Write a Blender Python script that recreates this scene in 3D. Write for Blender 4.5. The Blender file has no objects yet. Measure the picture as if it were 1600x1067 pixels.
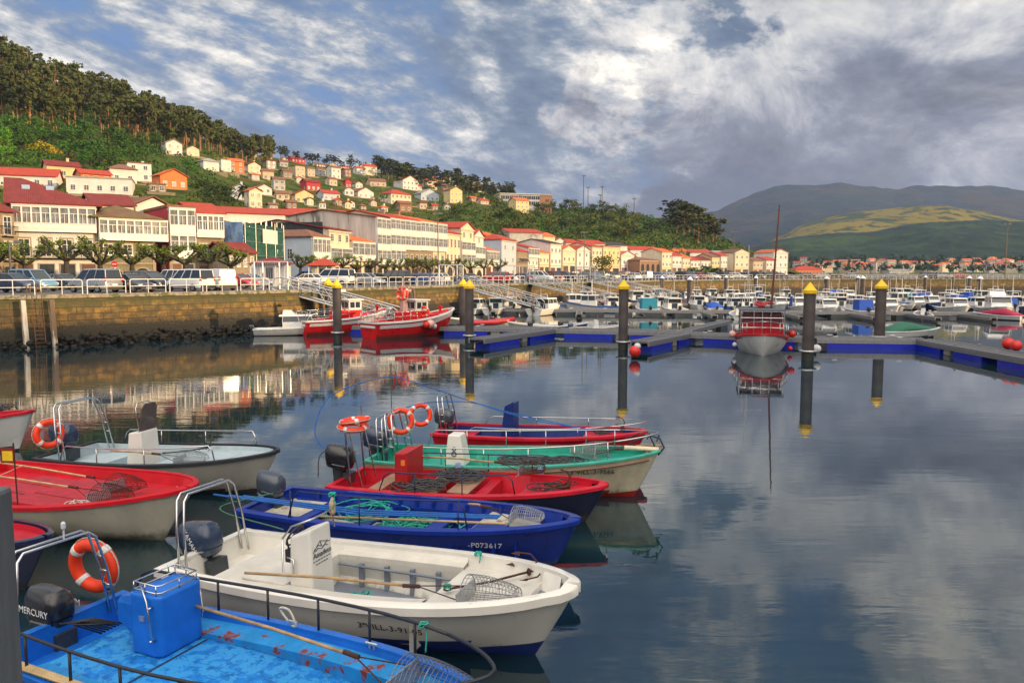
import bpy, bmesh, math, random
from mathutils import Vector, Matrix, noise
R = math.radians; V = Vector; PI = math.pi
sc = bpy.context.scene; C = sc.collection
random.seed(7)
# ---------------------------------------------------------------- camera
cam = bpy.data.cameras.new('camera'); co = bpy.data.objects.new('camera', cam); C.objects.link(co)
co.location = (0, 0, 5.0); PITCH = math.atan(107.5/1200); co.rotation_euler = (R(90)-PITCH, 0, 0)
cam.lens = 27; cam.sensor_width = 36; cam.clip_start = .1; cam.clip_end = 20000; sc.camera = co
# ---------------------------------------------------------------- light
SUN_AZ = R(107); SUN_EL = R(12)      # azimuth measured from +Y clockwise
sun = bpy.data.lights.new('sun', 'SUN'); sun.energy = 5.0; sun.angle = R(.6); sun.color = (1, .66, .32)
so = bpy.data.objects.new('sun', sun); C.objects.link(so)
sd = V((math.sin(SUN_AZ)*math.cos(SUN_EL), math.cos(SUN_AZ)*math.cos(SUN_EL), math.sin(SUN_EL)))
so.rotation_euler = sd.to_track_quat('Z', 'Y').to_euler()
sc.view_settings.view_transform = 'Standard'; sc.view_settings.look = 'None'
sc.view_settings.exposure = 0.45; sc.view_settings.gamma = 1
sc.cycles.max_bounces = 6; sc.cycles.diffuse_bounces = 2; sc.cycles.glossy_bounces = 3
sc.cycles.transparent_max_bounces = 8; sc.cycles.volume_bounces = 0; sc.cycles.caustics_reflective = False

class NT:
    """tiny node helper"""
    def __init__(s, t): s.t = t; s.n = t.nodes; s.l = t.links
    def new(s, typ, **k):
        nd = s.n.new(typ)
        for a, b in k.items():
            if a == 'ins':
                for i, v in b.items(): s.set(nd, i, v)
            else: setattr(nd, a, b)
        return nd
    def set(s, nd, i, v):
        if isinstance(v, bpy.types.NodeSocket): s.l.new(v, nd.inputs[i])
        else: nd.inputs[i].default_value = v
    def math(s, op, a, b=None, clamp=False):
        nd = s.new('ShaderNodeMath', operation=op, use_clamp=clamp); s.set(nd, 0, a)
        if b is not None: s.set(nd, 1, b)
        return nd.outputs[0]
    def mix(s, f, a, b, typ='MIX'):
        nd = s.new('ShaderNodeMixRGB', blend_type=typ); s.set(nd, 0, f); s.set(nd, 1, a); s.set(nd, 2, b); return nd.outputs[0]
    def ramp(s, f, stops):
        nd = s.new('ShaderNodeValToRGB'); s.set(nd, 0, f); e = nd.color_ramp.elements
        while len(e) < len(stops): e.new(.5)
        for k, (p, c) in zip(e, stops): k.position = p; k.color = (*c, 1) if isinstance(c, tuple) else (c, c, c, 1)
        return nd.outputs[0]
    def noise(s, vec, scale, detail=4, rough=.55, dist=0.):
        nd = s.new('ShaderNodeTexNoise'); s.set(nd, 'Vector', vec) if vec is not None else None
        nd.inputs['Scale'].default_value = scale; nd.inputs['Detail'].default_value = detail
        nd.inputs['Roughness'].default_value = rough; nd.inputs['Distortion'].default_value = dist
        return nd.outputs[0]

# ---------------------------------------------------------------- world: nishita air behind procedural cloud decks
w = bpy.data.worlds.new("World"); sc.world = w; w.use_nodes = True
g = NT(w.node_tree); bg = [n for n in g.n if n.type == 'BACKGROUND'][0]
sky = g.new('ShaderNodeTexSky', sky_type='NISHITA', sun_disc=False, sun_elevation=SUN_EL, sun_rotation=SUN_AZ)
tc = g.new('ShaderNodeTexCoord').outputs['Generated']
sp = g.new('ShaderNodeSeparateXYZ', ins={0: tc}); dx, dy, dz = sp.outputs
zz = g.math('ADD', g.math('MAXIMUM', dz, 0), .13)
pj = g.new('ShaderNodeCombineXYZ', ins={0: g.math('DIVIDE', dx, zz), 1: g.math('DIVIDE', dy, zz), 2: .0}).outputs[0]
def mapn(src, loc=(0, 0, 0), rot=(0, 0, 0), scl=(1, 1, 1)): return g.new('ShaderNodeMapping', ins={0: src, 1: loc, 2: rot, 3: scl}).outputs[0]
def sub(a_, k): return g.math('MULTIPLY', g.math('SUBTRACT', a_, .5), k)
st = mapn(mapn(pj, rot=(0, 0, R(22))), (3.1, 7.7, 0), scl=(1.35, .40, 1))
n1 = g.noise(st, 1.15, 12, .60, .5)
n2 = g.noise(mapn(st, (5, 2, 3)), .75, 5, .5, .3)
n3 = g.noise(mapn(mapn(tc, rot=(0, R(-12), 0)), (1, 0, 0), scl=(1, 1, 2.6)), 9, 12, .66, .25)
n5 = g.noise(mapn(tc, (7, 0, 2), (0, R(18), 0), (1, 1, 2.4)), 22, 8, .62, .2)
v1 = g.math('ADD', g.math('ADD', g.math('ADD', .5, sub(n1, 1.0)), sub(n3, .72)), sub(n5, .30))
deck = g.ramp(v1, [(.30, (.095, .14, .215)), (.42, (.15, .20, .275)), (.49, (.26, .30, .355)), (.545, (.43, .445, .465)), (.60, (.66, .64, .61)), (.67, (.98, .91, .78))])
blue = g.ramp(n2, [(.46, 0.), (.57, 1.)])
gap = g.mix(.25, (.12, .26, .56, 1), g.mix(1, sky.outputs[0], (.05, .05, .05, 1), 'MULTIPLY'))
bm_ = g.math('MULTIPLY', blue, g.ramp(v1, [(.38, 1.), (.53, 0.)]))
col = g.mix(g.math('MULTIPLY', bm_, .75), deck, gap)
# heavy grey cumulus bank low in the north east
az = g.math('ARCTAN2', dx, dy)
nb = g.noise(mapn(tc, (0, 0, 0), (0, 0, 0), (1, 1, 1.6)), 4.2, 10, .6, .25)
edge_ = g.math('ADD', g.math('MULTIPLY', g.math('SUBTRACT', az, .05), 2.2), g.math('ADD', sub(nb, 3.4), g.math('MULTIPLY', g.math('SUBTRACT', .10, dz), 2.0)))
mk = g.ramp(edge_, [(.0, 0.), (.16, 1.)])
up = g.ramp(dz, [(.20, 1.), (.36, .35), (.6, 0.)])
lump = g.math('ADD', g.noise(mapn(tc, (2, 4, 1), (0, 0, 0), (1, 1, 1.3)), 5.2, 14, .62, .5), g.math('MULTIPLY', g.math('SUBTRACT', dz, .15), .75))
bank = g.ramp(lump, [(.36, (.075, .085, .115)), (.45, (.13, .142, .18)), (.52, (.20, .213, .26)), (.58, (.34, .345, .38)), (.65, (.58, .57, .56)), (.73, (.90, .85, .76))])
rim = g.math('MULTIPLY', g.ramp(edge_, [(.0, 0.), (.10, 1.), (.30, 0.)]), g.ramp(n3, [(.45, 0.), (.65, .7)]))
col = g.mix(g.math('MULTIPLY', g.math('MULTIPLY', mk, up), .93), col, bank)
col = g.mix(g.math('MULTIPLY', rim, up), col, (.72, .68, .64, 1))
# fog colour near the horizon
hz = g.ramp(dz, [(.02, 1.), (.06, .8), (.15, 0.)])
col = g.mix(g.math('MULTIPLY', hz, .7), col, (.16, .185, .25, 1))
# added fill: unseen sky overhead and behind the viewer brightened for the shaded foreground
bk = g.ramp(g.math('ADD', g.math('MULTIPLY', dy, -1.0), g.math('MULTIPLY', g.math('SUBTRACT', dz, .62), 1.6)), [(.0, 0.), (.6, 1.)])
col = g.mix(bk, col, (2.0, 1.8, 1.58, 1))
col = g.mix(1, col, (10, 10, 10, 1), 'MULTIPLY')
g.l.new(col, bg.inputs[0]); bg.inputs[1].default_value = .1

# ---------------------------------------------------------------- pixel -> place helpers (u, v in the 1600 x 1067 photograph)
cp, sn = math.cos(PITCH), math.sin(PITCH)
def ray(u, v):
    a, b = (u-800)/1200, (533.5-v)/1200
    return V((a, cp+b*sn, -sn+b*cp))
def G(u, v, z=0.):
    d = ray(u, v); return V((0, 0, 5))+d*((z-5)/d.z)
def PD(u, v, Y):
    d = ray(u, v); return V((0, 0, 5))+d*(Y/d.y)

# ---------------------------------------------------------------- materials
MC = {}
def M(name, col, rough=.6, metal=0., var=.25, scale=6., bump=0., bscale=30., rnd=0., second=None, thr=.55, spec=.5, coat=0., dscale=None, streak=False, slime=0.):
    if name in MC: return MC[name]
    m = bpy.data.materials.new(name); m.use_nodes = True; g = NT(m.node_tree)
    b = [n for n in g.n if n.type == 'BSDF_PRINCIPLED'][0]
    oc = g.new('ShaderNodeTexCoord').outputs['Object']
    if streak: oc = g.new('ShaderNodeMapping', ins={0: oc, 3: (1, 1, .12)}).outputs[0]
    n = g.noise(oc, scale, 6, .6)
    lo = tuple(c*(1-var) for c in col); hi = tuple(min(1, c*(1+var*.6)) for c in col)
    c = g.ramp(n, [(.3, lo), (.7, hi)])
    if second:
        n4 = g.noise(g.new('ShaderNodeMapping', ins={0: oc, 1: (3, 1, 2)}).outputs[0], dscale or scale*.5, 8, .68)
        c = g.mix(g.ramp(n4, [(thr, 0.), (min(1, thr+.06), 1.)]), c, (*second, 1))
    if slime:      # weed and scum growing along the waterline of a hull
        oz = g.new('ShaderNodeSeparateXYZ', ins={0: g.new('ShaderNodeTexCoord').outputs['Object']}).outputs[2]
        ns = g.noise(g.new('ShaderNodeMapping', ins={0: g.new('ShaderNodeTexCoord').outputs['Object'], 3: (1, 1, .25)}).outputs[0], 7., 6, .7)
        f_ = g.ramp(g.math('ADD', g.math('SUBTRACT', oz, .05), g.math('MULTIPLY', g.math('SUBTRACT', ns, .5), .5)), [(.0, 1.), (slime, 0.)])
        c = g.mix(g.math('MULTIPLY', f_, .75), c, (.07, .075, .035, 1))
    if rnd:
        oi = g.new('ShaderNodeObjectInfo').outputs['Random']
        hs = g.new('ShaderNodeHueSaturation', ins={'Color': c}); g.set(hs, 'Value', g.math('ADD', g.math('MULTIPLY', oi, rnd*2), 1-rnd))
        g.set(hs, 'Hue', g.math('ADD', g.math('MULTIPLY', oi, rnd*.08), .5-rnd*.04)); c = hs.outputs[0]
    g.l.new(c, b.inputs['Base Color'])
    b.inputs['Metallic'].default_value = metal
    g.l.new(g.math('ADD', g.math('MULTIPLY', n, .2), rough-.1, True), b.inputs['Roughness'])
    b.inputs['Specular IOR Level'].default_value = spec; b.inputs['Coat Weight'].default_value = coat; b.inputs['Coat Roughness'].default_value = .15
    if bump:
        bn = g.new('ShaderNodeBump', ins={'Strength': bump, 'Distance': .02, 'Height': g.noise(oc, bscale, 4, .6)}); g.l.new(bn.outputs[0], b.inputs['Normal'])
    MC[name] = m; return m

# ---------------------------------------------------------------- mesh builder
class MB:
    def __init__(s): s.v = []; s.f = []; s.m = []; s.T = Matrix.Identity(4); s.k = 0
    def add(s, vs, fs, k=None):
        o = len(s.v); T = s.T; s.v += [tuple(T@V(p)) for p in vs]
        s.f += [tuple(i+o for i in f) for f in fs]; s.m += [s.k if k is None else k]*len(fs); return s
    def box(s, x0, y0, z0, x1, y1, z1, k=None):
        return s.add([(x0,y0,z0),(x1,y0,z0),(x1,y1,z0),(x0,y1,z0),(x0,y0,z1),(x1,y0,z1),(x1,y1,z1),(x0,y1,z1)],
              [(0,3,2,1),(4,5,6,7),(0,1,5,4),(1,2,6,5),(2,3,7,6),(3,0,4,7)], k)
    def cbox(s, c, d, k=None): return s.box(c[0]-d[0]/2, c[1]-d[1]/2, c[2]-d[2]/2, c[0]+d[0]/2, c[1]+d[1]/2, c[2]+d[2]/2, k)
    def loft(s, rings, close=True, cap=True, k=None):
        n = len(rings[0]); vs = [p for r in rings for p in r]; fs = []
        for i in range(len(rings)-1):
            for j in range(n if close else n-1):
                a = i*n+j; b = i*n+(j+1) % n; fs.append((a, b, b+n, a+n))
        if cap: fs.append(tuple(range(n))[::-1]); fs.append(tuple(range((len(rings)-1)*n, len(rings)*n)))
        return s.add(vs, fs, k)
    def tube(s, pts, r, n=6, k=None, r2=None, closed=False):
        pts = [V(p) for p in pts]; rings = []; N = len(pts); up = None
        for i, p in enumerate(pts):
            a = pts[i-1] if (i or closed) else p; b = pts[(i+1) % N] if (i < N-1 or closed) else p
            t = (b-a).normalized() if (b-a).length > 1e-9 else V((0, 0, 1))
            if up is None: up = t.orthogonal().normalized()
            else:
                up = up-t*up.dot(t); up = up.normalized() if up.length > 1e-6 else t.orthogonal().normalized()
            q = t.cross(up); rr = r if r2 is None else r+(r2-r)*i/max(1, N-1)
            rings.append([p+(up*math.cos(2*PI*j/n)+q*math.sin(2*PI*j/n))*rr for j in range(n)])
        if closed: rings.append(rings[0]); return s.loft(rings, True, False, k)
        return s.loft(rings, True, True, k)
    def lathe(s, prof, c=(0, 0, 0), n=12, k=None, cap=True):
        c = V(c); return s.loft([[c+V((r*math.cos(2*PI*j/n), r*math.sin(2*PI*j/n), z)) for j in range(n)] for r, z in prof], True, cap, k)
    def prism(s, poly, z0, z1, k=None):
        return s.loft([[(x, y, z0) for x, y in poly], [(x, y, z1) for x, y in poly]], True, True, k)
    def torus(s, c, R_, r, ax=(0, 0, 1), n=24, m=8, k=None, a0=0, a1=2*PI):
        q = V(ax).to_track_quat('Z', 'Y'); full = abs(a1-a0-2*PI) < 1e-6
        pts = [V(c)+q@V((R_*math.cos(a0+(a1-a0)*i/n), R_*math.sin(a0+(a1-a0)*i/n), 0)) for i in range(n if full else n+1)]
        return s.tube(pts, r, m, k, closed=full)
    def mesh(s, name, mats, smooth=False):
        me = bpy.data.meshes.new(name); me.from_pydata(s.v, [], s.f)
        for m in (mats if isinstance(mats, (list, tuple)) else [mats]): me.materials.append(m)
        me.polygons.foreach_set('material_index', s.m)
        if smooth: me.polygons.foreach_set('use_smooth', [True]*len(s.f))
        me.update(); return me
    def build(s, name, mats, parent=None, smooth=False, sharp=None):
        me = s.mesh(name, mats, smooth)
        if sharp is not None:
            me.polygons.foreach_set('use_smooth', [True]*len(s.f))
            me.set_sharp_from_angle(angle=R(sharp))
        o = bpy.data.objects.new(name, me); C.objects.link(o)
        if parent is not None: o.parent = parent
        return o
def tag(o, label=None, cat=None, group=None, kind=None):
    if label: o['label'] = label
    if cat: o['category'] = cat
    if group: o['group'] = group
    if kind: o['kind'] = kind
    return o
def thing(name, label, cat, loc=(0, 0, 0), rz=0, group=None):
    o = bpy.data.objects.new(name, None); C.objects.link(o); o.location = loc; o.rotation_euler = (0, 0, rz); o.empty_display_size = .2
    return tag(o, label, cat, group)
def inst(name, me, parent=None, loc=(0, 0, 0), rz=0, scale=None):
    o = bpy.data.objects.new(name, me); C.objects.link(o); o.parent = parent; o.location = loc; o.rotation_euler = (0, 0, rz)
    if scale: o.scale = scale
    return o
def kids(o): return [c for c in C.objects if c.parent == o]
KID = {}
def tree_of(o):                      # remember a thing's tree once, copy it many times
    if o.name not in KID: KID[o.name] = [(c, tree_of(c)) for c in kids(o)]
    return KID[o.name]
def dup(o, loc=None, rz=None, label=None, mats=None, parent=None, group=None, scale=None):
    c = o.copy(); C.objects.link(c); c.parent = parent
    if loc is not None: c.location = loc
    if rz is not None: c.rotation_euler = (0, 0, rz)
    if scale: c.scale = scale
    if label: c['label'] = label
    if group: c['group'] = group
    if mats and c.type == 'MESH':
        base = c.name.split('.')[0]
        if base in mats: c.material_slots[0].link = 'OBJECT'; c.material_slots[0].material = mats[base]
    for ch, _ in tree_of(o): dup(ch, parent=c, mats=mats)
    return c
ORD = ['', 'first', 'second', 'third', 'fourth', 'fifth', 'sixth', 'seventh', 'eighth', 'ninth', 'tenth', 'eleventh', 'twelfth', 'thirteenth', 'fourteenth', 'fifteenth', 'sixteenth', 'seventeenth', 'eighteenth', 'nineteenth', 'twentieth']
TEN = {20: 'twenty', 30: 'thirty', 40: 'forty', 50: 'fifty', 60: 'sixty', 70: 'seventy', 80: 'eighty', 90: 'ninety'}
def ordn(i):
    if i <= 20: return ORD[i]
    t, u_ = i//10*10, i % 10
    return (TEN[t]+'-'+ORD[u_]) if u_ else TEN[t][:-1]+'ieth'
def lerp_tab(tab, x):
    if x <= tab[0][0]: return tab[0][1]
    for (a, p), (b, q) in zip(tab, tab[1:]):
        if x <= b: return p+(q-p)*(x-a)/(b-a)
    return tab[-1][1]
# ================================================================ water, quay, terrain
def water_mat():
    m = bpy.data.materials.new('water'); m.use_nodes = True; g = NT(m.node_tree)
    b = [n for n in g.n if n.type == 'BSDF_PRINCIPLED'][0]
    p = g.new('ShaderNodeNewGeometry').outputs['Position']
    cur = g.noise(g.new('ShaderNodeMapping', ins={0: p, 3: (.12, .3, 1)}).outputs[0], 1., 5, .6, 1.5)
    g.l.new(g.ramp(cur, [(.35, (.004, .014, .022)), (.6, (.010, .030, .040)), (.72, (.022, .042, .036))]), b.inputs['Base Color'])
    b.inputs['Roughness'].default_value = .015; b.inputs['IOR'].default_value = 1.9
    a = g.noise(g.new('ShaderNodeMapping', ins={0: p, 2: (0, 0, R(-12)), 3: (.35, 1.3, 1)}).outputs[0], 1., 3, .5, .6)
    c = g.noise(g.new('ShaderNodeMapping', ins={0: p, 2: (0, 0, R(9)), 3: (1.6, 5., 1)}).outputs[0], 1., 3, .5, .3)
    e = g.noise(g.new('ShaderNodeMapping', ins={0: p, 3: (.05, .12, 1)}).outputs[0], 1., 2, .5, .8)
    br = g.ramp(e, [(.40, .10), (.64, 1.)])
    h = g.math('ADD', g.math('MULTIPLY', g.math('MULTIPLY', a, .009), g.math('ADD', g.math('MULTIPLY', br, .75), .25)), g.math('MULTIPLY', g.math('MULTIPLY', c, .0034), br))
    bn = g.new('ShaderNodeBump', ins={'Strength': 1., 'Distance': .62, 'Height': h}); g.l.new(bn.outputs[0], b.inputs['Normal'])
    return m
mb = MB(); mb.add([(-9000, -3000, 0), (9000, -3000, 0), (9000, 9000, 0), (-9000, 9000, 0)], [(0, 1, 2, 3)])
tag(mb.build('water', water_mat()), kind='structure')

QZ = 3.45
edge = [(-75, -5), (-33.3, 50), (-21.3, 64), (-18.6, 68), (-7.75, 93), (10.3, 124), (32, 155), (55, 178), (81, 190), (133, 196), (300, 205)]
# quay top: asphalt car park, reaching back behind the houses
asph = M('asphalt', (.10, .10, .105), .85, var=.3, scale=.35, bump=.4)
back = [(320, 520), (150, 520), (60, 420), (-20, 300), (-60, 190), (-110, 120), (-200, 60), (-200, -5)]
mb = MB(); ring = edge+back
mb.add([(x, y, QZ) for x, y in ring], [tuple(range(len(ring)))])
tag(mb.build('car_park_ground', asph), kind='structure')
def stone_wall_mat():
    m = bpy.data.materials.new('quay_stone'); m.use_nodes = True; g = NT(m.node_tree)
    b = [n for n in g.n if n.type == 'BSDF_PRINCIPLED'][0]
    uv = g.new('ShaderNodeTexCoord').outputs['UV']
    wob = g.noise(uv, .9, 3, .5)
    uv2 = g.new('ShaderNodeVectorMath', operation='ADD', ins={0: uv}); g.l.new(g.new('ShaderNodeVectorMath', operation='SCALE', ins={0: g.new('ShaderNodeCombineXYZ', ins={0: wob, 1: wob}).outputs[0], 'Scale': .12}).outputs[0], uv2.inputs[1])
    br = g.new('ShaderNodeTexBrick', ins={0: uv2.outputs[0], 'Color1': (.33, .19, .035, 1), 'Color2': (.07, .05, .028, 1), 'Mortar': (.018, .016, .012, 1), 'Scale': 1.})
    br.inputs['Mortar Size'].default_value = .022; br.inputs['Brick Width'].default_value = 1.15; br.inputs['Row Height'].default_value = .44; br.inputs['Bias'].default_value = -.1
    s2 = g.new('ShaderNodeSeparateXYZ', ins={0: uv}); vz = s2.outputs[1]
    n = g.noise(uv, .8, 8, .65); nf = g.noise(uv, 5, 6, .65)
    col = g.mix(g.math('MULTIPLY', g.ramp(n, [(.35, 0.), (.7, 1.)]), .55), br.outputs[0], (.11, .085, .025, 1))
    col = g.mix(g.ramp(nf, [(.45, 0.), (.7, .6)]), col, (.09, .06, .035, 1))
    nc = g.noise(uv, 1.7, 3, .5); col = g.mix(g.math('MULTIPLY', g.ramp(nc, [(.42, 0.), (.60, 1.)]), .7), col, (.045, .036, .022, 1))
    # moss and weed under the coping, black weed near the tide line
    moss = g.ramp(g.math('ADD', g.math('MULTIPLY', vz, .29), g.math('MULTIPLY', g.math('SUBTRACT', n, .5), .55)), [(.66, 0.), (.86, 1.)])
    col = g.mix(g.math('MULTIPLY', moss, .8), col, (.055, .062, .022, 1))
    low = g.ramp(g.math('ADD', g.math('MULTIPLY', vz, .29), g.math('MULTIPLY', g.math('SUBTRACT', nf, .5), .45)), [(.34, 1.), (.54, 0.)])
    col = g.mix(low, col, (.02, .02, .016, 1))
    g.l.new(col, b.inputs['Base Color']); b.inputs['Roughness'].default_value = .8
    hh = g.math('ADD', g.math('MULTIPLY', br.outputs[1], -1.), g.math('MULTIPLY', nf, .8))
    bn = g.new('ShaderNodeBump', ins={'Strength': .8, 'Distance': .05, 'Height': hh}); g.l.new(bn.outputs[0], b.inputs['Normal'])
    return m
def wall_along(path, z0, z1, batter, name):
    vs = []; fs = []; uvs = []; L = 0
    for i, p in enumerate(path):
        p = V(p)
        if i: L += (p-V(path[i-1])).length
        a = V(path[max(0, i-1)]); b = V(path[min(len(path)-1, i+1)]); t = (b-a).normalized(); nrm = V((t.y, -t.x))
        vs += [(p.x+nrm.x*batter, p.y+nrm.y*batter, z0), (p.x, p.y, z1)]; uvs += [(L, z0), (L, z1)]
        if i: k = 2*i; fs.append((k-2, k, k+1, k-1))
    me = bpy.data.meshes.new(name); me.from_pydata(vs, [], fs); ul = me.uv_layers.new()
    for lp in me.loops: ul.data[lp.index].uv = uvs[lp.vertex_index]
    me.update(); o = bpy.data.objects.new(name, me); C.objects.link(o); return o
qw = wall_along(edge, -1.2, QZ-.2, .45, 'quay_wall'); qw.data.materials.append(stone_wall_mat())
tag(qw, 'long mossy stone quay wall below the white railing and parked cars', 'quay wall')
# coping stones as part of the quay wall
def offset(path, d):
    out = []
    for i, p in enumerate(path):
        a = V(path[max(0, i-1)]); b = V(path[min(len(path)-1, i+1)]); t = (b-a).normalized(); out.append((p[0]+t.y*d, p[1]-t.x*d))
    return out
def densify(path, step):
    out = []
    for a, b in zip(path, path[1:]):
        a, b = V(a), V(b); n = max(1, round((b-a).length/step)); out += [tuple(a.lerp(b, i/n)) for i in range(n)]
    return out+[tuple(path[-1])]
mb = MB(); o1, i1 = offset(edge, .12), offset(edge, -.55)
for k in range(len(edge)-1):
    a, b, c, d = o1[k], o1[k+1], i1[k+1], i1[k]
    mb.add([(*a, QZ-.2), (*b, QZ-.2), (*c, QZ-.2), (*d, QZ-.2), (*a, QZ+.06), (*b, QZ+.06), (*c, QZ+.06), (*d, QZ+.06)], [(0,3,2,1),(4,5,6,7),(0,1,5,4),(2,3,7,6)])
mb.build('coping', M('coping', (.27, .24, .2), .8, var=.4, scale=3, second=(.09, .10, .04), thr=.5), qw)
# rubble and weed along the foot of the wall
rk = MB(); rng = random.Random(3)
ep = densify(edge[1:8], 1)
for (x, y) in ep:
    if rng.random() < .0: continue
    for q in range(13):
        d = rng.uniform(-.1, 1.45); s_ = rng.uniform(.10, .34)*(1.15-d*.25); a = rng.random()*6.28
        cx = x+rng.uniform(-.5, .5)+.75*d; cy = y+rng.uniform(-.5, .5)-.6*d; cz = .62-.42*d+rng.uniform(-.12, .15)
        vs = []
        for (zz_, rr) in ((-.6, .7), (0, 1.), (.5, .6)):
            for j in range(5):
                r_ = rr*rng.uniform(.75, 1.15)*s_; vs.append((cx+r_*math.cos(a+j*1.257), cy+r_*math.sin(a+j*1.257), cz+zz_*s_))
        fs = [(i*5+j, i*5+(j+1) % 5, i*5+5+(j+1) % 5, i*5+5+j) for i in range(2) for j in range(5)]+[(10, 11, 12, 13, 14)]
        rk.add(vs, fs)
tag(rk.build('shore_rocks', M('wet_rock', (.010, .0095, .008), .8, var=.6, scale=3, second=(.05, .042, .016), thr=.60)), 'dark weedy rocks along the foot of the quay wall', 'rocks', kind='stuff')

# quay the camera stands on
mb = MB(); mb.box(-14, -30, -1.5, 14, 1.55, QZ)
tag(mb.build('near_quay', M('concrete', (.3, .29, .27), .85, var=.3, scale=2)), 'concrete quay edge under the viewer', 'quay')

# ---------------------------------------------------------------- hills
ST = 7
cols = {   # u: list of (Y, v) from behind the street to beyond the skyline
 -520: [(120, 434), (150, 400), (200, 300), (300, 180), (420, 60), (520, 40), (800, 150)],
 -200: [(115, 437), (150, 390), (200, 300), (300, 195), (420, 90), (520, 75), (800, 170)],
 0:   [(112, 440), (150, 375), (205, 288), (300, 200), (420, 108), (520, 100), (800, 200)],
 150: [(118, 440), (160, 365), (215, 296), (330, 218), (450, 158), (560, 156), (850, 240)],
 300: [(125, 438), (165, 358), (235, 306), (380, 240), (500, 212), (620, 212), (900, 290)],
 400: [(140, 436), (180, 362), (260, 322), (410, 270), (560, 243), (680, 246), (950, 320)],
 500: [(165, 434), (200, 366), (310, 322), (450, 286), (620, 262), (760, 266), (1050, 330)],
 600: [(195, 430), (225, 372), (330, 334), (500, 292), (700, 272), (820, 278), (1100, 350)],
 700: [(225, 428), (250, 372), (360, 338), (520, 306), (740, 284), (850, 292), (1100, 365)],
 780: [(270, 420), (290, 374), (370, 345), (500, 316), (700, 300), (820, 312), (1100, 380)],
 850: [(305, 418), (330, 384), (390, 362), (460, 338), (580, 323), (700, 335), (1000, 395)],
 950: [(345, 415), (365, 392), (420, 366), (480, 344), (560, 329), (660, 338), (950, 400)],
 1050:[(380, 412), (395, 398), (430, 384), (480, 366), (550, 346), (640, 352), (900, 405)],
 1120:[(405, 412), (420, 405), (450, 396), (490, 385), (550, 374), (640, 380), (900, 412)],
 1180:[(425, 414), (440, 410), (470, 406), (520, 402), (590, 400), (660, 405), (900, 418)],
 1230: [(440, 424), (460, 422), (500, 421), (560, 421), (620, 422), (680, 423), (900, 428)],
 1262: [(440, 431), (460, 431), (500, 430.6), (560, 430), (620, 429.5), (680, 429.5), (900, 429)],
 1320: [(440, 434), (460, 434), (500, 433), (560, 432), (620, 431), (680, 431), (900, 430)]}
cu = sorted(cols)
def hill_v(u, s):                         # s in 0..6 continuous station
    u = max(cu[0], min(cu[-1], u)); k = 0
    while k < len(cu)-2 and u > cu[k+1]: k += 1
    t = (u-cu[k])/(cu[k+1]-cu[k]); t = t*t*(3-2*t)*.5+t*.5; i = min(ST-2, int(s)); f = s-i
    A, B = cols[cu[k]], cols[cu[k+1]]
    a = (A[i][0]+(A[i+1][0]-A[i][0])*f, A[i][1]+(A[i+1][1]-A[i][1])*f); b = (B[i][0]+(B[i+1][0]-B[i][0])*f, B[i][1]+(B[i+1][1]-B[i][1])*f)
    return a[0]+(b[0]-a[0])*t, a[1]+(b[1]-a[1])*t
def hill_p(u, s):
    Y, v = hill_v(u, s); p = PD(u, v, Y)
    if .2 < s < 6: p.z += (noise.noise(p*.02)*2.2+noise.noise(p*.06)*.8)*min(1, s)
    return p
def hill_at(u, v):                        # the place on the hill seen at pixel u, v
    lo, hi = 0., 5.
    for _ in range(24):
        m_ = (lo+hi)/2
        if hill_v(u, m_)[1] > v: lo = m_
        else: hi = m_
    return hill_p(u, lo), lo
def grid_mesh(f, us, ss, name, mat, **k):
    vs = [tuple(f(u, s)) for s in ss for u in us]; n = len(us)
    fs = [(j*n+i, j*n+i+1, (j+1)*n+i+1, (j+1)*n+i) for j in range(len(ss)-1) for i in range(n-1)]
    me = bpy.data.meshes.new(name); me.from_pydata(vs, [], fs); me.materials.append(mat); me.polygons.foreach_set('use_smooth', [True]*len(fs)); me.update()
    o = bpy.data.objects.new(name, me); C.objects.link(o); return tag(o, kind='structure', **k)
def land_mat(name, a, b, c_, sc_, ramp=((.4, .5), (.58, .66))):
    m = bpy.data.materials.new(name); m.use_nodes = True; g = NT(m.node_tree); bs = [n for n in g.n if n.type == 'BSDF_PRINCIPLED'][0]
    p = g.new('ShaderNodeTexCoord').outputs['Object']; n = g.noise(p, sc_, 8, .65); n_2 = g.noise(p, sc_*.23, 6, .6, .5)
    col = g.mix(g.ramp(n, [(ramp[0][0], 0.), (ramp[0][1], 1.)]), (*a, 1), (*b, 1)); col = g.mix(g.ramp(n_2, [(ramp[1][0], 0.), (ramp[1][1], 1.)]), col, (*c_, 1))
    g.l.new(col, bs.inputs[0]); bs.inputs['Roughness'].default_value = .95; bs.inputs['Specular IOR Level'].default_value = .1
    bn = g.new('ShaderNodeBump', ins={'Strength': 1., 'Distance': 1/sc_*.2, 'Height': n}); g.l.new(bn.outputs[0], bs.inputs['Normal'])
    return m
us = list(range(-520, 1321, 8)); ss = [i*.1 for i in range(61)]
grid_mesh(hill_p, us, ss, 'hillside', land_mat('hill_grass', (.025, .045, .010), (.065, .085, .016), (.10, .06, .022), .09))

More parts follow.
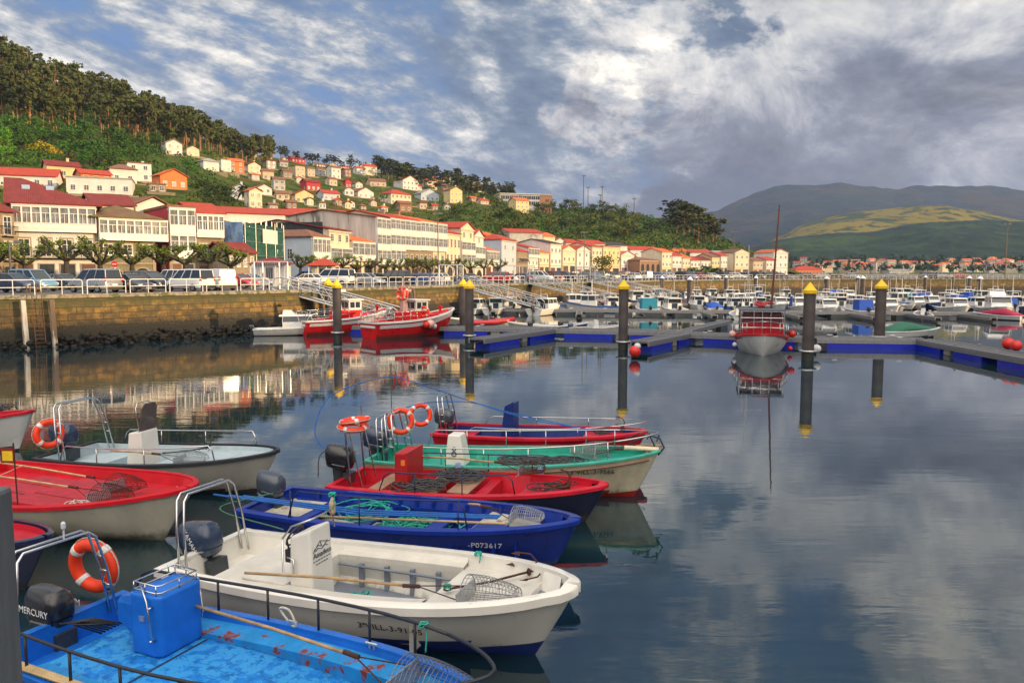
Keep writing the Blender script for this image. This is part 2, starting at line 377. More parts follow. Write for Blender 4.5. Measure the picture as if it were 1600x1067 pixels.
# far mountains across the bay
MTA = [(900, 350), (1060, 340), (1120, 328), (1160, 310), (1210, 292), (1260, 287), (1310, 286), (1350, 291), (1400, 297), (1430, 289), (1500, 292), (1560, 294), (1610, 300), (1700, 306), (1900, 330), (2200, 370)]
def far_p(u, s):
    top = lerp_tab(MTA, u); Y = 2300+s*2300
    v = 424+(top-424)*(s**.8)
    p = PD(u, v, Y); k = min(1, s*3)
    p.z += (noise.fractal(V((p.x, p.y, 0))*.0016, 1., 2.2, 6)*60+abs(noise.noise(V((p.x*.004, p.y*.0012, 3))))*-70)*k*(1-.75*s)
    p.z += noise.fractal(V((p.x, p.y, 3))*.008, 1., 2.2, 4)*10*k
    return p
us2 = list(range(860, 2201, 7)); grid_mesh(far_p, us2, [i/46 for i in range(47)], 'mountains', land_mat('heath_haze_tint', (.004, .019, .026), (.030, .030, .020), (.006, .024, .028), .007, ((.46, .54), (.5, .6))))  # distance haze partly put into the slopes as bluer colour
MTB = [(1120, 424), (1170, 405), (1215, 372), (1252, 352), (1290, 340), (1330, 333), (1380, 328), (1430, 323), (1480, 322), (1530, 330), (1580, 342), (1640, 352), (1750, 368), (1900, 395), (2100, 420)]
MTC = [(1080, 424), (1120, 408), (1180, 388), (1240, 368), (1300, 362), (1360, 360), (1420, 352), (1480, 349), (1540, 347), (1600, 350), (1750, 372), (1950, 400), (2150, 424)]
def mid_p(u, s):
    top = lerp_tab(MTB, u); Y = 1700+s*1200; p = PD(u, 424+(top-424)*math.sin(min(1, s)*PI/2)**1.1 if s <= 1 else top+(s-1)*60, Y)
    k = min(1, s*3); p.z += (noise.fractal(V((p.x, p.y, 7))*.003, 1., 2.2, 6)*22)*k*(1-.5*min(1, s))
    return p
grid_mesh(mid_p, list(range(1120, 2101, 5)), [i/30 for i in range(37)], 'gorse_hill', land_mat('gorse', (.014, .032, .01), (.16, .13, .012), (.018, .045, .012), .016, ((.44, .50), (.52, .57))))
def low_p(u, s):
    top = lerp_tab(MTC, u); Y = 1250+s*700; p = PD(u, 425+(top-425)*math.sin(min(1, s)*PI/2) if s <= 1 else top+(s-1)*60, Y)
    k = min(1, s*3); p.z += (noise.fractal(V((p.x, p.y, 5))*.005, 1., 2.2, 6)*12+noise.noise(V((p.x, p.y, 1))*.05)*3)*k
    return p
grid_mesh(low_p, list(range(1080, 2151, 4)), [i/40 for i in range(49)], 'wooded_slope', land_mat('woods', (.006, .020, .014), (.018, .040, .022), (.03, .06, .02), .02, ((.4, .6), (.55, .62))))
def shore_p(u, s):
    return PD(u, 0, 700+s*620).xy.to_3d()+V((0, 0, -1 if s == 0 else 2.2+s*7))
grid_mesh(shore_p, list(range(1180, 2301, 20)), [0, .02, .3, .6, 1], 'far_shore', land_mat('shore_grass', (.05, .08, .02), (.10, .11, .04), (.14, .12, .08), .03))
# unseen ridge added behind the viewer, shaped to keep evening sun off the harbour
def shade_ridge():
    cen = V((sd.x, sd.y, 0)).normalized(); per = V((-cen.y, cen.x, 0)); vs = []; fs = []
    prof = [(-400, 60), (-60, 96), (0, 102), (30, 98), (62, 92), (82, 84), (98, 72), (116, 60), (140, 52), (170, 30), (200, 4)]
    for i, (c, h) in enumerate(prof):
        for d, hh in ((300, 0), (360, h*.75), (400, h), (470, h*.8), (700, 0)): vs.append(tuple(per*c+cen*d+V((0, 0, hh))))
    for i in range(len(prof)-1):
        for j in range(4): a = i*5+j; fs.append((a, a+1, a+6, a+5))
    me = bpy.data.meshes.new('shade_hill'); me.from_pydata(vs, [], fs); me.materials.append(M('dark_heath', (.05, .07, .03), .9, scale=.05)); me.update()
    o = bpy.data.objects.new('shade_hill', me); C.objects.link(o); tag(o, kind='structure')
shade_ridge()
# air
mb = MB(); mb.box(-3200, -400, -3, 4600, 5200, 700)
hzm = bpy.data.materials.new('haze_air'); hzm.use_nodes = True; g = NT(hzm.node_tree)
for n in list(g.n):
    if n.type == 'BSDF_PRINCIPLED': g.n.remove(n)
pv = g.new('ShaderNodeVolumePrincipled'); pv.inputs['Color'].default_value = (.42, .56, .95, 1); pv.inputs['Density'].default_value = .00007; pv.inputs['Anisotropy'].default_value = .0
g.l.new(pv.outputs[0], [n for n in g.n if n.type == 'OUTPUT_MATERIAL'][0].inputs['Volume'])
tag(mb.build('haze', hzm), 'thin blue haze lying over the bay', 'haze', kind='stuff')
# ================================================================ houses
def tile_mat(name, col, moss=None):
    m = bpy.data.materials.new(name); m.use_nodes = True; g = NT(m.node_tree); b = [n for n in g.n if n.type == 'BSDF_PRINCIPLED'][0]
    oc = g.new('ShaderNodeTexCoord').outputs['Object']; n = g.noise(oc, 1.2, 8, .7); nf = g.noise(oc, 9, 3, .6)
    c = g.ramp(n, [(.3, tuple(x*.62 for x in col)), (.7, tuple(x*1.15 for x in col))])
    c = g.mix(g.ramp(nf, [(.45, 0.), (.75, .45)]), c, (*[x*.5 for x in col], 1))
    if moss: c = g.mix(g.ramp(g.noise(oc, .8, 6, .7), [(.42, 0.), (.6, 1.)]), c, (*moss, 1))
    g.l.new(c, b.inputs[0]); b.inputs['Roughness'].default_value = .85
    wv = g.new('ShaderNodeTexWave', ins={0: oc, 'Scale': 1.6}); wv.inputs['Distortion'].default_value = .3
    bn = g.new('ShaderNodeBump', ins={'Strength': .6, 'Distance': .06, 'Height': g.math('ADD', wv.outputs[1], nf)}); g.l.new(bn.outputs[0], b.inputs['Normal'])
    return m
def masonry(name, c1, c2, mort, bw=.7, rh=.33):
    m = bpy.data.materials.new(name); m.use_nodes = True; g = NT(m.node_tree); b = [n for n in g.n if n.type == 'BSDF_PRINCIPLED'][0]
    oc = g.new('ShaderNodeTexCoord').outputs['Object']; s = g.new('ShaderNodeSeparateXYZ', ins={0: oc})
    v = g.new('ShaderNodeCombineXYZ', ins={0: g.math('ADD', s.outputs[0], s.outputs[1]), 1: s.outputs[2]}).outputs[0]
    br = g.new('ShaderNodeTexBrick', ins={0: v, 'Color1': (*c1, 1), 'Color2': (*c2, 1), 'Mortar': (*mort, 1), 'Scale': 1.}); br.inputs['Brick Width'].default_value = bw; br.inputs['Row Height'].default_value = rh; br.inputs['Mortar Size'].default_value = .012
    c = g.mix(g.ramp(g.noise(oc, 1.1, 8, .7), [(.35, 0.), (.75, .6)]), br.outputs[0], (*[x*.45 for x in c1], 1))
    g.l.new(c, b.inputs[0]); b.inputs['Roughness'].default_value = .85; return m
W_ = {
 'white': M('render_white', (.60, .595, .57), .8, var=.14, scale=.5, second=(.50, .49, .45), thr=.62),
 'cream': M('render_cream', (.62, .55, .40), .8, var=.14, scale=.5, second=(.52, .45, .30), thr=.62),
 'yellow': M('render_yellow', (.62, .50, .26), .8, var=.14, scale=.5),
 'blue': M('render_blue_shade', (.44, .50, .57), .8, var=.12, scale=.5),  # white render with the blue of shade put into its colour
 'grey': M('render_grey', (.42, .42, .40), .85, var=.3, scale=.4, second=(.22, .22, .21), thr=.55),
 'stained': M('render_stained', (.50, .48, .43), .85, var=.35, scale=.9, second=(.16, .15, .13), thr=.53, streak=True),
 'red': M('render_red', (.40, .035, .045), .8, var=.2, scale=.6),
 'orange': M('render_orange', (.60, .17, .05), .8, var=.2, scale=.6),
 'beige': M('render_beige', (.52, .42, .29), .85, var=.2, scale=.6),
 'black': M('cladding_black', (.025, .028, .035), .7, var=.3, scale=2),
 'stone': masonry('granite', (.34, .27, .19), (.25, .20, .14), (.12, .10, .08)),
 'mossstone': masonry('mossy_granite', (.24, .21, .13), (.17, .15, .09), (.08, .08, .05)),
 'brick': masonry('brickwork', (.34, .17, .10), (.26, .13, .08), (.2, .17, .14), .5, .2),
}
T_ = {'red': tile_mat('tiles_red', (.42, .050, .026)), 'crimson': tile_mat('tiles_crimson', (.20, .026, .024)), 'orange': tile_mat('tiles_orange', (.62, .14, .04)),
 'brown': tile_mat('tiles_brown', (.22, .10, .065)), 'moss': tile_mat('tiles_mossy', (.16, .08, .055), (.13, .11, .035)), 'dark': tile_mat('tiles_dark', (.04, .038, .04)), 'flat': M('roof_felt', (.28, .27, .26), .9, var=.2, scale=1)}
WHITE = M('white_frame', (.64, .64, .63), .5, var=.08)
GLASS = M('window_glass', (.045, .055, .07), .14, var=.5, scale=.8, spec=.8)
CURT = M('curtained_glass', (.20, .22, .24), .15, var=.6, scale=1.2, spec=.8)
STONE = M('dressed_stone', (.30, .25, .18), .8, var=.25, scale=3)
TRIM = M('cornice_pale', (.50, .49, .45), .8, var=.2, scale=2)
IRON = M('iron', (.03, .03, .032), .5, .5)
WOODP = M('brown_door', (.12, .05, .025), .6)
WM = {}
def window_me(w, h, style='w'):
    key = (round(w, 1), round(h, 1), style)
    if key in WM: return WM[key]
    w, h = key[:2]; mb = MB(); f = .09
    if style == 's': mb.box(-w/2-.16, -.035, -.16, w/2+.16, .02, h+.2, 2)       # stone surround
    mb.box(-w/2, -.08, 0, -w/2+f, .02, h, 0); mb.box(w/2-f, -.08, 0, w/2, .02, h, 0)
    mb.box(-w/2+f, -.079, 0, w/2-f, .02, f, 0); mb.box(-w/2+f, -.079, h-f, w/2-f, .02, h, 0)
    mb.box(-.04, -.077, f, .04, .02, h-f, 0)
    for k in (.35, .68): mb.box(-w/2+f, -.07, h*k, -.04, .02, h*k+.045, 0); mb.box(.04, -.07, h*k, w/2-f, .02, h*k+.045, 0)
    mb.box(-w/2+f, -.045, f, -.04, .01, h-f, 1); mb.box(.04, -.045, f, w/2-f, .01, h-f, 1)
    mb.box(-w/2-.08, -.13, -.07, w/2+.08, .02, -.003, 0)
    WM[key] = mb.mesh('window', [WHITE, GLASS if random.random() < .75 else CURT, STONE]); return WM[key]
def gallery(t, x0, x1, y, z0, z1, n, mat=None, out=.55, sill=.33, name='gallery'):
    """glazed white timber gallery across a facade"""
    mb = MB(); h = z1-z0; zs = z0+h*sill; zt = z1-h*.10; zm = zs+(zt-zs)*.62
    mb.box(x0, y-out, z0, x1, y-.003, zs); mb.box(x0, y-out, zt, x1, y-.003, z1)
    mb.box(x0-.06, y-out-.07, z1-.1, x1+.06, y-out-.001, z1); mb.box(x0-.04, y-out-.05, zs-.06, x1+.04, y-out-.001, zs+.02)
    st = (x1-x0)/n
    for i in range(n+1):
        x = x0+i*st; ww = .09
        xa, xb = max(x0, x-ww), min(x1, x+ww); mb.box(xa, y-out+.002, zs, xb, y-out+.10, zt)
        if i < n:
            mb.box(xb, y-out+.01, zm, xa+st, y-out+.08, zm+.07)
            mb.box(x+st/2-.03, y-out+.012, zs, x+st/2+.03, y-out+.07, zm)
            mb.box(xb+.1, y-out-.03, z0+.12*h, xa+st-.1, y-out-.001, zs-.1*h)
    mb.box(x0, y-.35, zs, x0+.06, y-.003, zt); mb.box(x1-.06, y-.35, zs, x1, y-.003, zt)
    gl = mb.build(name, mat or WHITE, t)
    m2 = MB(); m2.box(x0+.03, y-out+.11, zs, x1-.03, y-.01, zt); m2.build('glazing', CURT, gl)
    return gl
def balcony(t, x, y, z, w, mat=None):
    mb = MB(); mb.box(x-w/2, y-.75, z-.14, x+w/2, y-.003, z)
    o = mb.build('balcony', STONE, t); m2 = MB()
    for a in range(int(w/.14)+1): m2.box(x-w/2+a*.14, y-.74, z, x-w/2+a*.14+.025, y-.715, z+.95)
    m2.box(x-w/2, y-.75, z+.95, x+w/2, y-.70, z+1.0); m2.box(x-w/2, y-.70, z+.95, x-w/2+.04, y-.01, z+1.); m2.box(x+w/2-.04, y-.70, z+.95, x+w/2, y-.01, z+1.)
    m2.build('railing', mat or IRON, o)
def roof(t, W, D, H, kind, mat, pitch=27, ov=.4, wall=None):
    mb = MB(); tp = math.tan(R(pitch)); th = .16
    if kind == 'flat':
        mb.box(-ov*.4, -ov*.4, H, W+ov*.4, D+ov*.4, H+.35); mb.build('roof', mat, t); return H
    x0, x1, y0, y1 = -ov, W+ov, -ov, D+ov
    if kind == 'x':    # ridge runs along the facade
        r = H+(y1-y0)/2*tp; ym = D/2
        top = [(x0, y0, H), (x1, y0, H), (x1, ym, r), (x0, ym, r), (x1, y1, H), (x0, y1, H)]
        fs = [(0, 1, 2, 3), (3, 2, 4, 5)]
    elif kind == 'xh':  # gable on the left, hip on the right
        r = H+(y1-y0)/2*tp; ym = D/2; xr = x1-(y1-y0)/2
        top = [(x0, y0, H), (x1, y0, H), (xr, ym, r), (x0, ym, r), (x1, y1, H), (x0, y1, H)]
        fs = [(0, 1, 2, 3), (3, 2, 4, 5), (1, 4, 2)]
    elif kind == 'y':  # gable faces the front
        r = H+(x1-x0)/2*tp; xm = W/2
        top = [(x0, y0, H), (xm, y0, r), (xm, y1, r), (x0, y1, H), (x1, y0, H), (x1, y1, H)]
        fs = [(0, 1, 2, 3), (1, 4, 5, 2)]
    elif kind == 'hip':
        s = min((x1-x0), (y1-y0))/2; r = H+s*tp
        if x1-x0 >= y1-y0: a, b = (x0+s, (y0+y1)/2, r), (x1-s, (y0+y1)/2, r)
        else: a, b = ((x0+x1)/2, y0+s, r), ((x0+x1)/2, y1-s, r)
        top = [(x0, y0, H), (x1, y0, H), (x1, y1, H), (x0, y1, H), a, b]
        fs = [(0, 1, 5, 4), (1, 2, 5), (2, 3, 4, 5), (3, 0, 4)] if x1-x0 >= y1-y0 else [(0, 1, 4), (1, 2, 5, 4), (2, 3, 5), (3, 0, 4, 5)]
    n = len(top); vs = [(a, b, c+th) for a, b, c in top]+top
    mb.add(vs, fs+[tuple(i+n for i in f)[::-1] for f in fs])
    per = {'x': [0, 1, 2, 4, 5, 3], 'xh': [0, 1, 4, 5, 3], 'y': [0, 1, 4, 5, 2, 3], 'hip': [0, 1, 2, 3]}[kind]
    mb.add(vs, [(per[i]+n, per[(i+1) % len(per)]+n, per[(i+1) % len(per)], per[i]) for i in range(len(per))])
    mb.build('roof', mat, t); return r
def walls(t, W, D, H, kind, mat, pitch=27, ov=.4, base=0):
    tp = math.tan(R(pitch)); mb = MB(); mb.box(0, 0, base, W, D, H-.0)
    if kind in ('x', 'xh'):
        r = H+D/2*tp
        for x in ((0, W) if kind == 'x' else (0,)): mb.add([(x, 0, H), (x, D, H), (x, D/2, r)], [(0, 1, 2)])
    if kind == 'y':
        r = H+W/2*tp
        for y in (0, D): mb.add([(0, y, H), (W, y, H), (W/2, y, r)], [(0, 1, 2)])
    return mb.build('wall', mat, t)
def chimney(t, x, y, z, mat=None):
    mb = MB(); mb.box(x-.35, y-.3, z-1.2, x+.35, y+.3, z+.9); mb.box(x-.42, y-.37, z+.9, x+.42, y+.37, z+1.05); mb.build('chimney', mat or W_['white'], t)
def house(name, label, p0, p1, z0, H, depth, wall, rf, kind='x', floors=(), pitch=27, base=0, side=0, cat='house', group=None, chim=0, ov=.4, rside=0, maxrise=3.3):
    """floors: list bottom to top of (type, n, extra)"""
    p0, p1 = V(p0[:2]), V(p1[:2]); W = (p1-p0).length; rz = math.atan2(p1.y-p0.y, p1.x-p0.x)
    t = thing(name, label, cat, (p0.x, p0.y, z0), rz, group)
    dd_ = {'x': depth, 'y': W, 'hip': min(W, depth), 'xh': depth}.get(kind, 0)/2
    if dd_*math.tan(R(pitch)) > maxrise: pitch = math.degrees(math.atan(maxrise/dd_))
    wm = W_[wall]; walls(t, W, depth, H, kind, wm, pitch, ov, base); top = roof(t, W, depth, H, kind, T_[rf], pitch, ov)
    nf = max(1, len(floors)); fh = H/nf
    for i, fl in enumerate(floors):
        z = i*fh; ty, n = fl[0], fl[1]
        if ty in ('win', 'swin', 'fwin', 'sfwin'):
            tall = 'f' in ty; w_ = min(1.2, W/n*.55); h_ = (2.15 if tall else 1.45); zb = z+(.25 if tall else .95)
            h_ = min(h_, fh-.6); zb = min(zb, z+fh-h_-.3)
            for k in range(n): inst('window', window_me(w_, h_, 's' if ty[0] == 's' else 'w'), t, ((k+.5)*W/n, 0, zb))
            if len(fl) > 2:
                for k in range(n):
                    if fl[2] == 'b': balcony(t, (k+.5)*W/n, 0, zb-.02, W/n*.8)
                if fl[2] == 'B': balcony(t, W/2, 0, zb-.02, W*.92)
        elif ty == 'gal': gallery(t, .05 if len(fl) < 3 else fl[2][0], W-.05 if len(fl) < 3 else fl[2][1], 0, z+(.0 if i else .2), z+fh-.02, n, out=.55 if len(fl) < 4 else fl[3])
        elif ty == 'shop':
            for k in range(n):
                mb = MB(); x = (k+.5)*W/n; ww = W/n*.34
                mb.box(x-ww, -.05, .05, x+ww, .02, fh*.8, 1); mb.box(x-ww-.12, -.1, 0, x-ww, .02, fh*.8+.12, 0); mb.box(x+ww, -.1, 0, x+ww+.12, .02, fh*.8+.12, 0); mb.box(x-ww, -.1, fh*.8, x+ww, .02, fh*.8+.12, 0)
                mb.build('shop_door' if k % 2 else 'shop_window', [STONE, GLASS if k % 3 else WOODP], t)
        elif ty == 'arch':
            for k in range(n):
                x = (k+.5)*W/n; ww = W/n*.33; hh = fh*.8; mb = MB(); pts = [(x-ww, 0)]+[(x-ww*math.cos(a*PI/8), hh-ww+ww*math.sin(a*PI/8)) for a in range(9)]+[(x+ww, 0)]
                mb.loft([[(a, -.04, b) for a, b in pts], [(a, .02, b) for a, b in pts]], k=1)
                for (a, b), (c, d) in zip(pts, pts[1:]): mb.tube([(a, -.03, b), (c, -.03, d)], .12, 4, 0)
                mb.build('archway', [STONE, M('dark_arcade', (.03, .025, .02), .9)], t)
    for i in range(side):                       # windows on the left gable wall
        zz_ = .95+(i % nf)*fh; yy = depth*(.3 if i < nf else .7)
        o = inst('window', window_me(1., 1.3), t, (0, yy, zz_), -PI/2)
    for i in range(rside):
        zz_ = .95+(i % nf)*fh; yy = depth*(.3 if i < nf else .7)
        o = inst('window', window_me(1., 1.3), t, (W, yy, zz_), PI/2)
    if chim: chimney(t, W*.7, depth*.5, top, wm if chim == 1 else W_['brick'])
    return t, W, fh, top
SP = [(-40, 84), (0, 88), (26, 90), (157, 94.6), (247, 99.5), (353, 105), (430, 125), (515, 140), (585, 158), (690, 188), (745, 212), (780, 238), (850, 285), (950, 330), (1050, 370), (1150, 395), (1230, 412)]
def street(u, back=0.):
    Y = lerp_tab(SP, u); return V(((u-800)/1200*Y*1., Y, 0))
def eave(u, v):
    Y = lerp_tab(SP, u); return PD(u, v, Y).z-QZ
def row(u0, u1, v, label, wall, rf, kind, floors, depth=12, **k):
    um = (u0+u1)/2; dv = k.pop('dY', 0); k.setdefault('maxrise', 3.3 if u0 < 30 else 2.6 if u0 < 200 else 1.7); v = v+(0 if u0 < 200 else 3); a, b = street(u0), street(u1)
    if dv: a = PD(u0, 400, lerp_tab(SP, u0)+dv).xy.to_3d(); b = PD(u1, 400, lerp_tab(SP, u1)+dv).xy.to_3d()
    H = PD(um, v, (a.y+b.y)/2).z-QZ
    r_ = house(k.pop('name', 'house'), label, a, b, QZ, H, depth, wall, rf, kind, floors, **k)
    t, W, fh, top = r_
    if wall != 'stone' and W > 3:
        for x in (-.02, W-.36): mb = MB(); mb.box(x, -.06, 0, x+.38, -.003, H-.45); mb.build('quoin_strip', STONE, t)
        mb = MB(); mb.box(-.1, -.22, H-.42, W+.1, -.003, H-.16); mb.build('cornice', TRIM, t)
        if len(floors) > 1: mb = MB(); mb.box(-.03, -.10, fh-.14, W+.03, -.003, fh+.04); mb.build('string_course', STONE, t)
    return r_
G3 = [('shop', 3), ('win', 3), ('gal', 5)]
row(-48, 25, 330, 'stone house with a red roof and iron balcony, at the left edge', 'stone', 'crimson', 'x', [('shop', 3), ('sfwin', 3, 'b'), ('sfwin', 3, 'b')], pitch=24, dY=-1.5)
t, W, fh, top = row(26, 157, 321, 'long white house with a glazed top gallery and steep dark red roof', 'white', 'crimson', 'xh', [('shop', 4), ('sfwin', 4, 'B'), ('gal', 9)], depth=15, pitch=23.7, ov=.7)
for fx in (.18, .47):       # roof lights
    tp = 3.3/7.5; mb = MB(); y_ = 4.2; z_ = PD(90, 321, 92.5).z-QZ+(y_+.7)*tp+.16
    s_ = .55; mb.loft([[(W*fx-s_/1.3, y_-s_, z_-s_*tp), (W*fx+s_/1.3, y_-s_, z_-s_*tp), (W*fx+s_/1.3, y_+s_, z_+s_*tp), (W*fx-s_/1.3, y_+s_, z_+s_*tp)],
        [(W*fx-s_/1.3, y_-s_, z_-s_*tp+.12), (W*fx+s_/1.3, y_-s_, z_-s_*tp+.12), (W*fx+s_/1.3, y_+s_, z_+s_*tp+.12), (W*fx-s_/1.3, y_+s_, z_+s_*tp+.12)]])
    mb.build('skylight', M('skylight_glass', (.35, .42, .55), .1, spec=1.), t)
row(158, 246, 342, 'granite house with mossy hipped roof and wrap-around white gallery', 'mossstone', 'moss', 'hip', [('arch', 2), ('swin', 3), ('gal', 8, (.0, 8.2), .7)], depth=13, pitch=22, ov=.9)
t, W, fh, top = row(268, 309, 322, 'tall pale house whose side wall is painted dark red', 'grey', 'brown', 'flat', [('shop', 2), ('gal', 3), ('gal', 3)], depth=13)
mb = MB(); mb.box(-.06, -.02, 0, -.004, 13.02, PD(288, 322, 102).z-QZ-.1); mb.build('painted_side_wall', W_['red'], t)
row(310, 353, 332, 'narrow stone house with white top gallery beside the scaffolding', 'stone', 'red', 'x', [('shop', 2), ('sfwin', 2, 'b'), ('gal', 5)], depth=12, pitch=18)
# behind the first block
def back_house(u0, u1, Y0, Y1, v, label, wall, rf, kind, floors, depth=12, z0=None, **k):
    k.setdefault('maxrise', 1.7); v = v+4; a, b = PD(u0, 400, Y0), PD(u1, 400, Y1); z0 = QZ if z0 is None else z0
    H = PD((u0+u1)/2, v, (Y0+Y1)/2).z-z0; return house(k.pop('name', 'house'), label, a, b, z0, H, depth, wall, rf, kind, floors, **k)
back_house(215, 268, 108, 112, 318, 'white house with an arched gable window behind the red-sided house', 'white', 'brown', 'y', [('win', 2), ('win', 2), ('win', 3)], depth=22, pitch=24)
back_house(150, 212, 104, 107, 318, 'long white house with brown roof showing behind the mossy roof', 'white', 'crimson', 'x', [('win', 2), ('win', 2)], depth=10, pitch=20)
# scaffolded house
t, W, fh, top = row(375, 430, 357, 'house under repair wrapped in blue and green scaffold netting', 'stone', 'moss', 'hip', [('shop', 2), ('win', 3)], depth=14, pitch=20)
H = PD(402, 357, 118).z-QZ; ST_ = M('scaffold_steel', (.4, .42, .42), .4, .8)
NG = M('green_netting', (.012, .085, .07), .8, var=.55, scale=1.5); NB = M('blue_netting', (.13, .25, .50), .8, var=.5, scale=1.2)
mb = MB()
for i in range(8):
    x = -1.2+i*(W+1.6)/7
    for y in (-1.3, -.5): mb.tube([(x, y, 0), (x, y, H+1.2)], .04, 5)
for z in (2, 4, 6, 8): mb.tube([(-1.2, -1.3, z), (W+.5, -1.3, z)], .04, 5); mb.box(-1.2, -1.25, z-.12, W+.5, -.55, z-.06)
mb.build('scaffolding', ST_, t)
mb = MB(); N = 26
for i in range(N):
    for j in range(14):
        f = lambda a, b: (-1.25+a*(W+1.8)/N, -1.42+.10*math.sin(a*1.3+b*.7)+.05*math.sin(b*2.1), 1.6+b*(H-1.2)/14)
        mb.add([f(i, j), f(i+1, j), f(i+1, j+1), f(i, j+1)], [(0, 1, 2, 3)])
mb.build('green_netting', NG, t, True); mb = MB()
for z in (2, 4, 6, 8): mb.tube([(-1.3, -1.56, z), (W+.6, -1.56, z)], .05, 5)
for i in range(5): mb.tube([(-1.2+i*(W+1.7)/4, -1.56, .1), (-1.2+i*(W+1.7)/4, -1.56, H+.9)], .045, 5)
mb.build('outer_tubes', ST_, t)
mb = MB()
for i in range(N):
    for j in range(14):
        f = lambda a, b: (-1.35+.10*math.sin(a*1.3+b*.7), -1.3+a*14/N, 2.6+b*(H-2.2)/14)
        mb.add([f(i, j), f(i, j+1), f(i+1, j+1), f(i+1, j)], [(0, 1, 2, 3)])
mb.build('blue_netting', NB, t, True)
mb = MB(); mb.box(W*.38, -1.62, H*.72, W*.82, -1.58, H*.98); mb.build('banner', WHITE, t)
back_house(356, 398, 101, 104, 393, 'low stone house with a red tiled roof in front of the scaffold', 'stone', 'crimson', 'x', [('arch', 3), ('win', 4)], depth=6, pitch=24)
t, *_ = row(488, 515, 368, 'white corner house with a shade-tinted bluish side and brown roof', 'blue', 'brown', 'hip', [('shop', 1), ('gal', 4)], depth=17, pitch=24, side=0)
for yy in (4.5, 12): inst('window', window_me(1.1, 1.9), t, (0, yy, 3.9), -PI/2)
t, *_ = row(515, 549, 357, 'white house with black clad gable side above a lower roof', 'cream', 'crimson', 'x', [('shop', 2), ('gal', 2), ('win', 3)], depth=20, pitch=20, side=0)
mb = MB(); mb.box(-.08, 1, 5, -.004, 19.5, PD(530, 357, 145).z-QZ+.9); mb.build('black_cladding', W_['black'], t)
row(549, 585, 375, 'low white house with an orange roof between taller houses', 'cream', 'orange', 'hip', [('shop', 2), ('gal', 4)], depth=11, pitch=28)
back_house(352, 468, 158, 166, 331, 'long white warehouse with a red roof behind the scaffolding', 'white', 'red', 'x', [('win', 2)], depth=16, pitch=20)
back_house(468, 556, 172, 180, 333, 'white hall with a small gabled end rising behind the clad house', 'white', 'red', 'x', [('win', 2)], depth=14, pitch=18)
row(588, 609, 338, 'four-storey stone house with stained grey side wall and galleries', 'stained', 'brown', 'x', [('arch', 2), ('gal', 3), ('gal', 3), ('gal', 3)], depth=24, pitch=18)
row(609, 632, 339, 'gallery-fronted stone house, next after the stained side wall', 'cream', 'red', 'x', [('arch', 2), ('gal', 3), ('gal', 3), ('gal', 3)], depth=16, pitch=22)
row(632, 656, 342, 'stone gallery house with a long brown wall plaque at its corner', 'stone', 'red', 'x', [('arch', 2), ('sfwin', 3, 'B'), ('gal', 3), ('gal', 3)], depth=16, pitch=20, chim=1)
row(656, 676, 344, 'stone house with satellite dishes on its red roof', 'stone', 'orange', 'x', [('arch', 2), ('sfwin', 3, 'b'), ('gal', 3), ('gal', 3)], depth=16, pitch=20, chim=2)
row(676, 697, 347, 'last and palest house of the long gallery terrace', 'cream', 'orange', 'x', [('arch', 2), ('sfwin', 2, 'B'), ('gal', 3), ('gal', 3)], depth=16, pitch=18)
row(697, 720, 362, 'cream house with steep red mansard roof and tall windows', 'cream', 'red', 'hip', [('arch', 2), ('fwin', 4), ('fwin', 4)], depth=14, pitch=36)
row(720, 741, 355, 'tall narrow cream house with a rounded gable bay', 'cream', 'red', 'y', [('arch', 2), ('gal', 3), ('gal', 3), ('win', 2)], depth=14, pitch=32)
row(741, 756, 366, 'slim white gable house with three stacked galleries', 'white', 'red', 'y', [('arch', 1), ('gal', 3), ('gal', 3), ('win', 1)], depth=14, pitch=38)
row(758, 778, 389, 'lower white house with a bright orange roof beside the slim gable house', 'white', 'orange', 'x', [('shop', 2), ('gal', 4)], depth=11, pitch=24)
row(783, 807, 373, 'white tower house with a shade-tinted bluish blank side and red hipped roof', 'blue', 'red', 'hip', [('win', 2), ('win', 2), ('win', 2)], depth=8, pitch=22, side=0)
row(808, 824, 390, 'small stone fronted house with balcony right of the white tower', 'stone', 'red', 'x', [('shop', 2), ('win', 3, 'B')], depth=10)
row(824, 841, 385, 'white house with a wide red roof and glazed upper floor', 'white', 'red', 'x', [('shop', 2), ('win', 3), ('gal', 4)], depth=14, pitch=25)
row(842, 858, 392, 'cream house under an orange roof, between a wide red roof and a dark one', 'cream', 'orange', 'x', [('shop', 2), ('win', 3)], depth=12, pitch=26)
row(859, 877, 378, 'tall white house with an almost black roof', 'white', 'dark', 'x', [('shop', 2), ('win', 3), ('win', 3)], depth=16, pitch=16)
row(878, 899, 388, 'cream gable house with roof panels, right of the black roof', 'cream', 'orange', 'y', [('shop', 2), ('win', 3)], depth=12, pitch=30)
row(900, 921, 388, 'white gable house with a grey side wall behind the lamp post', 'white', 'red', 'y', [('shop', 2), ('win', 2), ('win', 2)], depth=14, pitch=28)
row(924, 940, 383, 'pale yellow house with red roof left of the round tree', 'cream', 'red', 'x', [('shop', 2), ('win', 3), ('win', 3)], depth=14, pitch=18)
row(941, 968, 383, 'broad cream block behind the round tree', 'yellow', 'crimson', 'flat', [('shop', 2), ('win', 4), ('win', 4)], depth=12)
row(969, 990, 396, 'small white gabled pair of houses beside the cream block', 'white', 'orange', 'y', [('shop', 2), ('win', 2)], depth=10, pitch=24)
row(1000, 1032, 404, 'brown stone warehouse with a broad orange hipped roof', 'brick', 'brown', 'hip', [('arch', 4)], depth=18, pitch=24, dY=-12)
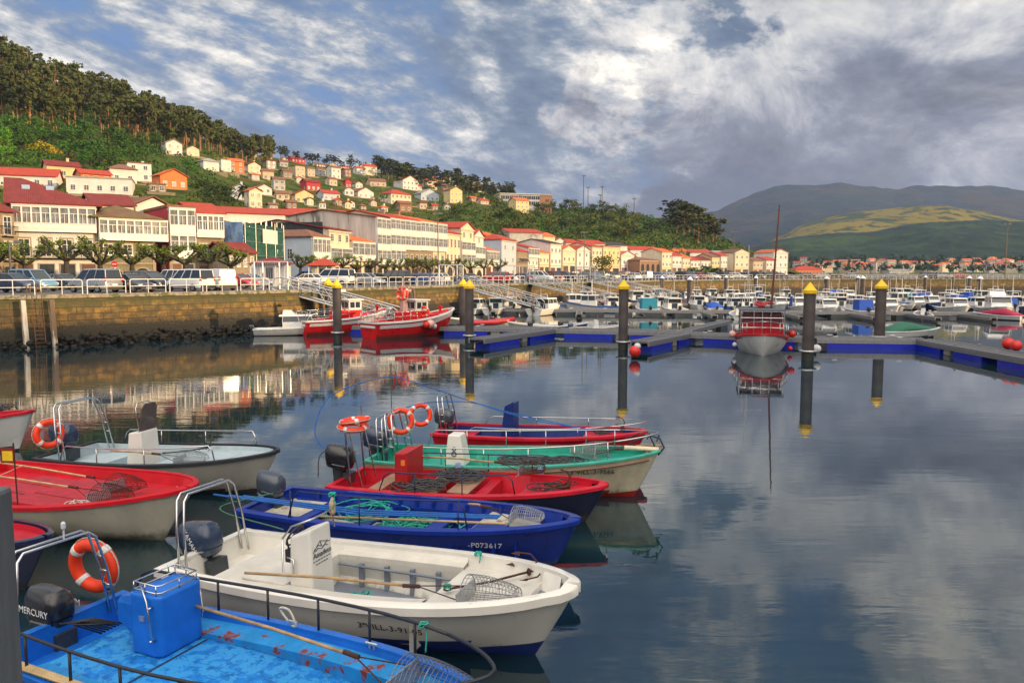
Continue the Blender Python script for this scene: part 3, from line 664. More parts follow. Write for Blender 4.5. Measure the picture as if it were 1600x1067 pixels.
ws = [(1034, 1050, 391, 'cream', 'orange', 'three-storey cream house right of the brown stone warehouse'), (1050, 1066, 397, 'white', 'red', 'white house with shallow red roof beside a three-storey cream house'),
 (1066, 1079, 400, 'cream', 'orange', 'cream house, narrow, standing left of the low red-roofed pair'), (1079, 1095, 404, 'white', 'red', 'low white house with red roof above the palms, left of its twin'),
 (1095, 1111, 404, 'white', 'crimson', 'low white house with crimson roof above the palm trees'), (1112, 1125, 399, 'yellow', 'brown', 'yellow house between the palms and the long grey roof'),
 (1126, 1137, 397, 'white', 'red', 'white house touching the long grey gabled house'), (1148, 1171, 392, 'cream', 'brown', 'big cream gable house at the foot of the wooded point'),
 (1177, 1193, 405, 'beige', 'brown', 'brown house in the gap before the last white block'), (1197, 1213, 404, 'white', 'red', 'low white house with red roof at the end of the street')]
for i, (a, b, v, wl, rf, lb) in enumerate(ws):
    row(a, b, v, lb, wl, rf, 'y' if i in (7,) else 'x', [('shop', 2), ('win', 3)] if v > 396 else [('shop', 2), ('win', 3), ('win', 3)], depth=11, pitch=20, dY=-14)
row(1206, 1229, 392, 'tall white gable house at the far end of the waterfront', 'white', 'orange', 'y', [('win', 3), ('win', 3), ('win', 3)], depth=14, pitch=22, dY=0)
bh = [(796, 848, 300, 306, 360, 'long grey-white house with a dark red roof behind the waterfront', 'grey', 'red', 'x', 3, 14),
 (849, 867, 312, 316, 366, 'small cream house right of the long dark red roof', 'cream', 'orange', 'x', 2, 10), (760, 778, 275, 282, 366, 'white upper house with an orange roof left of the tower house', 'white', 'orange', 'x', 2, 10),
 (866, 884, 320, 326, 374, 'white gable house with a brown roof up behind the black roof', 'white', 'brown', 'y', 2, 12), (884, 908, 324, 330, 376, 'red-roofed house standing behind the gable with roof panels', 'grey', 'red', 'x', 2, 12),
 (914, 946, 345, 352, 377, 'long red-roofed house behind the broad cream block', 'grey', 'red', 'x', 3, 12), (948, 980, 352, 358, 380, 'house with a black roof and white gable above the cream block', 'white', 'dark', 'x', 2, 12),
 (985, 1032, 366, 378, 387, 'long white house with a red roof behind the brown warehouse', 'blue', 'red', 'x', 3, 10), (1044, 1072, 400, 402, 389, 'white and beige house with small roof terrace, second row above the palms', 'beige', 'orange', 'x', 3, 10),
 (1078, 1112, 402, 405, 391, 'red roof with two white gables behind the palm trees', 'white', 'red', 'x', 3, 12), (1120, 1150, 408, 410, 393, 'grey-roofed long white house below the wooded point', 'grey', 'flat', 'x', 3, 14)]
for a, b, y0, y1, v, lb, wl, rf, kd, n, dp in bh: back_house(a, b, y0, y1, v, lb, wl, rf, kd, [('win', n), ('win', n)], depth=dp, pitch=20)
# ---------------------------------------------------------------- houses on the hill
# u0, u1, v top of roof, v base, wall, roof, kind, tier, extra label
HH = [(72,128,254,281,'yellow','crimson','x',0,'with verandah'), (-30,84,257,289,'white','red','x',0,'long'), (124,178,272,290,'orange','red','x',0,'low'), (108,205,283,309,'white','flat','flat',0,'long terrace'),
 (170,217,262,291,'white','brown','hip',0,''), (198,240,257,287,'white','brown','flat',0,'tall'), (247,298,273,303,'orange','orange','y',0,'with wide windows'),
 (257,288,220,244,'white','grey','y',2,'villa'), (290,314,230,246,'cream','brown','y',2,'small'), (347,374,210,227,'yellow','flat','flat',2,'highest, under the pines'), (385,406,233,248,'white','crimson','y',2,''),
 (315,346,248,268,'white','flat','hip',1,'shaded'), (344,364,251,271,'white','flat','flat',1,''), (356,385,250,272,'orange','orange','x',1,''), (385,411,254,273,'cream','crimson','y',1,''), (409,430,265,282,'beige','brown','x',1,''),
 (361,389,292,315,'blue','flat','y',0,'beside the tall palm'), (387,413,294,326,'cream','orange','y',0,'big'), (399,428,288,304,'white','brown','y',0,'with wide gable'), (426,448,279,300,'grey','brown','x',1,'tall'), (430,455,300,314,'beige','brown','x',0,''),
 (453,480,241,256,'red','crimson','x',2,''), (490,511,247,258,'cream','brown','x',2,''), (511,530,250,263,'beige','brown','y',2,''), (531,548,253,265,'cream','red','x',2,''),
 (459,480,257,276,'beige','brown','flat',1,''), (479,494,262,277,'beige','brown','x',1,''), (495,512,263,276,'grey','brown','x',1,''), (515,536,260,280,'white','brown','x',1,''), (441,459,268,282,'stone','brown','x',1,''), (537,551,264,278,'brick','brown','x',1,''),
 (475,505,280,298,'red','crimson','x',0,'rambling'), (458,494,293,314,'yellow','red','y',0,'with attic window'), (501,536,294,311,'blue','red','x',0,''), (538,551,279,293,'red','crimson','y',0,'tiny'), (537,555,294,307,'white','brown','y',0,''),
 (555,589,294,311,'white','brown','y',0,'wide'), (555,574,264,277,'white','red','x',1,''), (566,593,258,276,'cream','red','x',1,''), (592,607,259,274,'blue','brown','y',1,''), (608,623,262,271,'beige','orange','x',1,''),
 (575,607,280,293,'beige','brown','x',0,''), (623,660,275,297,'white','red','y',1,'L-shaped'), (664,687,277,295,'beige','red','x',1,''), (602,652,294,318,'cream','red','hip',0,'large'), (653,691,296,315,'blue','flat','y',0,'double gabled'),
 (621,648,315,332,'brick','brown','x',0,''), (738,758,286,301,'yellow','brown','x',1,''), (699,727,295,320,'yellow','brown','y',0,''), (801,832,305,329,'yellow','orange','x',0,'below the school'), (690,702,289,304,'brick','brown','x',1,''),
 (734,747,308,317,'brick','orange','x',0,'small'), (748,767,311,320,'beige','red','x',0,''), (420,436,318,334,'grey','brown','x',0,''), (232,262,300,312,'stone','brown','flat',0,'ruined'), (512,530,279,292,'beige','brown','x',1,'small'), (436,452,252,263,'grey','brown','x',2,''), (646,662,289,298,'white','red','x',1,'small'), (572,590,247,257,'cream','brown','x',2,''), (610,640,306,316,'beige','orange','x',1,'half-hidden')]
xr = random.Random(77)
for _ in range(2500):
    if len(HH) > 132: break
    u = xr.uniform(395, 700) if len(HH) < 120 else xr.uniform(180, 400); sky_ = 244+(u-395)*.10; v = xr.uniform(max(sky_, 250), 332) if u > 400 else xr.uniform(270, 318); wd = xr.uniform(12, 21); ht = wd*xr.uniform(.62, .85)
    if any(abs((a+b_)/2-u) < (b_-a+wd)*.50+1 and abs((c+d)/2-(v-ht/2)) < (d-c+ht)*.45 for a, b_, c, d, *_q in HH): continue
    HH.append((u-wd/2, u+wd/2, v-ht, v, xr.choice(('cream', 'white', 'beige', 'yellow', 'stone', 'grey', 'brick', 'white')), xr.choice(('brown', 'orange', 'red', 'brown', 'crimson')), xr.choice(('x', 'y', 'hip')), 0 if v > 290 else 1 if v > 268 else 2, ''))
tiers = {0: [], 1: [], 2: []}
for h in HH: tiers[h[7]].append(h)
TN = {0: 'in the lower hillside row', 1: 'in the middle hillside row', 2: 'in the top hillside row'}
RN = {'red': 'red', 'crimson': 'dark red', 'orange': 'orange', 'brown': 'brown', 'flat': 'flat grey', 'dark': 'black', 'grey': 'grey'}
WN = {'yellow': 'pale yellow', 'cream': 'cream', 'white': 'white', 'orange': 'orange', 'blue': 'bluish white', 'beige': 'beige', 'grey': 'grey', 'red': 'red', 'stone': 'stone', 'brick': 'brick'}
hr = random.Random(11); TWL = []
for ti, lst in tiers.items():
    lst.sort(key=lambda h: h[0]+h[1])
    for i, (u0, u1, vt, vb, wl, rf, kd, _, ex) in enumerate(lst):
        base, s = hill_at((u0+u1)/2, vb); Y = base.y; k = Y/1200; wpx = u1-u0
        phi = R(hr.uniform(28, 50)); W = wpx*k*(.80 if wpx < 80 else .93); dep = min(W*.8, 9+hr.random()*2); 
        if wpx > 80: phi = R(22)
        Ht = (vb-vt)*k; c = V((base.x, base.y, 0)); xd = V((math.cos(phi), math.sin(phi), 0)); p0 = c-xd*W*.5
        pit = 26 if kd != 'flat' else 0; rise = {'x': dep/2, 'y': W/2, 'hip': min(W, dep)/2, 'flat': .3}[kd]*math.tan(R(26)) if kd != 'flat' else .3
        pit2 = 26
        if rise > Ht*.42: pit2 = math.degrees(math.atan(math.tan(R(26))*Ht*.42/rise)); rise = Ht*.42
        H = max(2.4, Ht-rise); nf = max(1, round(H/3)); nw = max(2, round(W/3))
        exs = (ex+', ') if ex.startswith(('with', 'beside', 'below', 'highest')) else ''
        lab = ' '.join(f"{(ex+' ') if ex and not exs else ''}{WN[wl]} house, {RN[rf]} roof, {ordn(i+1)} from left {TN[ti]}".split())
        rfm = 'flat' if rf == 'grey' else rf
        tw = MB(); tw.box(-1.2, -2.6-hr.random(), -4.2, W+1.4+hr.random(), -.02, hr.uniform(-.35, .15)); TWL.append(tw)
        ht_ = house('house', lab, p0, p0+xd*W, base.z-.2, H, dep, wl, rfm, kd, [('win', nw)]*nf, pitch=pit2, base=-4, side=nf, ov=.45, chim=1 if hr.random() < .35 else 0, group='houses on the hillside')[0]
        tw.build('terrace_wall', W_['stone' if hr.random() < .6 else 'mossstone'], ht_)
# the school on the brow
base, s = hill_at(790, 318); a = hill_at(757, 318)[0]
t = thing('school', 'long modern grey building with ribbon windows and a brick end on the brow', 'school', (PD(781, 300, 500).x, 500, hill_p(800, 3).z+1.2), R(14))
mb = MB(); mb.box(0, 0, -4, 27, 16, 7.6); mb.build('wall', W_['grey'], t)
mb = MB(); mb.box(27.01, -.3, -4, 35, 12, 7.4); mb.build('brick_wing', W_['brick'], t)
mb = MB(); mb.box(-.4, -.7, 7.62, 27, 16.5, 8.1); mb.box(27, -.6, 7.6, 35.3, 12.4, 7.9); mb.build('roof', M('pale_roof', (.6, .58, .55), .8), t)
for r_ in (1.0, 4.4):
    for i in range(9):
        mb = MB(); x = .6+i*2.9; mb.box(x, -.06, r_, x+2.7, .02, r_+2.3, 1); mb.box(x, -.12, r_, x+.12, -.003, r_+2.3, 0); mb.box(x+1.3, -.1, r_, x+1.4, -.003, r_+2.3, 0); mb.box(x+.12, -.12, r_+2.2, x+2.7, -.003, r_+2.35, 0)
        mb.build('window', [WHITE, GLASS], t)
# ---------------------------------------------------------------- far town across the bay
fr = random.Random(5); fw = [(W_['white'], 'white'), (W_['cream'], 'cream'), (W_['beige'], 'beige'), (W_['grey'], 'grey')]
fmesh = []
for q in range(8):
    mb = MB(); W = fr.uniform(9, 18); D = fr.uniform(8, 12); H = fr.choice([4, 6.2, 6.5, 9]); rr = H+D/2*.42
    mb.box(0, 0, -8, W, D, H, 0); mb.add([(-.4, -.4, H), (W+.4, -.4, H), (W+.4, D/2, rr), (-.4, D/2, rr), (W+.4, D+.4, H), (-.4, D+.4, H)], [(0, 1, 2, 3), (3, 2, 4, 5)], 1)
    mb.add([(0, 0, H), (0, D, H), (0, D/2, rr-.1)], [(0, 1, 2)], 0); mb.add([(W, 0, H), (W, D, H), (W, D/2, rr-.1)], [(0, 1, 2)], 0)
    for f in range(int(H//3)):
        for j in range(int(W//3)): mb.box(j*3+.9, -.05, f*3+.9, j*3+2.1, .02, f*3+2.3, 2)
    fmesh.append(mb.mesh('far_house', [fw[q % 4][0], T_['orange' if q % 3 else 'red'], GLASS]))
fl = sorted([(fr.uniform(1236, 1345), fr.uniform(412, 423)) for _ in range(34)]+[(fr.uniform(1345, 1425), fr.uniform(412, 423)) for _ in range(16)]+[(fr.uniform(1425, 1600), fr.uniform(407, 421)) for _ in range(40)]+[(fr.uniform(1150, 1230), fr.uniform(345, 405)) for _ in range(0)])
for i, (u, v) in enumerate(fl):
    Y = 1150 if v < 411 else 1040 if v < 416 else 940 if v < 420 else 880
    p = PD(u, v, Y); q = fr.randrange(8)
    o = inst('distant_house', fmesh[q], None, (p.x, p.y, max(2, p.z)), R(fr.uniform(-35, 35)), (.72, .72, fr.uniform(.55, .8)))
    tag(o, f"distant {fw[q % 4][1]} house across the bay, {ordn(i+1)} from the left there", 'house', 'houses across the bay')
p = PD(1243, 421, 820); t = thing('brick_warehouse', 'long orange brick hall with red roof beyond the breakwater', 'hall', (p.x, p.y, 2), R(8))
mb = MB(); mb.box(0, 0, 0, 31, 16, 6); mb.build('wall', W_['orange'], t); roof(t, 31, 16, 6, 'hip', T_['red'], 24)
for j in range(8): inst('window', window_me(1.6, 2.4), t, (2.2+j*3.8, 0, 1.8))
p = PD(1390, 421, 830); t = thing('grey_shed', 'long low grey industrial shed across the bay', 'shed', (p.x, p.y, 2), R(4))
mb = MB(); mb.box(0, 0, 0, 22, 14, 5.4); mb.build('wall', W_['grey'], t); roof(t, 22, 14, 5.4, 'x', T_['flat'], 10)
for (u0, u1, v, lb) in ((1455, 1500, 405, 'pale apartment block with orange roof left of the far lamp post'), (1515, 1560, 408, 'cream apartment block right of the far lamp post')):
    p = PD(u0, v+14, 1000); t = thing('apartment_block', lb, 'apartment block', (p.x, p.y, 3), R(5)); W = (u1-u0)/1200*1000
    mb = MB(); mb.box(0, 0, 0, W, 14, 11); mb.build('wall', W_['cream'], t); roof(t, W, 14, 11, 'hip', T_['orange'], 18)
    for f in range(3):
        for j in range(7): inst('window', window_me(1.8, 1.6), t, ((j+.5)*W/7, 0, 1.4+f*3.3))

ft = MB()
for _ in range(520):
    u = fr.uniform(1200, 1640); v = fr.uniform(404, 423); Y = 1180 if v < 411 else 1060 if v < 416 else 960 if v < 420 else 870; p = PD(u, v, Y+fr.uniform(-20, 25)); r_ = fr.uniform(2.5, 6); p.z = max(p.z, 3)
    for _q in range(14): d = V((fr.gauss(0, 1), fr.gauss(0, 1), fr.gauss(0, .7))).normalized(); c = p+d*r_*fr.random()**.4+V((0, 0, r_*.5)); a = V((fr.uniform(-1, 1), fr.uniform(-1, 1), fr.uniform(-1, 1)))*r_*.45; b_ = V((fr.uniform(-1, 1), fr.uniform(-1, 1), fr.uniform(-1, 1)))*r_*.45; ft.add([c-a, c-b_, c+a, c+b_], [(0, 1, 2, 3)])
tag(ft.build('distant_trees', M('distant_foliage', (.018, .045, .015), .9, var=.5, scale=.05)), 'dark trees scattered among the houses across the bay', 'trees', kind='stuff')
# ================================================================ vegetation
def leaf_mat(name, a, b, rnd=.25, sc_=.5):
    m = bpy.data.materials.new(name); m.use_nodes = True; g = NT(m.node_tree); bs = [n for n in g.n if n.type == 'BSDF_PRINCIPLED'][0]
    p = g.new('ShaderNodeNewGeometry').outputs['Position']; oi = g.new('ShaderNodeObjectInfo').outputs['Random']
    n = g.noise(p, sc_, 6, .7); c = g.mix(g.ramp(n, [(.35, 0.), (.65, 1.)]), (*a, 1), (*b, 1))
    hs = g.new('ShaderNodeHueSaturation', ins={'Color': c}); g.set(hs, 'Value', g.math('ADD', g.math('MULTIPLY', oi, rnd*2), 1-rnd)); g.set(hs, 'Hue', g.math('ADD', g.math('MULTIPLY', oi, .03), .485))
    g.l.new(hs.outputs[0], bs.inputs[0]); bs.inputs['Roughness'].default_value = .75; bs.inputs['Specular IOR Level'].default_value = .2
    return m
L_EUC = leaf_mat('eucalyptus_leaves', (.036, .054, .013), (.098, .104, .022)); L_GRN = leaf_mat('broad_leaves', (.022, .068, .010), (.060, .145, .014)); L_DRK = leaf_mat('dark_leaves', (.018, .038, .012), (.050, .075, .016))
L_PIN = leaf_mat('pine_needles', (.016, .030, .014), (.038, .050, .016)); L_OLV = leaf_mat('olive_leaves', (.06, .075, .012), (.12, .135, .02)); L_GOR = leaf_mat('gorse_flowers', (.30, .20, .01), (.52, .36, .015)); L_PLM = leaf_mat('palm_leaves', (.03, .05, .015), (.09, .11, .03))
BK_E = M('eucalyptus_bark', (.42, .21, .10), .85, var=.4, scale=.7); BK_D = M('dark_bark', (.055, .042, .032), .9, var=.4, scale=3, bump=.6)
def clump(mb, c, r, n, q, rn, sq=.75):
    for _ in range(n):
        d = V((rn.gauss(0, 1), rn.gauss(0, 1), rn.gauss(0, 1))).normalized(); p = V(c)+V((d.x, d.y, d.z*sq))*r*(.55+.5*rn.random())
        nr = (d+V((rn.uniform(-.9, .9), rn.uniform(-.9, .9), rn.uniform(-.5, 1.)))).normalized(); a = nr.orthogonal().normalized(); b = nr.cross(a); s = q*rn.uniform(.55, 1.25)
        an = rn.random()*6.28; a2 = a*math.cos(an)+b*math.sin(an); b2 = nr.cross(a2)
        mb.add([p-a2*s, p-b2*s*.55, p+a2*s, p+b2*s*.6], [(0, 1, 2, 3)])
def eucalyptus(mbT, mbL, o, h, rn, n=22, q=.55, wid=.17, lo=.34):
    o = V(o); top = o+V((rn.uniform(-.06, .06)*h, rn.uniform(-.06, .06)*h, h)); mid = o.lerp(top, .5)+V((rn.uniform(-.03, .03)*h, 0, 0))
    if mbT: mbT.tube([o-V((0, 0, 1)), mid, o.lerp(top, .93)], h*.016, 5, r2=h*.004)
    for i in range(n):
        f = lo+(1-lo)*rn.random()**.8; a = rn.random()*6.28; rr = h*wid*rn.random()**.5*(1.15-.7*abs(f-.72)/.3*.5); c = o.lerp(top, f)+V((math.cos(a)*rr, math.sin(a)*rr, 0))
        if mbT and i < 7: mbT.tube([o.lerp(top, f-.10), c], h*.005, 3, r2=h*.002)
        clump(mbL, c, h*rn.uniform(.055, .095), 15, q, rn)
def broadleaf(mbT, mbL, o, h, rn, n=13, q=.5, wid=.34):
    o = V(o); top = o+V((0, 0, h*.75))
    if mbT: mbT.tube([o-V((0, 0, 1)), o.lerp(top, .5)], h*.035, 5, r2=h*.02)
    for i in range(n):
        d = V((rn.gauss(0, 1), rn.gauss(0, 1), rn.gauss(0, .8))).normalized(); c = o+V((0, 0, h*.58))+V((d.x*h*wid, d.y*h*wid, d.z*h*.3))*rn.uniform(.4, 1.)
        if mbT and i < 6: mbT.tube([o.lerp(top, .42), c], h*.012, 3, r2=h*.004)
        clump(mbL, c, h*rn.uniform(.12, .19), 18, q, rn)
def pine(mbT, mbL, o, h, rn, q=.5, lo=.55, wid=.26):
    o = V(o); top = o+V((rn.uniform(-.08, .08)*h, 0, h*.95))
    mbT.tube([o-V((0, 0, 1)), o.lerp(top, .5)+V((h*.02, 0, 0)), top], h*.02, 5, r2=h*.006)
    for i in range(15):
        f = lo+(1-lo)*rn.random(); a = rn.random()*6.28; c = o.lerp(top, f)+V((math.cos(a), math.sin(a), .12))*h*wid*rn.uniform(.4, 1.)*(1.25-.5*f)
        mbT.tube([o.lerp(top, f-.06), c], h*.006, 3, r2=h*.002); clump(mbL, c, h*rn.uniform(.06, .10), 14, q, rn, .45)
rt = random.Random(21)
def proto(kind, fn, mats, n, **k):
    out = []
    for _ in range(n):
        a, b = MB(), MB(); fn(a, b, (0, 0, 0), 10., rt, **k); out.append((a.mesh('trunk', mats[0]), b.mesh('crown', mats[1])))
    return out
PE = proto('e', eucalyptus, (BK_E, L_EUC), 7); PB = proto('b', broadleaf, (BK_D, L_GRN), 5); PD_ = proto('d', broadleaf, (BK_D, L_DRK), 5); PP = proto('p', pine, (BK_D, L_PIN), 4); PO = proto('o', broadleaf, (BK_D, L_OLV), 3)
def vis_uv(p):
    d = V(p)-V((0, 0, 5)); dep = d.y*cp-d.z*sn; return 800+1200*d.x/dep, 533.5-1200*(d.y*sn+d.z*cp)/dep
def blocked(loc, h=8):
    u, v = vis_uv(loc); k = h*1200/loc[1]
    return any(a-2 < u < b+2 and vt-1 < v and v-k < vb-(vb-vt)*.3 and v > vt+2 for a, b, vt, vb, *_ in HH)
def plant(name, pr, loc, h, label, cat, group, wide=1.):
    if name == 'broadleaf_tree' and blocked(loc, h*1.05): return
    a, b = rt.choice(pr); t = thing(name, label, cat, loc, rt.random()*6.28, group); t.scale = (h/10*wide, h/10*wide, h/10)
    inst('trunk', a, t); inst('crown', b, t); return t
LB_E = 'tall orange-trunked eucalyptus in the dense wood on the left hill'; LB_P = 'dark pine standing on the skyline of the middle ridge'
LB_B = 'bright green leafy tree on the slope below the eucalyptus wood'; LB_D = 'dark green bushy tree on the slope above the town'
base_line = [(-80, 190), (0, 193), (150, 214), (300, 238), (400, 262), (440, 270)]
def s_at(u, v): return hill_at(u, v)[1]
pts = []
for _ in range(236):
    u = rt.uniform(-70, 425); s0 = s_at(u, lerp_tab(base_line, u)); s = s0+(4.15-s0)*rt.random()**1.2; pts.append((u, s))
for u, s in pts: plant('eucalyptus_tree', PE, hill_p(u, s), rt.uniform(13, 19)*(1 if u < 330 else .85), LB_E, 'tree', 'eucalyptus trees of the hilltop wood')
for _ in range(34):
    u = rt.uniform(425, 610); plant('pine_tree', PP, hill_p(u, rt.uniform(3.7, 4.4)), rt.uniform(7, 12), 'dark pine on the ridge behind the highest houses', 'tree', 'pines behind the highest houses')
for _ in range(88):
    u = rt.uniform(585, 800); plant('pine_tree', PP if rt.random() < .6 else PE, hill_p(u, rt.uniform(3.0, 4.2)), rt.uniform(10, 15)*(1 if u < 740 else .75), LB_P, 'tree', 'pines on the middle ridge', 1.7)
for _ in range(70):
    u = rt.uniform(-60, 330); v0 = lerp_tab(base_line, u)+rt.uniform(4, 48); plant('broadleaf_tree', PB, hill_at(u, v0)[0], rt.uniform(6, 10), LB_B, 'tree', 'green trees below the eucalyptus wood', 1.25)
for _ in range(30):
    u = rt.uniform(270, 420); plant('broadleaf_tree', PD_, hill_at(u, rt.uniform(312, 340))[0], rt.uniform(5, 8), 'dark tree on the slope right of the orange house', 'tree', 'trees right of the orange house', 1.2)
for _ in range(60):
    u = rt.uniform(420, 700); v_ = rt.uniform(262, 330); plant('broadleaf_tree', PB if rt.random() < .4 else PO, hill_at(u, v_)[0], rt.uniform(3.5, 6), 'small tree standing between the hillside houses', 'tree', 'small trees between the hillside houses', 1.3)
for _ in range(40):
    u = rt.uniform(430, 640); plant('broadleaf_tree', PB if rt.random() < .5 else PD_, hill_at(u, rt.uniform(318, 340))[0], rt.uniform(6, 9), 'tree in the green belt under the hillside houses', 'tree', 'green belt under the hillside houses', 1.2)
for _ in range(95):
    u = rt.uniform(650, 1030); s = rt.uniform(1.3, 3.9); plant('broadleaf_tree', PD_ if rt.random() < .7 else PO, hill_p(u, s), rt.uniform(6, 11), LB_D, 'tree', 'trees on the slope above the town', 1.25)
for (u, v, h) in [(1050, 343, 19), (1062, 346, 19), (1075, 350, 20), (1088, 352, 20), (1098, 358, 19), (1108, 365, 18), (1070, 360, 17), (1092, 366, 17), (1112, 372, 15), (1060, 356, 14), (1082, 372, 14), (1102, 378, 13), (1046, 352, 11), (1068, 370, 13), (1076, 362, 16), (1096, 374, 15), (1086, 360, 19), (1104, 368, 17), (1114, 384, 12), (1090, 384, 12), (1058, 366, 13), (1118, 378, 14), (1080, 356, 20)]:
    plant('pine_tree' if h == 19 and u < 1055 else 'eucalyptus_tree', PP if u < 1055 else PE, hill_at(u, v)[0], h*1.05, 'umbrella-shaped pine topping the wooded point' if u < 1055 and h == 19 else 'big brown-green tree massed on the wooded point', 'tree', None if u < 1055 and h == 19 else 'big trees on the wooded point', 2.0)
# countless bushes and the wood behind the front trees
def scatter(name, mats, n, fu, fs, size, q, label, cat, kf=None, ex=.75):
    mb = MB()
    for _ in range(n):
        u = fu(); s = fs(u); p = hill_p(u, s)
        if blocked(p, 2.5): continue
        mb.k = rt.randrange(len(mats)) if kf is None else kf(u, p)
        r_ = rt.uniform(*size); sc1 = p.y/300
        clump(mb, p+V((0, 0, r_*.3)), r_, int(13*r_), q*max(1, sc1), rt, ex)
    return tag(mb.build(name, mats), label, cat, kind='stuff')
scatter('scrub', [L_GRN, L_DRK, L_OLV], 2600, lambda: rt.uniform(-80, 1180), lambda u: rt.uniform(.55, 4.1), (1., 2.6), .42, 'green and olive scrub covering the whole hillside', 'scrub', lambda u, p: (0 if u < 330 and p.y > 230 else rt.choice((0, 1, 2, 2)) if u < 650 else rt.choice((0, 1, 1, 2))))
scatter('scrub', [L_GRN, L_DRK], 420, lambda: rt.uniform(-80, 330), lambda u: rt.uniform(2.15, s_at(u, lerp_tab(base_line, u))), (2., 3.8), .55, 'bright green bushes packed below the eucalyptus wood', 'bushes', lambda u, p: int(rt.random() < .3))
scatter('scrub', [L_DRK, L_GRN, L_OLV], 620, lambda: rt.uniform(640, 1180), lambda u: rt.uniform(1.2, 4.1), (1.6, 3.2), .5, 'dark bushes packed on the slope above the town', 'bushes')
for (u, v, n) in [(35, 232, 26), (70, 240, 26), (48, 225, 12), (172, 252, 5), (30, 195, 10), (345, 258, 8), (395, 232, 6), (980, 361, 6), (700, 365, 5)]:
    mb = MB(); c, s_ = hill_at(u, v)
    for _ in range(n): clump(mb, c+V((rt.gauss(0, 4.5 if n > 9 else 2), rt.gauss(0, 3), rt.uniform(.3, 1.8))), rt.uniform(.7, 1.5), 22, .32, rt)
    tag(mb.build('gorse_bushes', L_GOR), f"yellow flowering gorse patch {['above the yellow house', 'left of the white villa', 'on the slope'][0] if u < 90 else 'on the hillside'}", 'gorse', kind='stuff')
mT, mL = MB(), MB()
for _ in range(330):
    u = rt.uniform(-120, 430); s0 = s_at(u, lerp_tab(base_line, u)); s = s0+.2+(4.9-s0)*rt.random(); eucalyptus(mT, mL, hill_p(u, s), rt.uniform(11, 17), rt, n=9, q=.75)
f = tag(mL.build('forest', L_EUC), 'deep eucalyptus forest filling the hilltop between the nearest trees', 'forest', kind='stuff'); mT.build('trunks', BK_E, f)['kind'] = 'stuff'
# palms and the round tree
def palm(label, loc, h, r, group=None):
    t = thing('palm_tree', label, 'palm tree', loc, 0, group); mb = MB(); mb.tube([(0, 0, -1), (0, 0, h*.5), (.1, 0, h)], r*.12, 7, r2=r*.09); mb.build('trunk', BK_D, t)
    mb = MB()
    for i in range(30):
        a = i*2.4; el = rt.uniform(-.5, 1.2); pr = None
        for k in range(6):
            f_ = k/5; x = r*f_*math.cos(el*.6)*(1-.1*f_); z = h+r*(math.sin(el)*f_*.9-1.0*f_*f_*.75); wv = r*.16*math.sin(PI*min(1, f_*.9+.1))
            c = V((math.cos(a)*x, math.sin(a)*x, z)); sd_ = V((-math.sin(a), math.cos(a), -.25))*wv; cur = (c-sd_, c, c+V((sd_.x, sd_.y, -sd_.z))*-1*-1)
            if pr: mb.add([pr[0], pr[1], cur[1], cur[0], pr[2], cur[2]], [(0, 1, 2, 3), (1, 4, 5, 2)])
            pr = cur
    mb.build('crown', L_PLM, t); return t
palm('tall date palm in front of the cream house on the hillside', hill_at(384, 320)[0], 4.5, 4.2)
for i, u in enumerate((1082, 1104, 1118, 1139)): palm(f"{['bushy', 'tall', 'middle', 'small'][i]} palm before the white houses, {ORD[i+1]} from the left", (PD(u, 420, 262).x, 262, QZ), (2.6, 3.0, 2.4, 1.8)[i], (3.4, 3.4, 3.2, 2.4)[i], 'palms on the waterfront')
t = thing('round_tree', 'round full-leaved tree on the car park before the broad cream block', 'tree', (PD(939, 420, 215).x, 215, QZ)); a, b = MB(), MB(); broadleaf(a, b, (0, 0, 0), 7.2, rt, n=26, q=.28, wid=.42)
for _ in range(20): clump(b, (rt.gauss(0, 1.6), rt.gauss(0, 1.6), rt.uniform(1.5, 6)), 1., 34, .25, rt)
a.build('trunk', BK_D, t); b.build('crown', L_OLV, t)
t = thing('poplar_tree', 'pale spring-green poplar at the left edge above the roofs', 'tree', hill_at(12, 262)[0]); a, b = MB(), MB(); a.tube([(0, 0, -1), (0, 0, 8)], .25, 6, r2=.05)
for i in range(44): f_ = rt.random(); clump(b, (rt.gauss(0, 1.3*(1.15-f_)), rt.gauss(0, 1.3), 1+f_*10), .9, 22, .3, rt)
a.build('trunk', BK_D, t); b.build('crown', leaf_mat('spring_leaves', (.06, .16, .01), (.12, .28, .02)), t)
# pollarded plane trees
def plane_proto():
    a, b = MB(), MB(); h = rt.uniform(2.1, 2.5); a.tube([(0, 0, 0), (.05, .03, h*.5), (0, 0, h)], .24, 8, r2=.19)
    for i in range(7):
        an = i*.9+rt.uniform(-.3, .3); p = V((0, 0, h-.1)); pts_ = [p.copy()]; d = V((math.cos(an), math.sin(an), .75))
        for k in range(4): p = p+d.normalized()*rt.uniform(.45, .62); d += V((rt.uniform(-.5, .5), rt.uniform(-.5, .5), rt.uniform(-.25, .35))); pts_.append(p.copy())
        a.tube(pts_, .13, 6, r2=.085); a.lathe([(.02, -.12), (.15, -.04), (.15, .08), (.02, .15)], pts_[-1], 6)
        for k in range(5):
            e = pts_[-1]+V((rt.gauss(0, .18), rt.gauss(0, .18), rt.uniform(.15, .6))); a.tube([pts_[-1], e], .025, 3); clump(b, e, .32, 11, .12, rt)
        for q_ in pts_[1:]: clump(b, q_+V((0, 0, .12)), .34, 9, .13, rt)
    return a.mesh('trunk', BK_D), b.mesh('crown', L_SPR)
L_SPR = leaf_mat('plane_leaves', (.05, .10, .012), (.12, .17, .02)); PL = [plane_proto() for _ in range(5)]
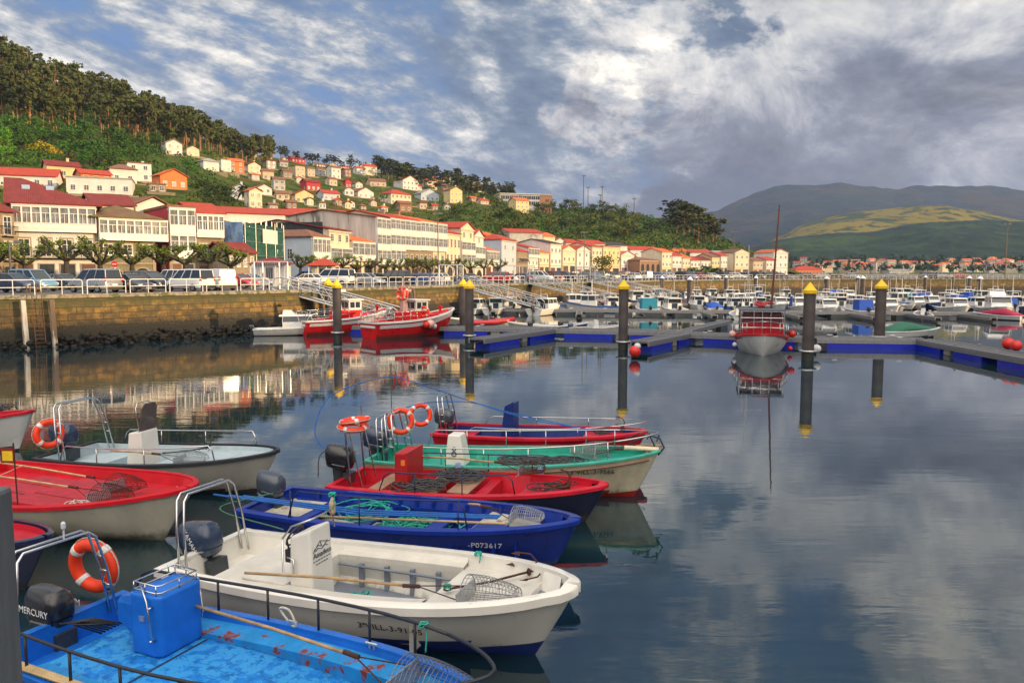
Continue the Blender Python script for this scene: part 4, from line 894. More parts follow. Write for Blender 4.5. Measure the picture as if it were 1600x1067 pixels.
pts = [(-6, 79), (40, 80), (105, 81), (157, 83), (207, 85), (256, 87), (290, 88), (328, 90), (362, 92)]+[(470+i*22, 128+i*5.5) for i in range(15)]
def ppos(u, Y): return (PD(u, 430, Y).x, Y, QZ)
for i, (u, Y) in enumerate(pts):
    t = thing('plane_tree', (f"pollarded plane tree with knobbly bare limbs, {ordn(i+1)} from the left on the promenade"), 'tree', ppos(u, Y), rt.random()*6, 'pollarded plane trees along the promenade'); s_ = rt.uniform(1.0, 1.14); t.scale = (s_*1.15, s_*1.15, s_)
    a, b = PL[i % 5]; inst('trunk', a, t); inst('crown', b, t)
# ================================================================ promenade: railings, lamps, kiosks
GALV = M('galvanised_steel', (.50, .52, .54), .38, .75, var=.15); WRAIL = M('white_paint_steel', (.74, .74, .74), .45, var=.12, second=(.35, .25, .18), thr=.70)
def rail_panel(mb, L, r=.032, h=1.0, mid=(.5,)):
    mb.tube([(.06, 0, 0), (.06, 0, h-.14), (.1, 0, h-.04), (.2, 0, h), (L-.2, 0, h), (L-.1, 0, h-.04), (L-.06, 0, h-.14), (L-.06, 0, 0)], r, 6)
    for z in mid: mb.tube([(.06, 0, h*z), (L-.06, 0, h*z)], r*.8, 5)
    mb.tube([(L/2, 0, 0), (L/2, 0, h)], r*.8, 5)
rail_me = {}
e2 = offset(edge, -.3); rp = []; 
cum = [0]
for a, b in zip(e2, e2[1:]): cum.append(cum[-1]+(V(b)-V(a)).length)
def on_edge(d, off=0.):
    k = 0
    while k < len(cum)-2 and cum[k+1] < d: k += 1
    a, b = V(e2[k]), V(e2[k+1]); t_ = (b-a).normalized(); p = a+t_*(d-cum[k]); return V((p.x-t_.y*off, p.y+t_.x*off)), math.atan2(t_.y, t_.x)
mb = MB(); rail_panel(mb, 2.75); RP = mb.mesh('quay_railing', WRAIL); d = cum[1]-30; n_ = 0; gaps = []
gang = [(432, 69), (712, 96.5), (826, 111), (921, 128)]
while d < cum[-1]-120:
    p, a = on_edge(d); uu = 800+1200*p.x/p.y
    n_ += 1; q_ = on_edge(d+1.4)[0]
    if -150 < uu < 1650 and not any(abs(uu-gu) < 1.6*1200/gy for gu, gy in gang):
        o = inst('quay_railing', RP, None, (p.x, p.y, QZ+.06), a); tag(o, 'white tubular railing panel on top of the quay wall', 'railing', 'white railing panels along the quay')
    d += 2.95
# wooden piles
PST = M('pile_steel', (.085, .07, .068), .6, .2, var=.45, scale=1.1, second=(.16, .11, .085), thr=.6); YEL = M('cap_yellow', (.80, .50, .01), .5, var=.1); WCAP = M('cap_white', (.72, .76, .80), .4)
def pile(label, u, Y, r, cap, top=4.5, group=None, ring=True):
    p = PD(u, 500, Y); t = thing('mooring_pile', label, 'mooring pile', (p.x, Y, 0), 0, group)
    mb = MB(); zt = top-.62 if cap is YEL else top-.4; mb.lathe([(r, -4), (r, zt)], n=20); o = mb.build('pile', [PST], t, sharp=40)
    mb = MB(); mb.lathe([(r*.995+.012, -.5), (r*.995+.012, .48), (r*.99, .56)], n=20, cap=False); mb.build('weed_band', M('pile_weed', (.02, .022, .012), .6, var=.5, scale=5, second=(.05, .05, .02)), t, True)
    mb = MB()
    if cap is YEL: mb.lathe([(r+.09, zt-.02), (r+.10, zt+.16), (r+.03, zt+.2), (.03, top)], n=8)
    else: mb.lathe([(r+.05, zt-.1), (r+.05, zt), (.02, top)], n=12)
    mb.build('cap', cap, t, sharp=25)
    if ring:
        mb = MB()
        mb.torus((0, 0, .52), r+.13, .05, n=20, m=6)
        for a in range(4): mb.cbox(((r+.07)*math.cos(a*PI/2), (r+.07)*math.sin(a*PI/2), .52), (.14, .14, .12))
        mb.build('collar', GALV, t)
    return t
pile('dark steel mooring pile with yellow cap in front of the red fishing boats', 527, 57.7, .32, YEL); pile('yellow-capped pile just behind the one by the red fishing boats', 514, 70, .32, YEL)
pile('yellow-capped pile at the end of the left pontoon finger', 733.5, 55, .31, YEL); pile('yellow-capped pile directly behind the left pontoon finger pile', 724, 64, .33, YEL)
pile('tall yellow-capped pile beside the red buoy on the middle pontoon finger', 974, 50, .31, YEL, 4.56); pile('yellow-capped pile right of the red and white cabin boat', 1264, 44, .33, YEL, 4.45); pile('yellow-capped pile behind the long blue right-hand pontoon', 1375, 54, .36, YEL, 4.52)
for i, (u, Y, r) in enumerate([(806, 120, .37), (899, 140, .35), (1033.6, 140, .36), (1076.7, 110, .38), (1133, 160, .36), (1179.4, 145, .36), (1289.4, 128, .4), (1338, 150, .36), (1346, 135, .38), (1511, 140, .42), (1528, 128, .42), (1443, 165, .33)]):
    pile(f"black mooring pile with small white cap, {ORD[i+1]} from the left in the marina", u, Y, r, WCAP, 4.45, 'white-capped piles in the marina', False)
# pontoons
DECK = M('pontoon_deck', (.095, .095, .10), .75, var=.3, scale=2.5, streak=False); EDG = M('pontoon_edge', (.27, .27, .28), .5, .5, var=.2); FBL = M('float_blue', (.006, .018, .42), .35, var=.35, scale=2); FGR = M('float_grey', (.045, .055, .062), .5, var=.3, scale=2); FCN = M('float_concrete', (.20, .20, .19), .8, var=.3)
def pontoon(name, label, a, b, w, floats=FBL, z=.64, seg=3.4, fl=2.0, group=None):
    a, b = V(a[:2]), V(b[:2]); L = (b-a).length; t = thing(name, label, 'pontoon', (a.x, a.y, 0), math.atan2(b.y-a.y, b.x-a.x), group)
    mb = MB(); mb.box(0, -w/2+.1, z-.10, L, w/2-.1, z); mb.build('decking', DECK, t)
    mb = MB(); mb.box(0, -w/2, z-.14, L, -w/2+.12, z+.035); mb.box(0, w/2-.12, z-.14, L, w/2, z+.035); mb.box(0, -w/2+.03, z-.30, L, -w/2+.09, z-.141); mb.box(0, w/2-.09, z-.30, L, w/2-.03, z-.141)
    mb.build('edge_rail', EDG, t)
    n = max(1, int(L/seg)); st = L/n
    for i in range(n):
        mb = MB(); x = i*st+(st-fl*st/seg)/2; l = fl*st/seg
        mb.loft([[(x+dx, y, zz) for y, zz in ((-w/2+.05, z-.32), (-w/2+.05, -.05), (-w/2+.12, -.2), (w/2-.12, -.2), (w/2-.05, -.05), (w/2-.05, z-.32))] for dx in (0, l)])
        mb.build('float', floats, t)
        if floats is FBL and i % 2: mb = MB(); x = i*st-.35; mb.box(x, -w/2+.07, .02, x+.7, w/2-.07, z-.32); mb.build('concrete_block', FCN, t)
    for i in range(max(2, int(L/4))):
        for s_ in (-1, 1):
            if w < 1: continue
            mb = MB(); x = 1.2+i*4.; y = s_*(w/2-.16); mb.tube([(x-.16, y, z+.14), (x+.16, y, z+.14)], .03, 5); mb.tube([(x-.05, y, z), (x-.05, y, z+.13)], .025, 5); mb.tube([(x+.05, y, z), (x+.05, y, z+.13)], .025, 5)
            if x < L-.3: mb.build('cleat', GALV, t)
    return t
def PG(u, v, z=.55): return G(u, v, z)
def UD(u, D): return ((u-800)/1200*D*1.0, D)
pontoon('floating_walkway', 'floating walkway with bright blue floats across the middle of the harbour', (-15.5, 64.5), (3.6, 60.6), 1.8, seg=4.6, fl=3.4)
pontoon('floating_walkway', 'blue-floated walkway between the two angled fingers', (3.6, 60), (13.4, 57.2), 1.8, seg=4.9, fl=3.6)
pontoon('floating_walkway', 'long walkway with blue floats behind the red and white cabin boat', (13.0, 55.6), (20.4, 51.8), 1.8, seg=4.6, fl=3.4)
pontoon('floating_walkway', 'right-hand walkway with the longest blue floats, between two yellow-capped piles', (20.4, 51.7), (27.4, 50.6), 1.8, seg=6.9, fl=5.6)
pontoon('floating_walkway', 'walkway with blue floats slanting to the right edge of the harbour', (27.2, 50.6), (26.7, 33), 1.7, seg=4.2, fl=2.8)
pontoon('pontoon_finger', 'short pontoon finger with a blue float reaching the left yellow-capped pile', (3.2, 60.2), (-2.35, 50.6), 1.3, seg=5, fl=3.6)
pontoon('pontoon_finger', 'short pontoon finger ending at the pile with the red buoy', (13.2, 56.6), (8.1, 48.6), 1.3, seg=4.4, fl=3.2)
pontoon('pontoon_finger', 'narrow pontoon finger behind the middle walkway, beside the far boats', (13.2, 58.2), (19.5, 70), .9, FGR)
pontoon('pontoon_finger', 'narrow finger behind the long blue walkway, next to the covered boat', (23.5, 56.2), (20.5, 68), 1.0, FGR)
pontoon('floating_walkway', 'second grey walkway, where the cabin boats are moored', (-2, 93), (52, 84), 2.0, FGR, .65)
pontoon('floating_walkway', 'third grey walkway far back in the marina', (6, 112), (66, 108), 2.0, FGR, .6)
pontoon('floating_walkway', 'farthest grey walkway below the stone breakwater', (30, 135), (95, 135), 2.0, FGR, .6)
for i, (u, Y) in enumerate([(780, 96), (905, 91), (1100, 88), (1225, 86), (1330, 85), (1420, 84), (1500, 84)]):
    x = PD(u, 480, Y).x; pontoon('pontoon_finger', f"thin boarding finger off the second walkway, {ORD[i+1]} from the left", (x, Y), (x-.6, Y-7), .7, FGR, .5, group='boarding fingers off the second walkway')
# gangways
def gangway(label, a, b, w=1.5):
    a, b = V(a), V(b); d = b-a; L = d.length; t = bpy.data.objects.new('gangway', None); C.objects.link(t); tag(t, label, 'gangway', 'aluminium gangways from quay to pontoons')
    rz = math.atan2(d.y, d.x); t.location = a; t.rotation_euler = (0, -math.asin(d.z/L), rz)
    mb = MB(); mb.box(0, -w/2, -.18, L, w/2, -.1); mb.build('walkway', DECK, t)
    for s in (-1, 1):
        mb = MB(); y = s*w/2; n = int(L/1.25); st = L/n; H = 1.15
        mb.tube([(0, y, H*.75), (.7, y, H), (L-.7, y, H), (L, y, H*.75)], .055, 6); mb.tube([(0, y, -.12), (L, y, -.12)], .075, 6); mb.tube([(0.5, y, H*.55), (L-.5, y, H*.55)], .03, 5)
        for i in range(n+1): mb.tube([(i*st, y, -.1), (i*st, y, H if 0 < i < n else H*.75)], .035, 5)
        for i in range(n): mb.tube([(i*st, y, H-.1 if i % 2 else -.1), ((i+1)*st, y, -.1 if i % 2 else H-.1)], .03, 5)
        mb.build('side_truss', GALV, t)
    # gate frame at the quay end
    return t
gl = [('grey gangway running from the kiosk gate down behind the red fishing boats', (432, 69, .0), (-9.6, 66.5, .7)), ('gangway going down from the quay behind the left pontoon pile', (712, 96.5, 0), (4.0, 90, .8)),
      ('third gangway from the left, over the white cabin boats', (826, 111, 0), (14.5, 103, .8)), ('farthest gangway, its foot hidden by the tall yellow-capped pile', (921, 128, 0), (25.5, 118, .8))]
for lb, (u, Y, _), b in gl:
    p = PD(u, 440, Y); gangway(lb, (p.x, Y, QZ+.2), b)
    t = thing('gangway_gate', f"{'tall' if u == 432 else 'small'} grey barred gate frame at the quay head of the {dict(zip((432, 712, 826, 921), ('first', 'second', 'third', 'fourth')))[u]} gangway", 'gate', (p.x-.6, Y+.4, QZ), 0, 'gangway gates')
    mb = MB(); Hh = 2.5
    for x in (-1.5, -.75, .75, 1.5): mb.tube([(x, 0, 0), (x, 0, Hh)], .06, 6)
    mb.tube([(-1.5, 0, Hh), (1.5, 0, Hh)], .06, 6); mb.tube([(-1.5, 0, .2), (-.75, 0, .2)], .03, 5); mb.build('frame', GALV, t)
    mb = MB()
    for i in range(16): x = -1.4+i*.19; mb.tube([(x, 0, .15), (x, 0, Hh)], .018, 4)
    mb.build('bars', GALV, t)
    for s in (-1, 1):
        mb = MB(); mb.tube([(s*1.5, 0, Hh*.95), (s*1.5, -.7, Hh*.8), (s*1.5, -.9, .1)], .04, 6)
        for i in range(4): mb.tube([(s*1.5, -.2-i*.18, .1), (s*1.5, -.2-i*.18, Hh*.9-i*.08)], .018, 4)
        mb.build('side_guard', GALV, t)
# ladders on the quay wall
def quay_ladder(label, u, Y):
    p = PD(u, 460, Y); k = min(range(len(e2)-1), key=lambda i: abs(V(e2[i]).y-Y)); 
    dd = min((abs(on_edge(q*.5)[0].y-Y)+abs(on_edge(q*.5)[0].x-p.x), q*.5) for q in range(0, 600))[1]; q_, an = on_edge(dd)
    t = thing('quay_ladder', label, 'ladder', (q_.x, q_.y, 0), an); WD = M('weathered_timber', (.50, .48, .44), .85, var=.5, scale=3, streak=True, second=(.14, .10, .07), thr=.5)
    for s in (-1, 1): mb = MB(); mb.loft([[(s*.85-.14, y-.55-.5, z), (s*.85+.14, y-.55-.5, z), (s*.85+.14, y-.30-.5, z), (s*.85-.14, y-.30-.5, z)] for y, z in ((-.35, -.8), (0.05, QZ-.25))]); mb.build('post', WD, t)
    mb = MB(); 
    for i in range(13): z = -.2+i*.27; y = -.72-.5*0-.35*(1-(z+.8)/4.0)-.2; mb.tube([(-.3, y, z), (.3, y, z)], .02, 5)
    for s in (-.3, .3): mb.tube([(s, -1.25, -.6), (s, -.9, QZ-.2), (s, -.5, QZ+.7), (s, 0, QZ+.75), (s, .1, QZ)], .028, 6)
    mb.build('rungs', M('rusty_steel', (.16, .09, .06), .7, .3), t)
quay_ladder('pair of weathered white timber posts with a rusty ladder on the near quay wall', 45, 51.5); quay_ladder('pale timber ladder posts on the wall behind the red fishing boats', 596, 84)
# lamp posts
def lamp(label, u, Y, vt, arms=3, mat=None, z0=QZ, dbl=True):
    p = PD(u, vt, Y); H = p.z-z0; t = thing('lamp_post', label, 'lamp post', (p.x, Y, z0)); r = .13 if Y < 300 else .34
    mb = MB(); mb.tube([(0, 0, 0), (0, 0, H)], r, 8, r2=r*.6); mb.build('post', mat or M('post_grey', (.12, .12, .12), .6, .4), t)
    for i in range(arms):
        a = i*2*PI/arms+.3; mb = MB(); c = V((math.cos(a)*.75, math.sin(a)*.75, H)); mb.tube([(0, 0, H-.2), c], .04, 5); mb.cbox(c, (.5, .45, .28) if Y < 300 else (1.1, 1., .8)); mb.build('floodlight', M('lamp_housing', (.2, .2, .2), .4, .5), t)
lamp('very tall lamp post with floodlights before the cream mansard house', 684, 150, 334, 5); lamp('tall dark lamp post with round heads left of the round tree', 913, 190, 363, 3)
lamp('tall lamp post at the right, red and white banded at its foot', 1575, 190, 350, 3, M('timber_post', (.20, .14, .10), .8)); lamp('thin lamp post before the grey gabled house', 1148, 230, 362, 2)
lamp('short street lamp on the promenade at the left edge', 14, 76, 378, 1)
for i, (u, v) in enumerate([(912, 275), (919, 293), (941, 292), (938, 305), (991, 311)]): lamp(f"{['tallest', 'second tallest', 'cross-headed', 'short', 'rightmost, thin'][i]} sports ground mast on the green brow", u, 540, v, 2 if i != 2 else 4, None, hill_p(u, 3.9).z)
p = PD(1189, 400, 120)
# brown plaque on the gallery terrace
q = street(632); t = tag(MB().box(-.25, -.5, 3.2, .25, -.35, 8.6).build('hanging_sign', M('sign_brown', (.10, .035, .03), .6)), 'tall narrow brown sign hung on the corner of the stone gallery house', 'sign'); t.location = (q.x-.5, q.y-1.2, QZ); t.rotation_euler = (0, 0, R(60))
# kiosk and market pavilion
def kiosk(label, u0, u1, Y, vt, rc, wc, dep=5., over=.7):
    a, b = PD(u0, 430, Y), PD(u1, 430, Y); W = b.x-a.x; t = thing('kiosk', label, 'kiosk', (a.x, Y, QZ), R(6)); H = 2.5; mb = MB(); mb.box(.3, .3, 0, W-.3, dep-.3, H); mb.build('wall', wc, t)
    rise = PD(u0, vt, Y).z-QZ-H; s = W/2; mb = MB(); o = over
    mb.add([(-o+.3, -o+.3, H), (W+o-.3, -o+.3, H), (W+o-.3, dep+o-.3, H), (-o+.3, dep+o-.3, H), (W/2-.4, dep/2, H+rise), (W/2+.4, dep/2, H+rise)], [(0, 1, 5, 4), (1, 2, 5), (2, 3, 4, 5), (3, 0, 4), (3, 2, 1, 0)]); mb.build('roof', rc, t)
    mb = MB()
    for x in (-.1, W*.33, W*.66, W-.1): mb.box(x, -.05, 0, x+.14, .09, H-.003)
    mb.build('posts', WHITE, t); mb = MB(); mb.box(W*.4, .25, .9, W*.6, .32, 2.1); mb.build('window', GLASS, t); return t
kiosk('glazed pavilion with a red pyramid roof beside the first gangway', 392, 448, 86, 402, T_['crimson'], WHITE, 4.); kiosk('small cream kiosk with a scarlet awning roof', 483, 522, 104, 404, T_['red'], W_['cream'], 4)
t = thing('road_sign', 'red and white no entry sign before the granite house', 'road sign', ppos(180, 78)); mb = MB(); mb.tube([(0, 0, 0), (0, 0, 2.6)], .04, 6); mb.build('post', GALV, t)
mb = MB(); mb.T = Matrix.Translation((0, -.06, 2.4)) @ Matrix.Rotation(R(90), 4, 'X'); mb.lathe([(.32, -.02), (.32, .02)], n=20); mb.k = 1; mb.box(-.22, -.05, .021, .22, .05, .03); mb.build('disc', [M('sign_red', (.6, .02, .02), .5), WHITE], t)
# ================================================================ cars
TYRE = M('tyre_rubber', (.02, .02, .02), .85); RIM = M('alloy_rim', (.42, .43, .45), .35, .8); CGL = M('car_glass', (.025, .035, .045), .06, spec=1., var=.2); LMP = M('headlamp', (.75, .77, .80), .1, spec=1.); TLM = M('tail_lamp', (.45, .01, .01), .2); BLKP = M('black_plastic', (.03, .03, .032), .6); PLT = M('number_plate', (.75, .75, .72), .5)
def cpaint(n, c, metal=.3): return M('paint_'+n, c, .28, metal, var=.06, coat=.8, rnd=0)
CP = {'silver': cpaint('silver', (.42, .45, .48), .6), 'white': cpaint('white', (.72, .73, .74), 0), 'navy': cpaint('navy', (.02, .035, .09)), 'blue': cpaint('blue', (.05, .12, .38)), 'light blue': cpaint('lightblue', (.16, .34, .50)), 'red': cpaint('red', (.42, .015, .02), 0), 'dark grey': cpaint('darkgrey', (.05, .055, .065)), 'black': cpaint('black', (.015, .015, .018)), 'grey': cpaint('grey', (.2, .21, .22)), 'maroon': cpaint('maroon', (.16, .012, .03))}
# kind: L, W, hood z, roof z, x of: rear glass base, rear glass top, windscreen top, windscreen base (from rear)
CT = {'hatchback': (4.0, 1.7, .92, 1.45, .12, .55, 2.15, 2.95), 'saloon': (4.5, 1.75, .90, 1.42, .75, 1.35, 2.55, 3.35), 'estate car': (4.5, 1.75, .95, 1.5, .1, .5, 2.6, 3.4), 'people carrier': (4.5, 1.8, 1.02, 1.68, .08, .42, 2.7, 3.75),
      'small van': (4.2, 1.75, 1.02, 1.82, .04, .16, 2.55, 3.3), 'panel van': (4.2, 1.75, 1.05, 1.85, .04, .12, 2.55, 3.3), 'minibus': (4.9, 1.9, 1.15, 1.98, .04, .2, 3.6, 4.35), 'off-roader': (4.7, 1.85, 1.1, 1.82, .06, .25, 2.7, 3.45)}
CARS = {}
def car_proto(kind):
    L, W, hz, rz_, a, b, c, d = CT[kind]; w = W/2; t = thing('parked_car', 'x', 'car'); t.location = (0, 0, 0)
    mb = MB(); hoodf = .78 if hz > 1 else .70
    st = [(0, .42, hz*.72, .86), (.03, .28, hz*.97, .93), (a+.05, .22, hz, .98), (L*.3, .2, hz, 1), (L*.6, .2, hz, 1), (d, .2, hz*.99, .99), (L-.45, .22, hz*(hoodf+.1), .96), (L-.12, .26, hz*hoodf, .86), (L, .38, hz*.55, .72)]
    rings = []
    for x, z0, z1, f in st:
        ww = w*f; m_ = (z0+z1)/2; rings.append([(x-L/2, y*s_, z) for y, z, s_ in ((ww*.80, z0, -1), (ww*.97, z0+.08, -1), (ww, m_, -1), (ww*.97, z1-.06, -1), (ww*.86, z1, -1), (ww*.86, z1, 1), (ww*.97, z1-.06, 1), (ww, m_, 1), (ww*.97, z0+.08, 1), (ww*.80, z0, 1))])
    mb.loft(rings)
    # roof shell and pillars
    ti = .80; g0 = w*.86; g1 = w*ti*.92
    mb.loft([[(b-.05-L/2, -g1, rz_-.07), (b+.1-L/2, -g1*.9, rz_), (b+.1-L/2, g1*.9, rz_), (b-.05-L/2, g1, rz_-.07)], [((b+c)/2-L/2, -g1-.02, rz_-.045), ((b+c)/2-L/2, -g1*.9, rz_+.03), ((b+c)/2-L/2, g1*.9, rz_+.03), ((b+c)/2-L/2, g1+.02, rz_-.045)], [(c+.05-L/2, -g1, rz_-.07), (c-.1-L/2, -g1*.9, rz_), (c-.1-L/2, g1*.9, rz_), (c+.05-L/2, g1, rz_-.07)]])
    for s in (-1, 1):
        for (p, q) in (((a, g0), (b, g1)), ((d, g0), (c, g1))): mb.tube([(p[0]-L/2, s*p[1]*.98, hz-.02), (q[0]-L/2, s*q[1], rz_-.05)], .045, 5)
        for f in ((.36,) if kind != 'panel van' else ()) + (.68,): x0, x1 = a+(d-a)*f, b+(c-b)*f; mb.tube([(x0-L/2, s*(g0+.012), hz-.02), (x1-L/2, s*(g1+.012), rz_-.05)], .045, 4)
        mb.cbox((d-.15-L/2, s*(w+.06), hz+.06), (.14, .16, .12))
        if kind == 'panel van': mb.loft([[(a-L/2, s*(g0+.01), hz-.05), (b-L/2, s*(g1+.01), rz_-.04)], [(a+(d-a)*.66-L/2, s*(g0+.01), hz-.05), (b+(c-b)*.66-L/2, s*(g1+.01), rz_-.04)]], False, False)
    if kind == 'panel van': mb.loft([[(a-.02-L/2, -g0, hz-.05), (b-.06-L/2, -g1, rz_-.05)], [(a-.02-L/2, g0, hz-.05), (b-.06-L/2, g1, rz_-.05)]], False, False)
    mb.build('body', CP['silver'], t, sharp=38)
    mb = MB(); mb.loft([[(a+.0-L/2, -g0, hz-.03), (b-L/2, -g1, rz_-.06), (c-L/2, -g1, rz_-.06), (d-L/2, -g0, hz-.03)], [(a-L/2, g0, hz-.03), (b-L/2, g1, rz_-.06), (c-L/2, g1, rz_-.06), (d-L/2, g0, hz-.03)]]); mb.build('glass', CGL, t)
    mb = MB(); mb.box(-L/2-.05, -w*.86, .26, -L/2+.12, w*.86, .5); mb.box(L/2-.16, -w*.78, .22, L/2+.05, w*.78, .44)
    for s in (-1, 1): mb.box(-L*.3, s*(w+.012)-.02, .38, L*.28, s*(w+.012)+.02, .46)
    mb.build('bumper', BLKP, t)
    for s in (-1, 1):
        mb = MB(); mb.cbox((L/2-.17, s*w*.68, hz*.62), (.2, .30, .16)); mb.build('headlight', LMP, t)
        mb = MB(); mb.cbox((-L/2+.03, s*w*.84, hz*(.9 if 'van' not in kind else 1.0)), (.10, .16, .34 if 'van' in kind or kind == 'minibus' else .2)); mb.build('tail_lamp', TLM, t)
    mb = MB(); mb.cbox((-L/2-.02, 0, .62), (.04, .5, .12)); mb.cbox((L/2+.03, 0, .36), (.04, .5, .11)); mb.build('number_plate', PLT, t)
    for x in (-L*.30, L*.32):
        for s in (-1, 1):
            mb = MB(); mb.T = Matrix.Translation((x, s*(w-.09), .31)) @ Matrix.Rotation(R(90), 4, 'X'); mb.lathe([(.2, -.1), (.30, -.10), (.315, -.06), (.315, .06), (.30, .10), (.2, .1)], n=16); o = mb.build('wheel', TYRE, t, sharp=30)
            mb = MB(); mb.T = Matrix.Translation((x, s*(w-.09), .31)) @ Matrix.Rotation(R(90), 4, 'X'); mb.lathe([(.2, -.105), (.2, .105)], n=12); mb.build('rim', RIM, o)
    CARS[kind] = t; t['_new'] = 1; return t
def park(u, Y, kind, col, ang, label, group='cars parked on the quay'):
    p = PD(u, 440, Y); src = CARS.get(kind) or car_proto(kind)
    if src.get('_new'):
        del src['_new']; tree_of(src); src.location = (p.x, Y, QZ+.004); src.rotation_euler = (0, 0, R(ang)); tag(src, label, 'van' if 'van' in kind or kind == 'minibus' else 'car', group)
        for ch in kids(src):
            if ch.name.startswith('body'): ch.material_slots[0].link = 'OBJECT'; ch.material_slots[0].material = CP[col]
        return src
    c = dup(src, (p.x, Y, QZ+.004), R(ang), label, {'body': CP[col]}, group=group); c['category'] = 'van' if 'van' in kind or kind == 'minibus' else 'car'; return c
near = [(18, 60, 'estate car', 'navy', -12, 'dark navy estate car parked at the left edge behind the railing'), (52, 64.5, 'small van', 'light blue', -22, 'light blue small van with side windows, facing right'),
 (98, 70, 'saloon', 'dark grey', -20, 'dark car half hidden between the light blue van and the silver van'), (148, 60.5, 'small van', 'silver', 158, 'silver small van showing its two rear windows'), (207, 61.5, 'hatchback', 'dark grey', -30, 'low dark hatchback between the silver van and the dark people carrier'),
 (230, 66, 'people carrier', 'dark grey', -22, 'dark people carrier facing right with a bright windscreen'), (296, 65, 'small van', 'white', 155, 'white small van with side windows seen from behind'), (270, 73, 'small van', 'white', 150, 'white van standing behind the other white van'),
 (340, 68, 'panel van', 'white', 135, 'windowless white panel van with tall red tail lamps'), (373, 75, 'hatchback', 'red', -20, 'red hatchback next to the panel van'), (392, 79, 'saloon', 'silver', -25, 'pale silver saloon just left of the pavilion'),
 (436, 92, 'saloon', 'silver', -15, 'silver saloon behind the gate bars'), (482, 90, 'saloon', 'white', 160, 'white saloon on the quay left of the minibus'), (524, 96, 'minibus', 'white', 162, 'white minibus with black windows behind the fishing boats'), (478, 112, 'small van', 'blue', 170, 'dark blue van behind the white minibus'),
 (573, 96, 'estate car', 'silver', -18, 'silver estate car right of the minibus'), (613, 101, 'off-roader', 'black', 165, 'black off-roader with pale roof bars'), (655, 103, 'hatchback', 'blue', 162, 'light metallic blue hatchback on the quay'), (681, 108, 'hatchback', 'white', 150, 'white hatchback at the second gangway gate'),
 (735, 110, 'saloon', 'dark grey', -20, 'dark saloon above the left pontoon piles'), (774, 114, 'people carrier', 'red', 165, 'bright red people carrier behind the railing'), (791, 124, 'saloon', 'maroon', 165, 'maroon saloon partly behind the bright red car'), (812, 124, 'hatchback', 'navy', 150, 'navy hatchback before the third gangway gate'),
 (590, 118, 'hatchback', 'grey', 150, 'grey hatchback in the second parking row under the planes'), (640, 122, 'saloon', 'dark grey', 160, 'dark saloon in the second parking row under the planes')]
for a in near: park(*a)
cr = random.Random(8); ck = ['hatchback', 'saloon', 'estate car', 'people carrier', 'small van', 'off-roader']; cc = ['silver', 'white', 'navy', 'blue', 'red', 'dark grey', 'black', 'grey', 'maroon', 'silver', 'white']
lst = []
for i in range(44):
    u = 838+i*8.9+cr.uniform(-2, 2); Ye = 121+(u-838)*.19 if u < 1200 else 197; lst.append((u, Ye+cr.uniform(5, 12) if i % 2 else Ye+cr.uniform(18, 34)))
seen = {}
for u, Y in sorted(lst):
    if u > 1230: continue
    k, c = cr.choice(ck), cr.choice(cc); key = (c, k); seen[key] = seen.get(key, 0)+1; nn = seen[key]
    park(u, Y, k, c, cr.choice((-25, 155, -60, 120)), f"{c} {k} far along the car park, {ORD[nn]} such from left")
for i, (u, k, c, a) in enumerate([(1262, 'estate car', 'dark grey', 5), (1284, 'saloon', 'silver', 178), (1306, 'hatchback', 'black', 5), (1334, 'estate car', 'silver', 3), (1392, 'saloon', 'grey', 178), (1450, 'people carrier', 'dark grey', 4), (1474, 'people carrier', 'silver', 4), (1496, 'saloon', 'red', 176)]):
    park(u, 203.5, k, c, a, f"{c} {k} parked on the breakwater, {ORD[i+1]} car from its left end", 'cars on the breakwater')
p = PD(1075, 430, 168)
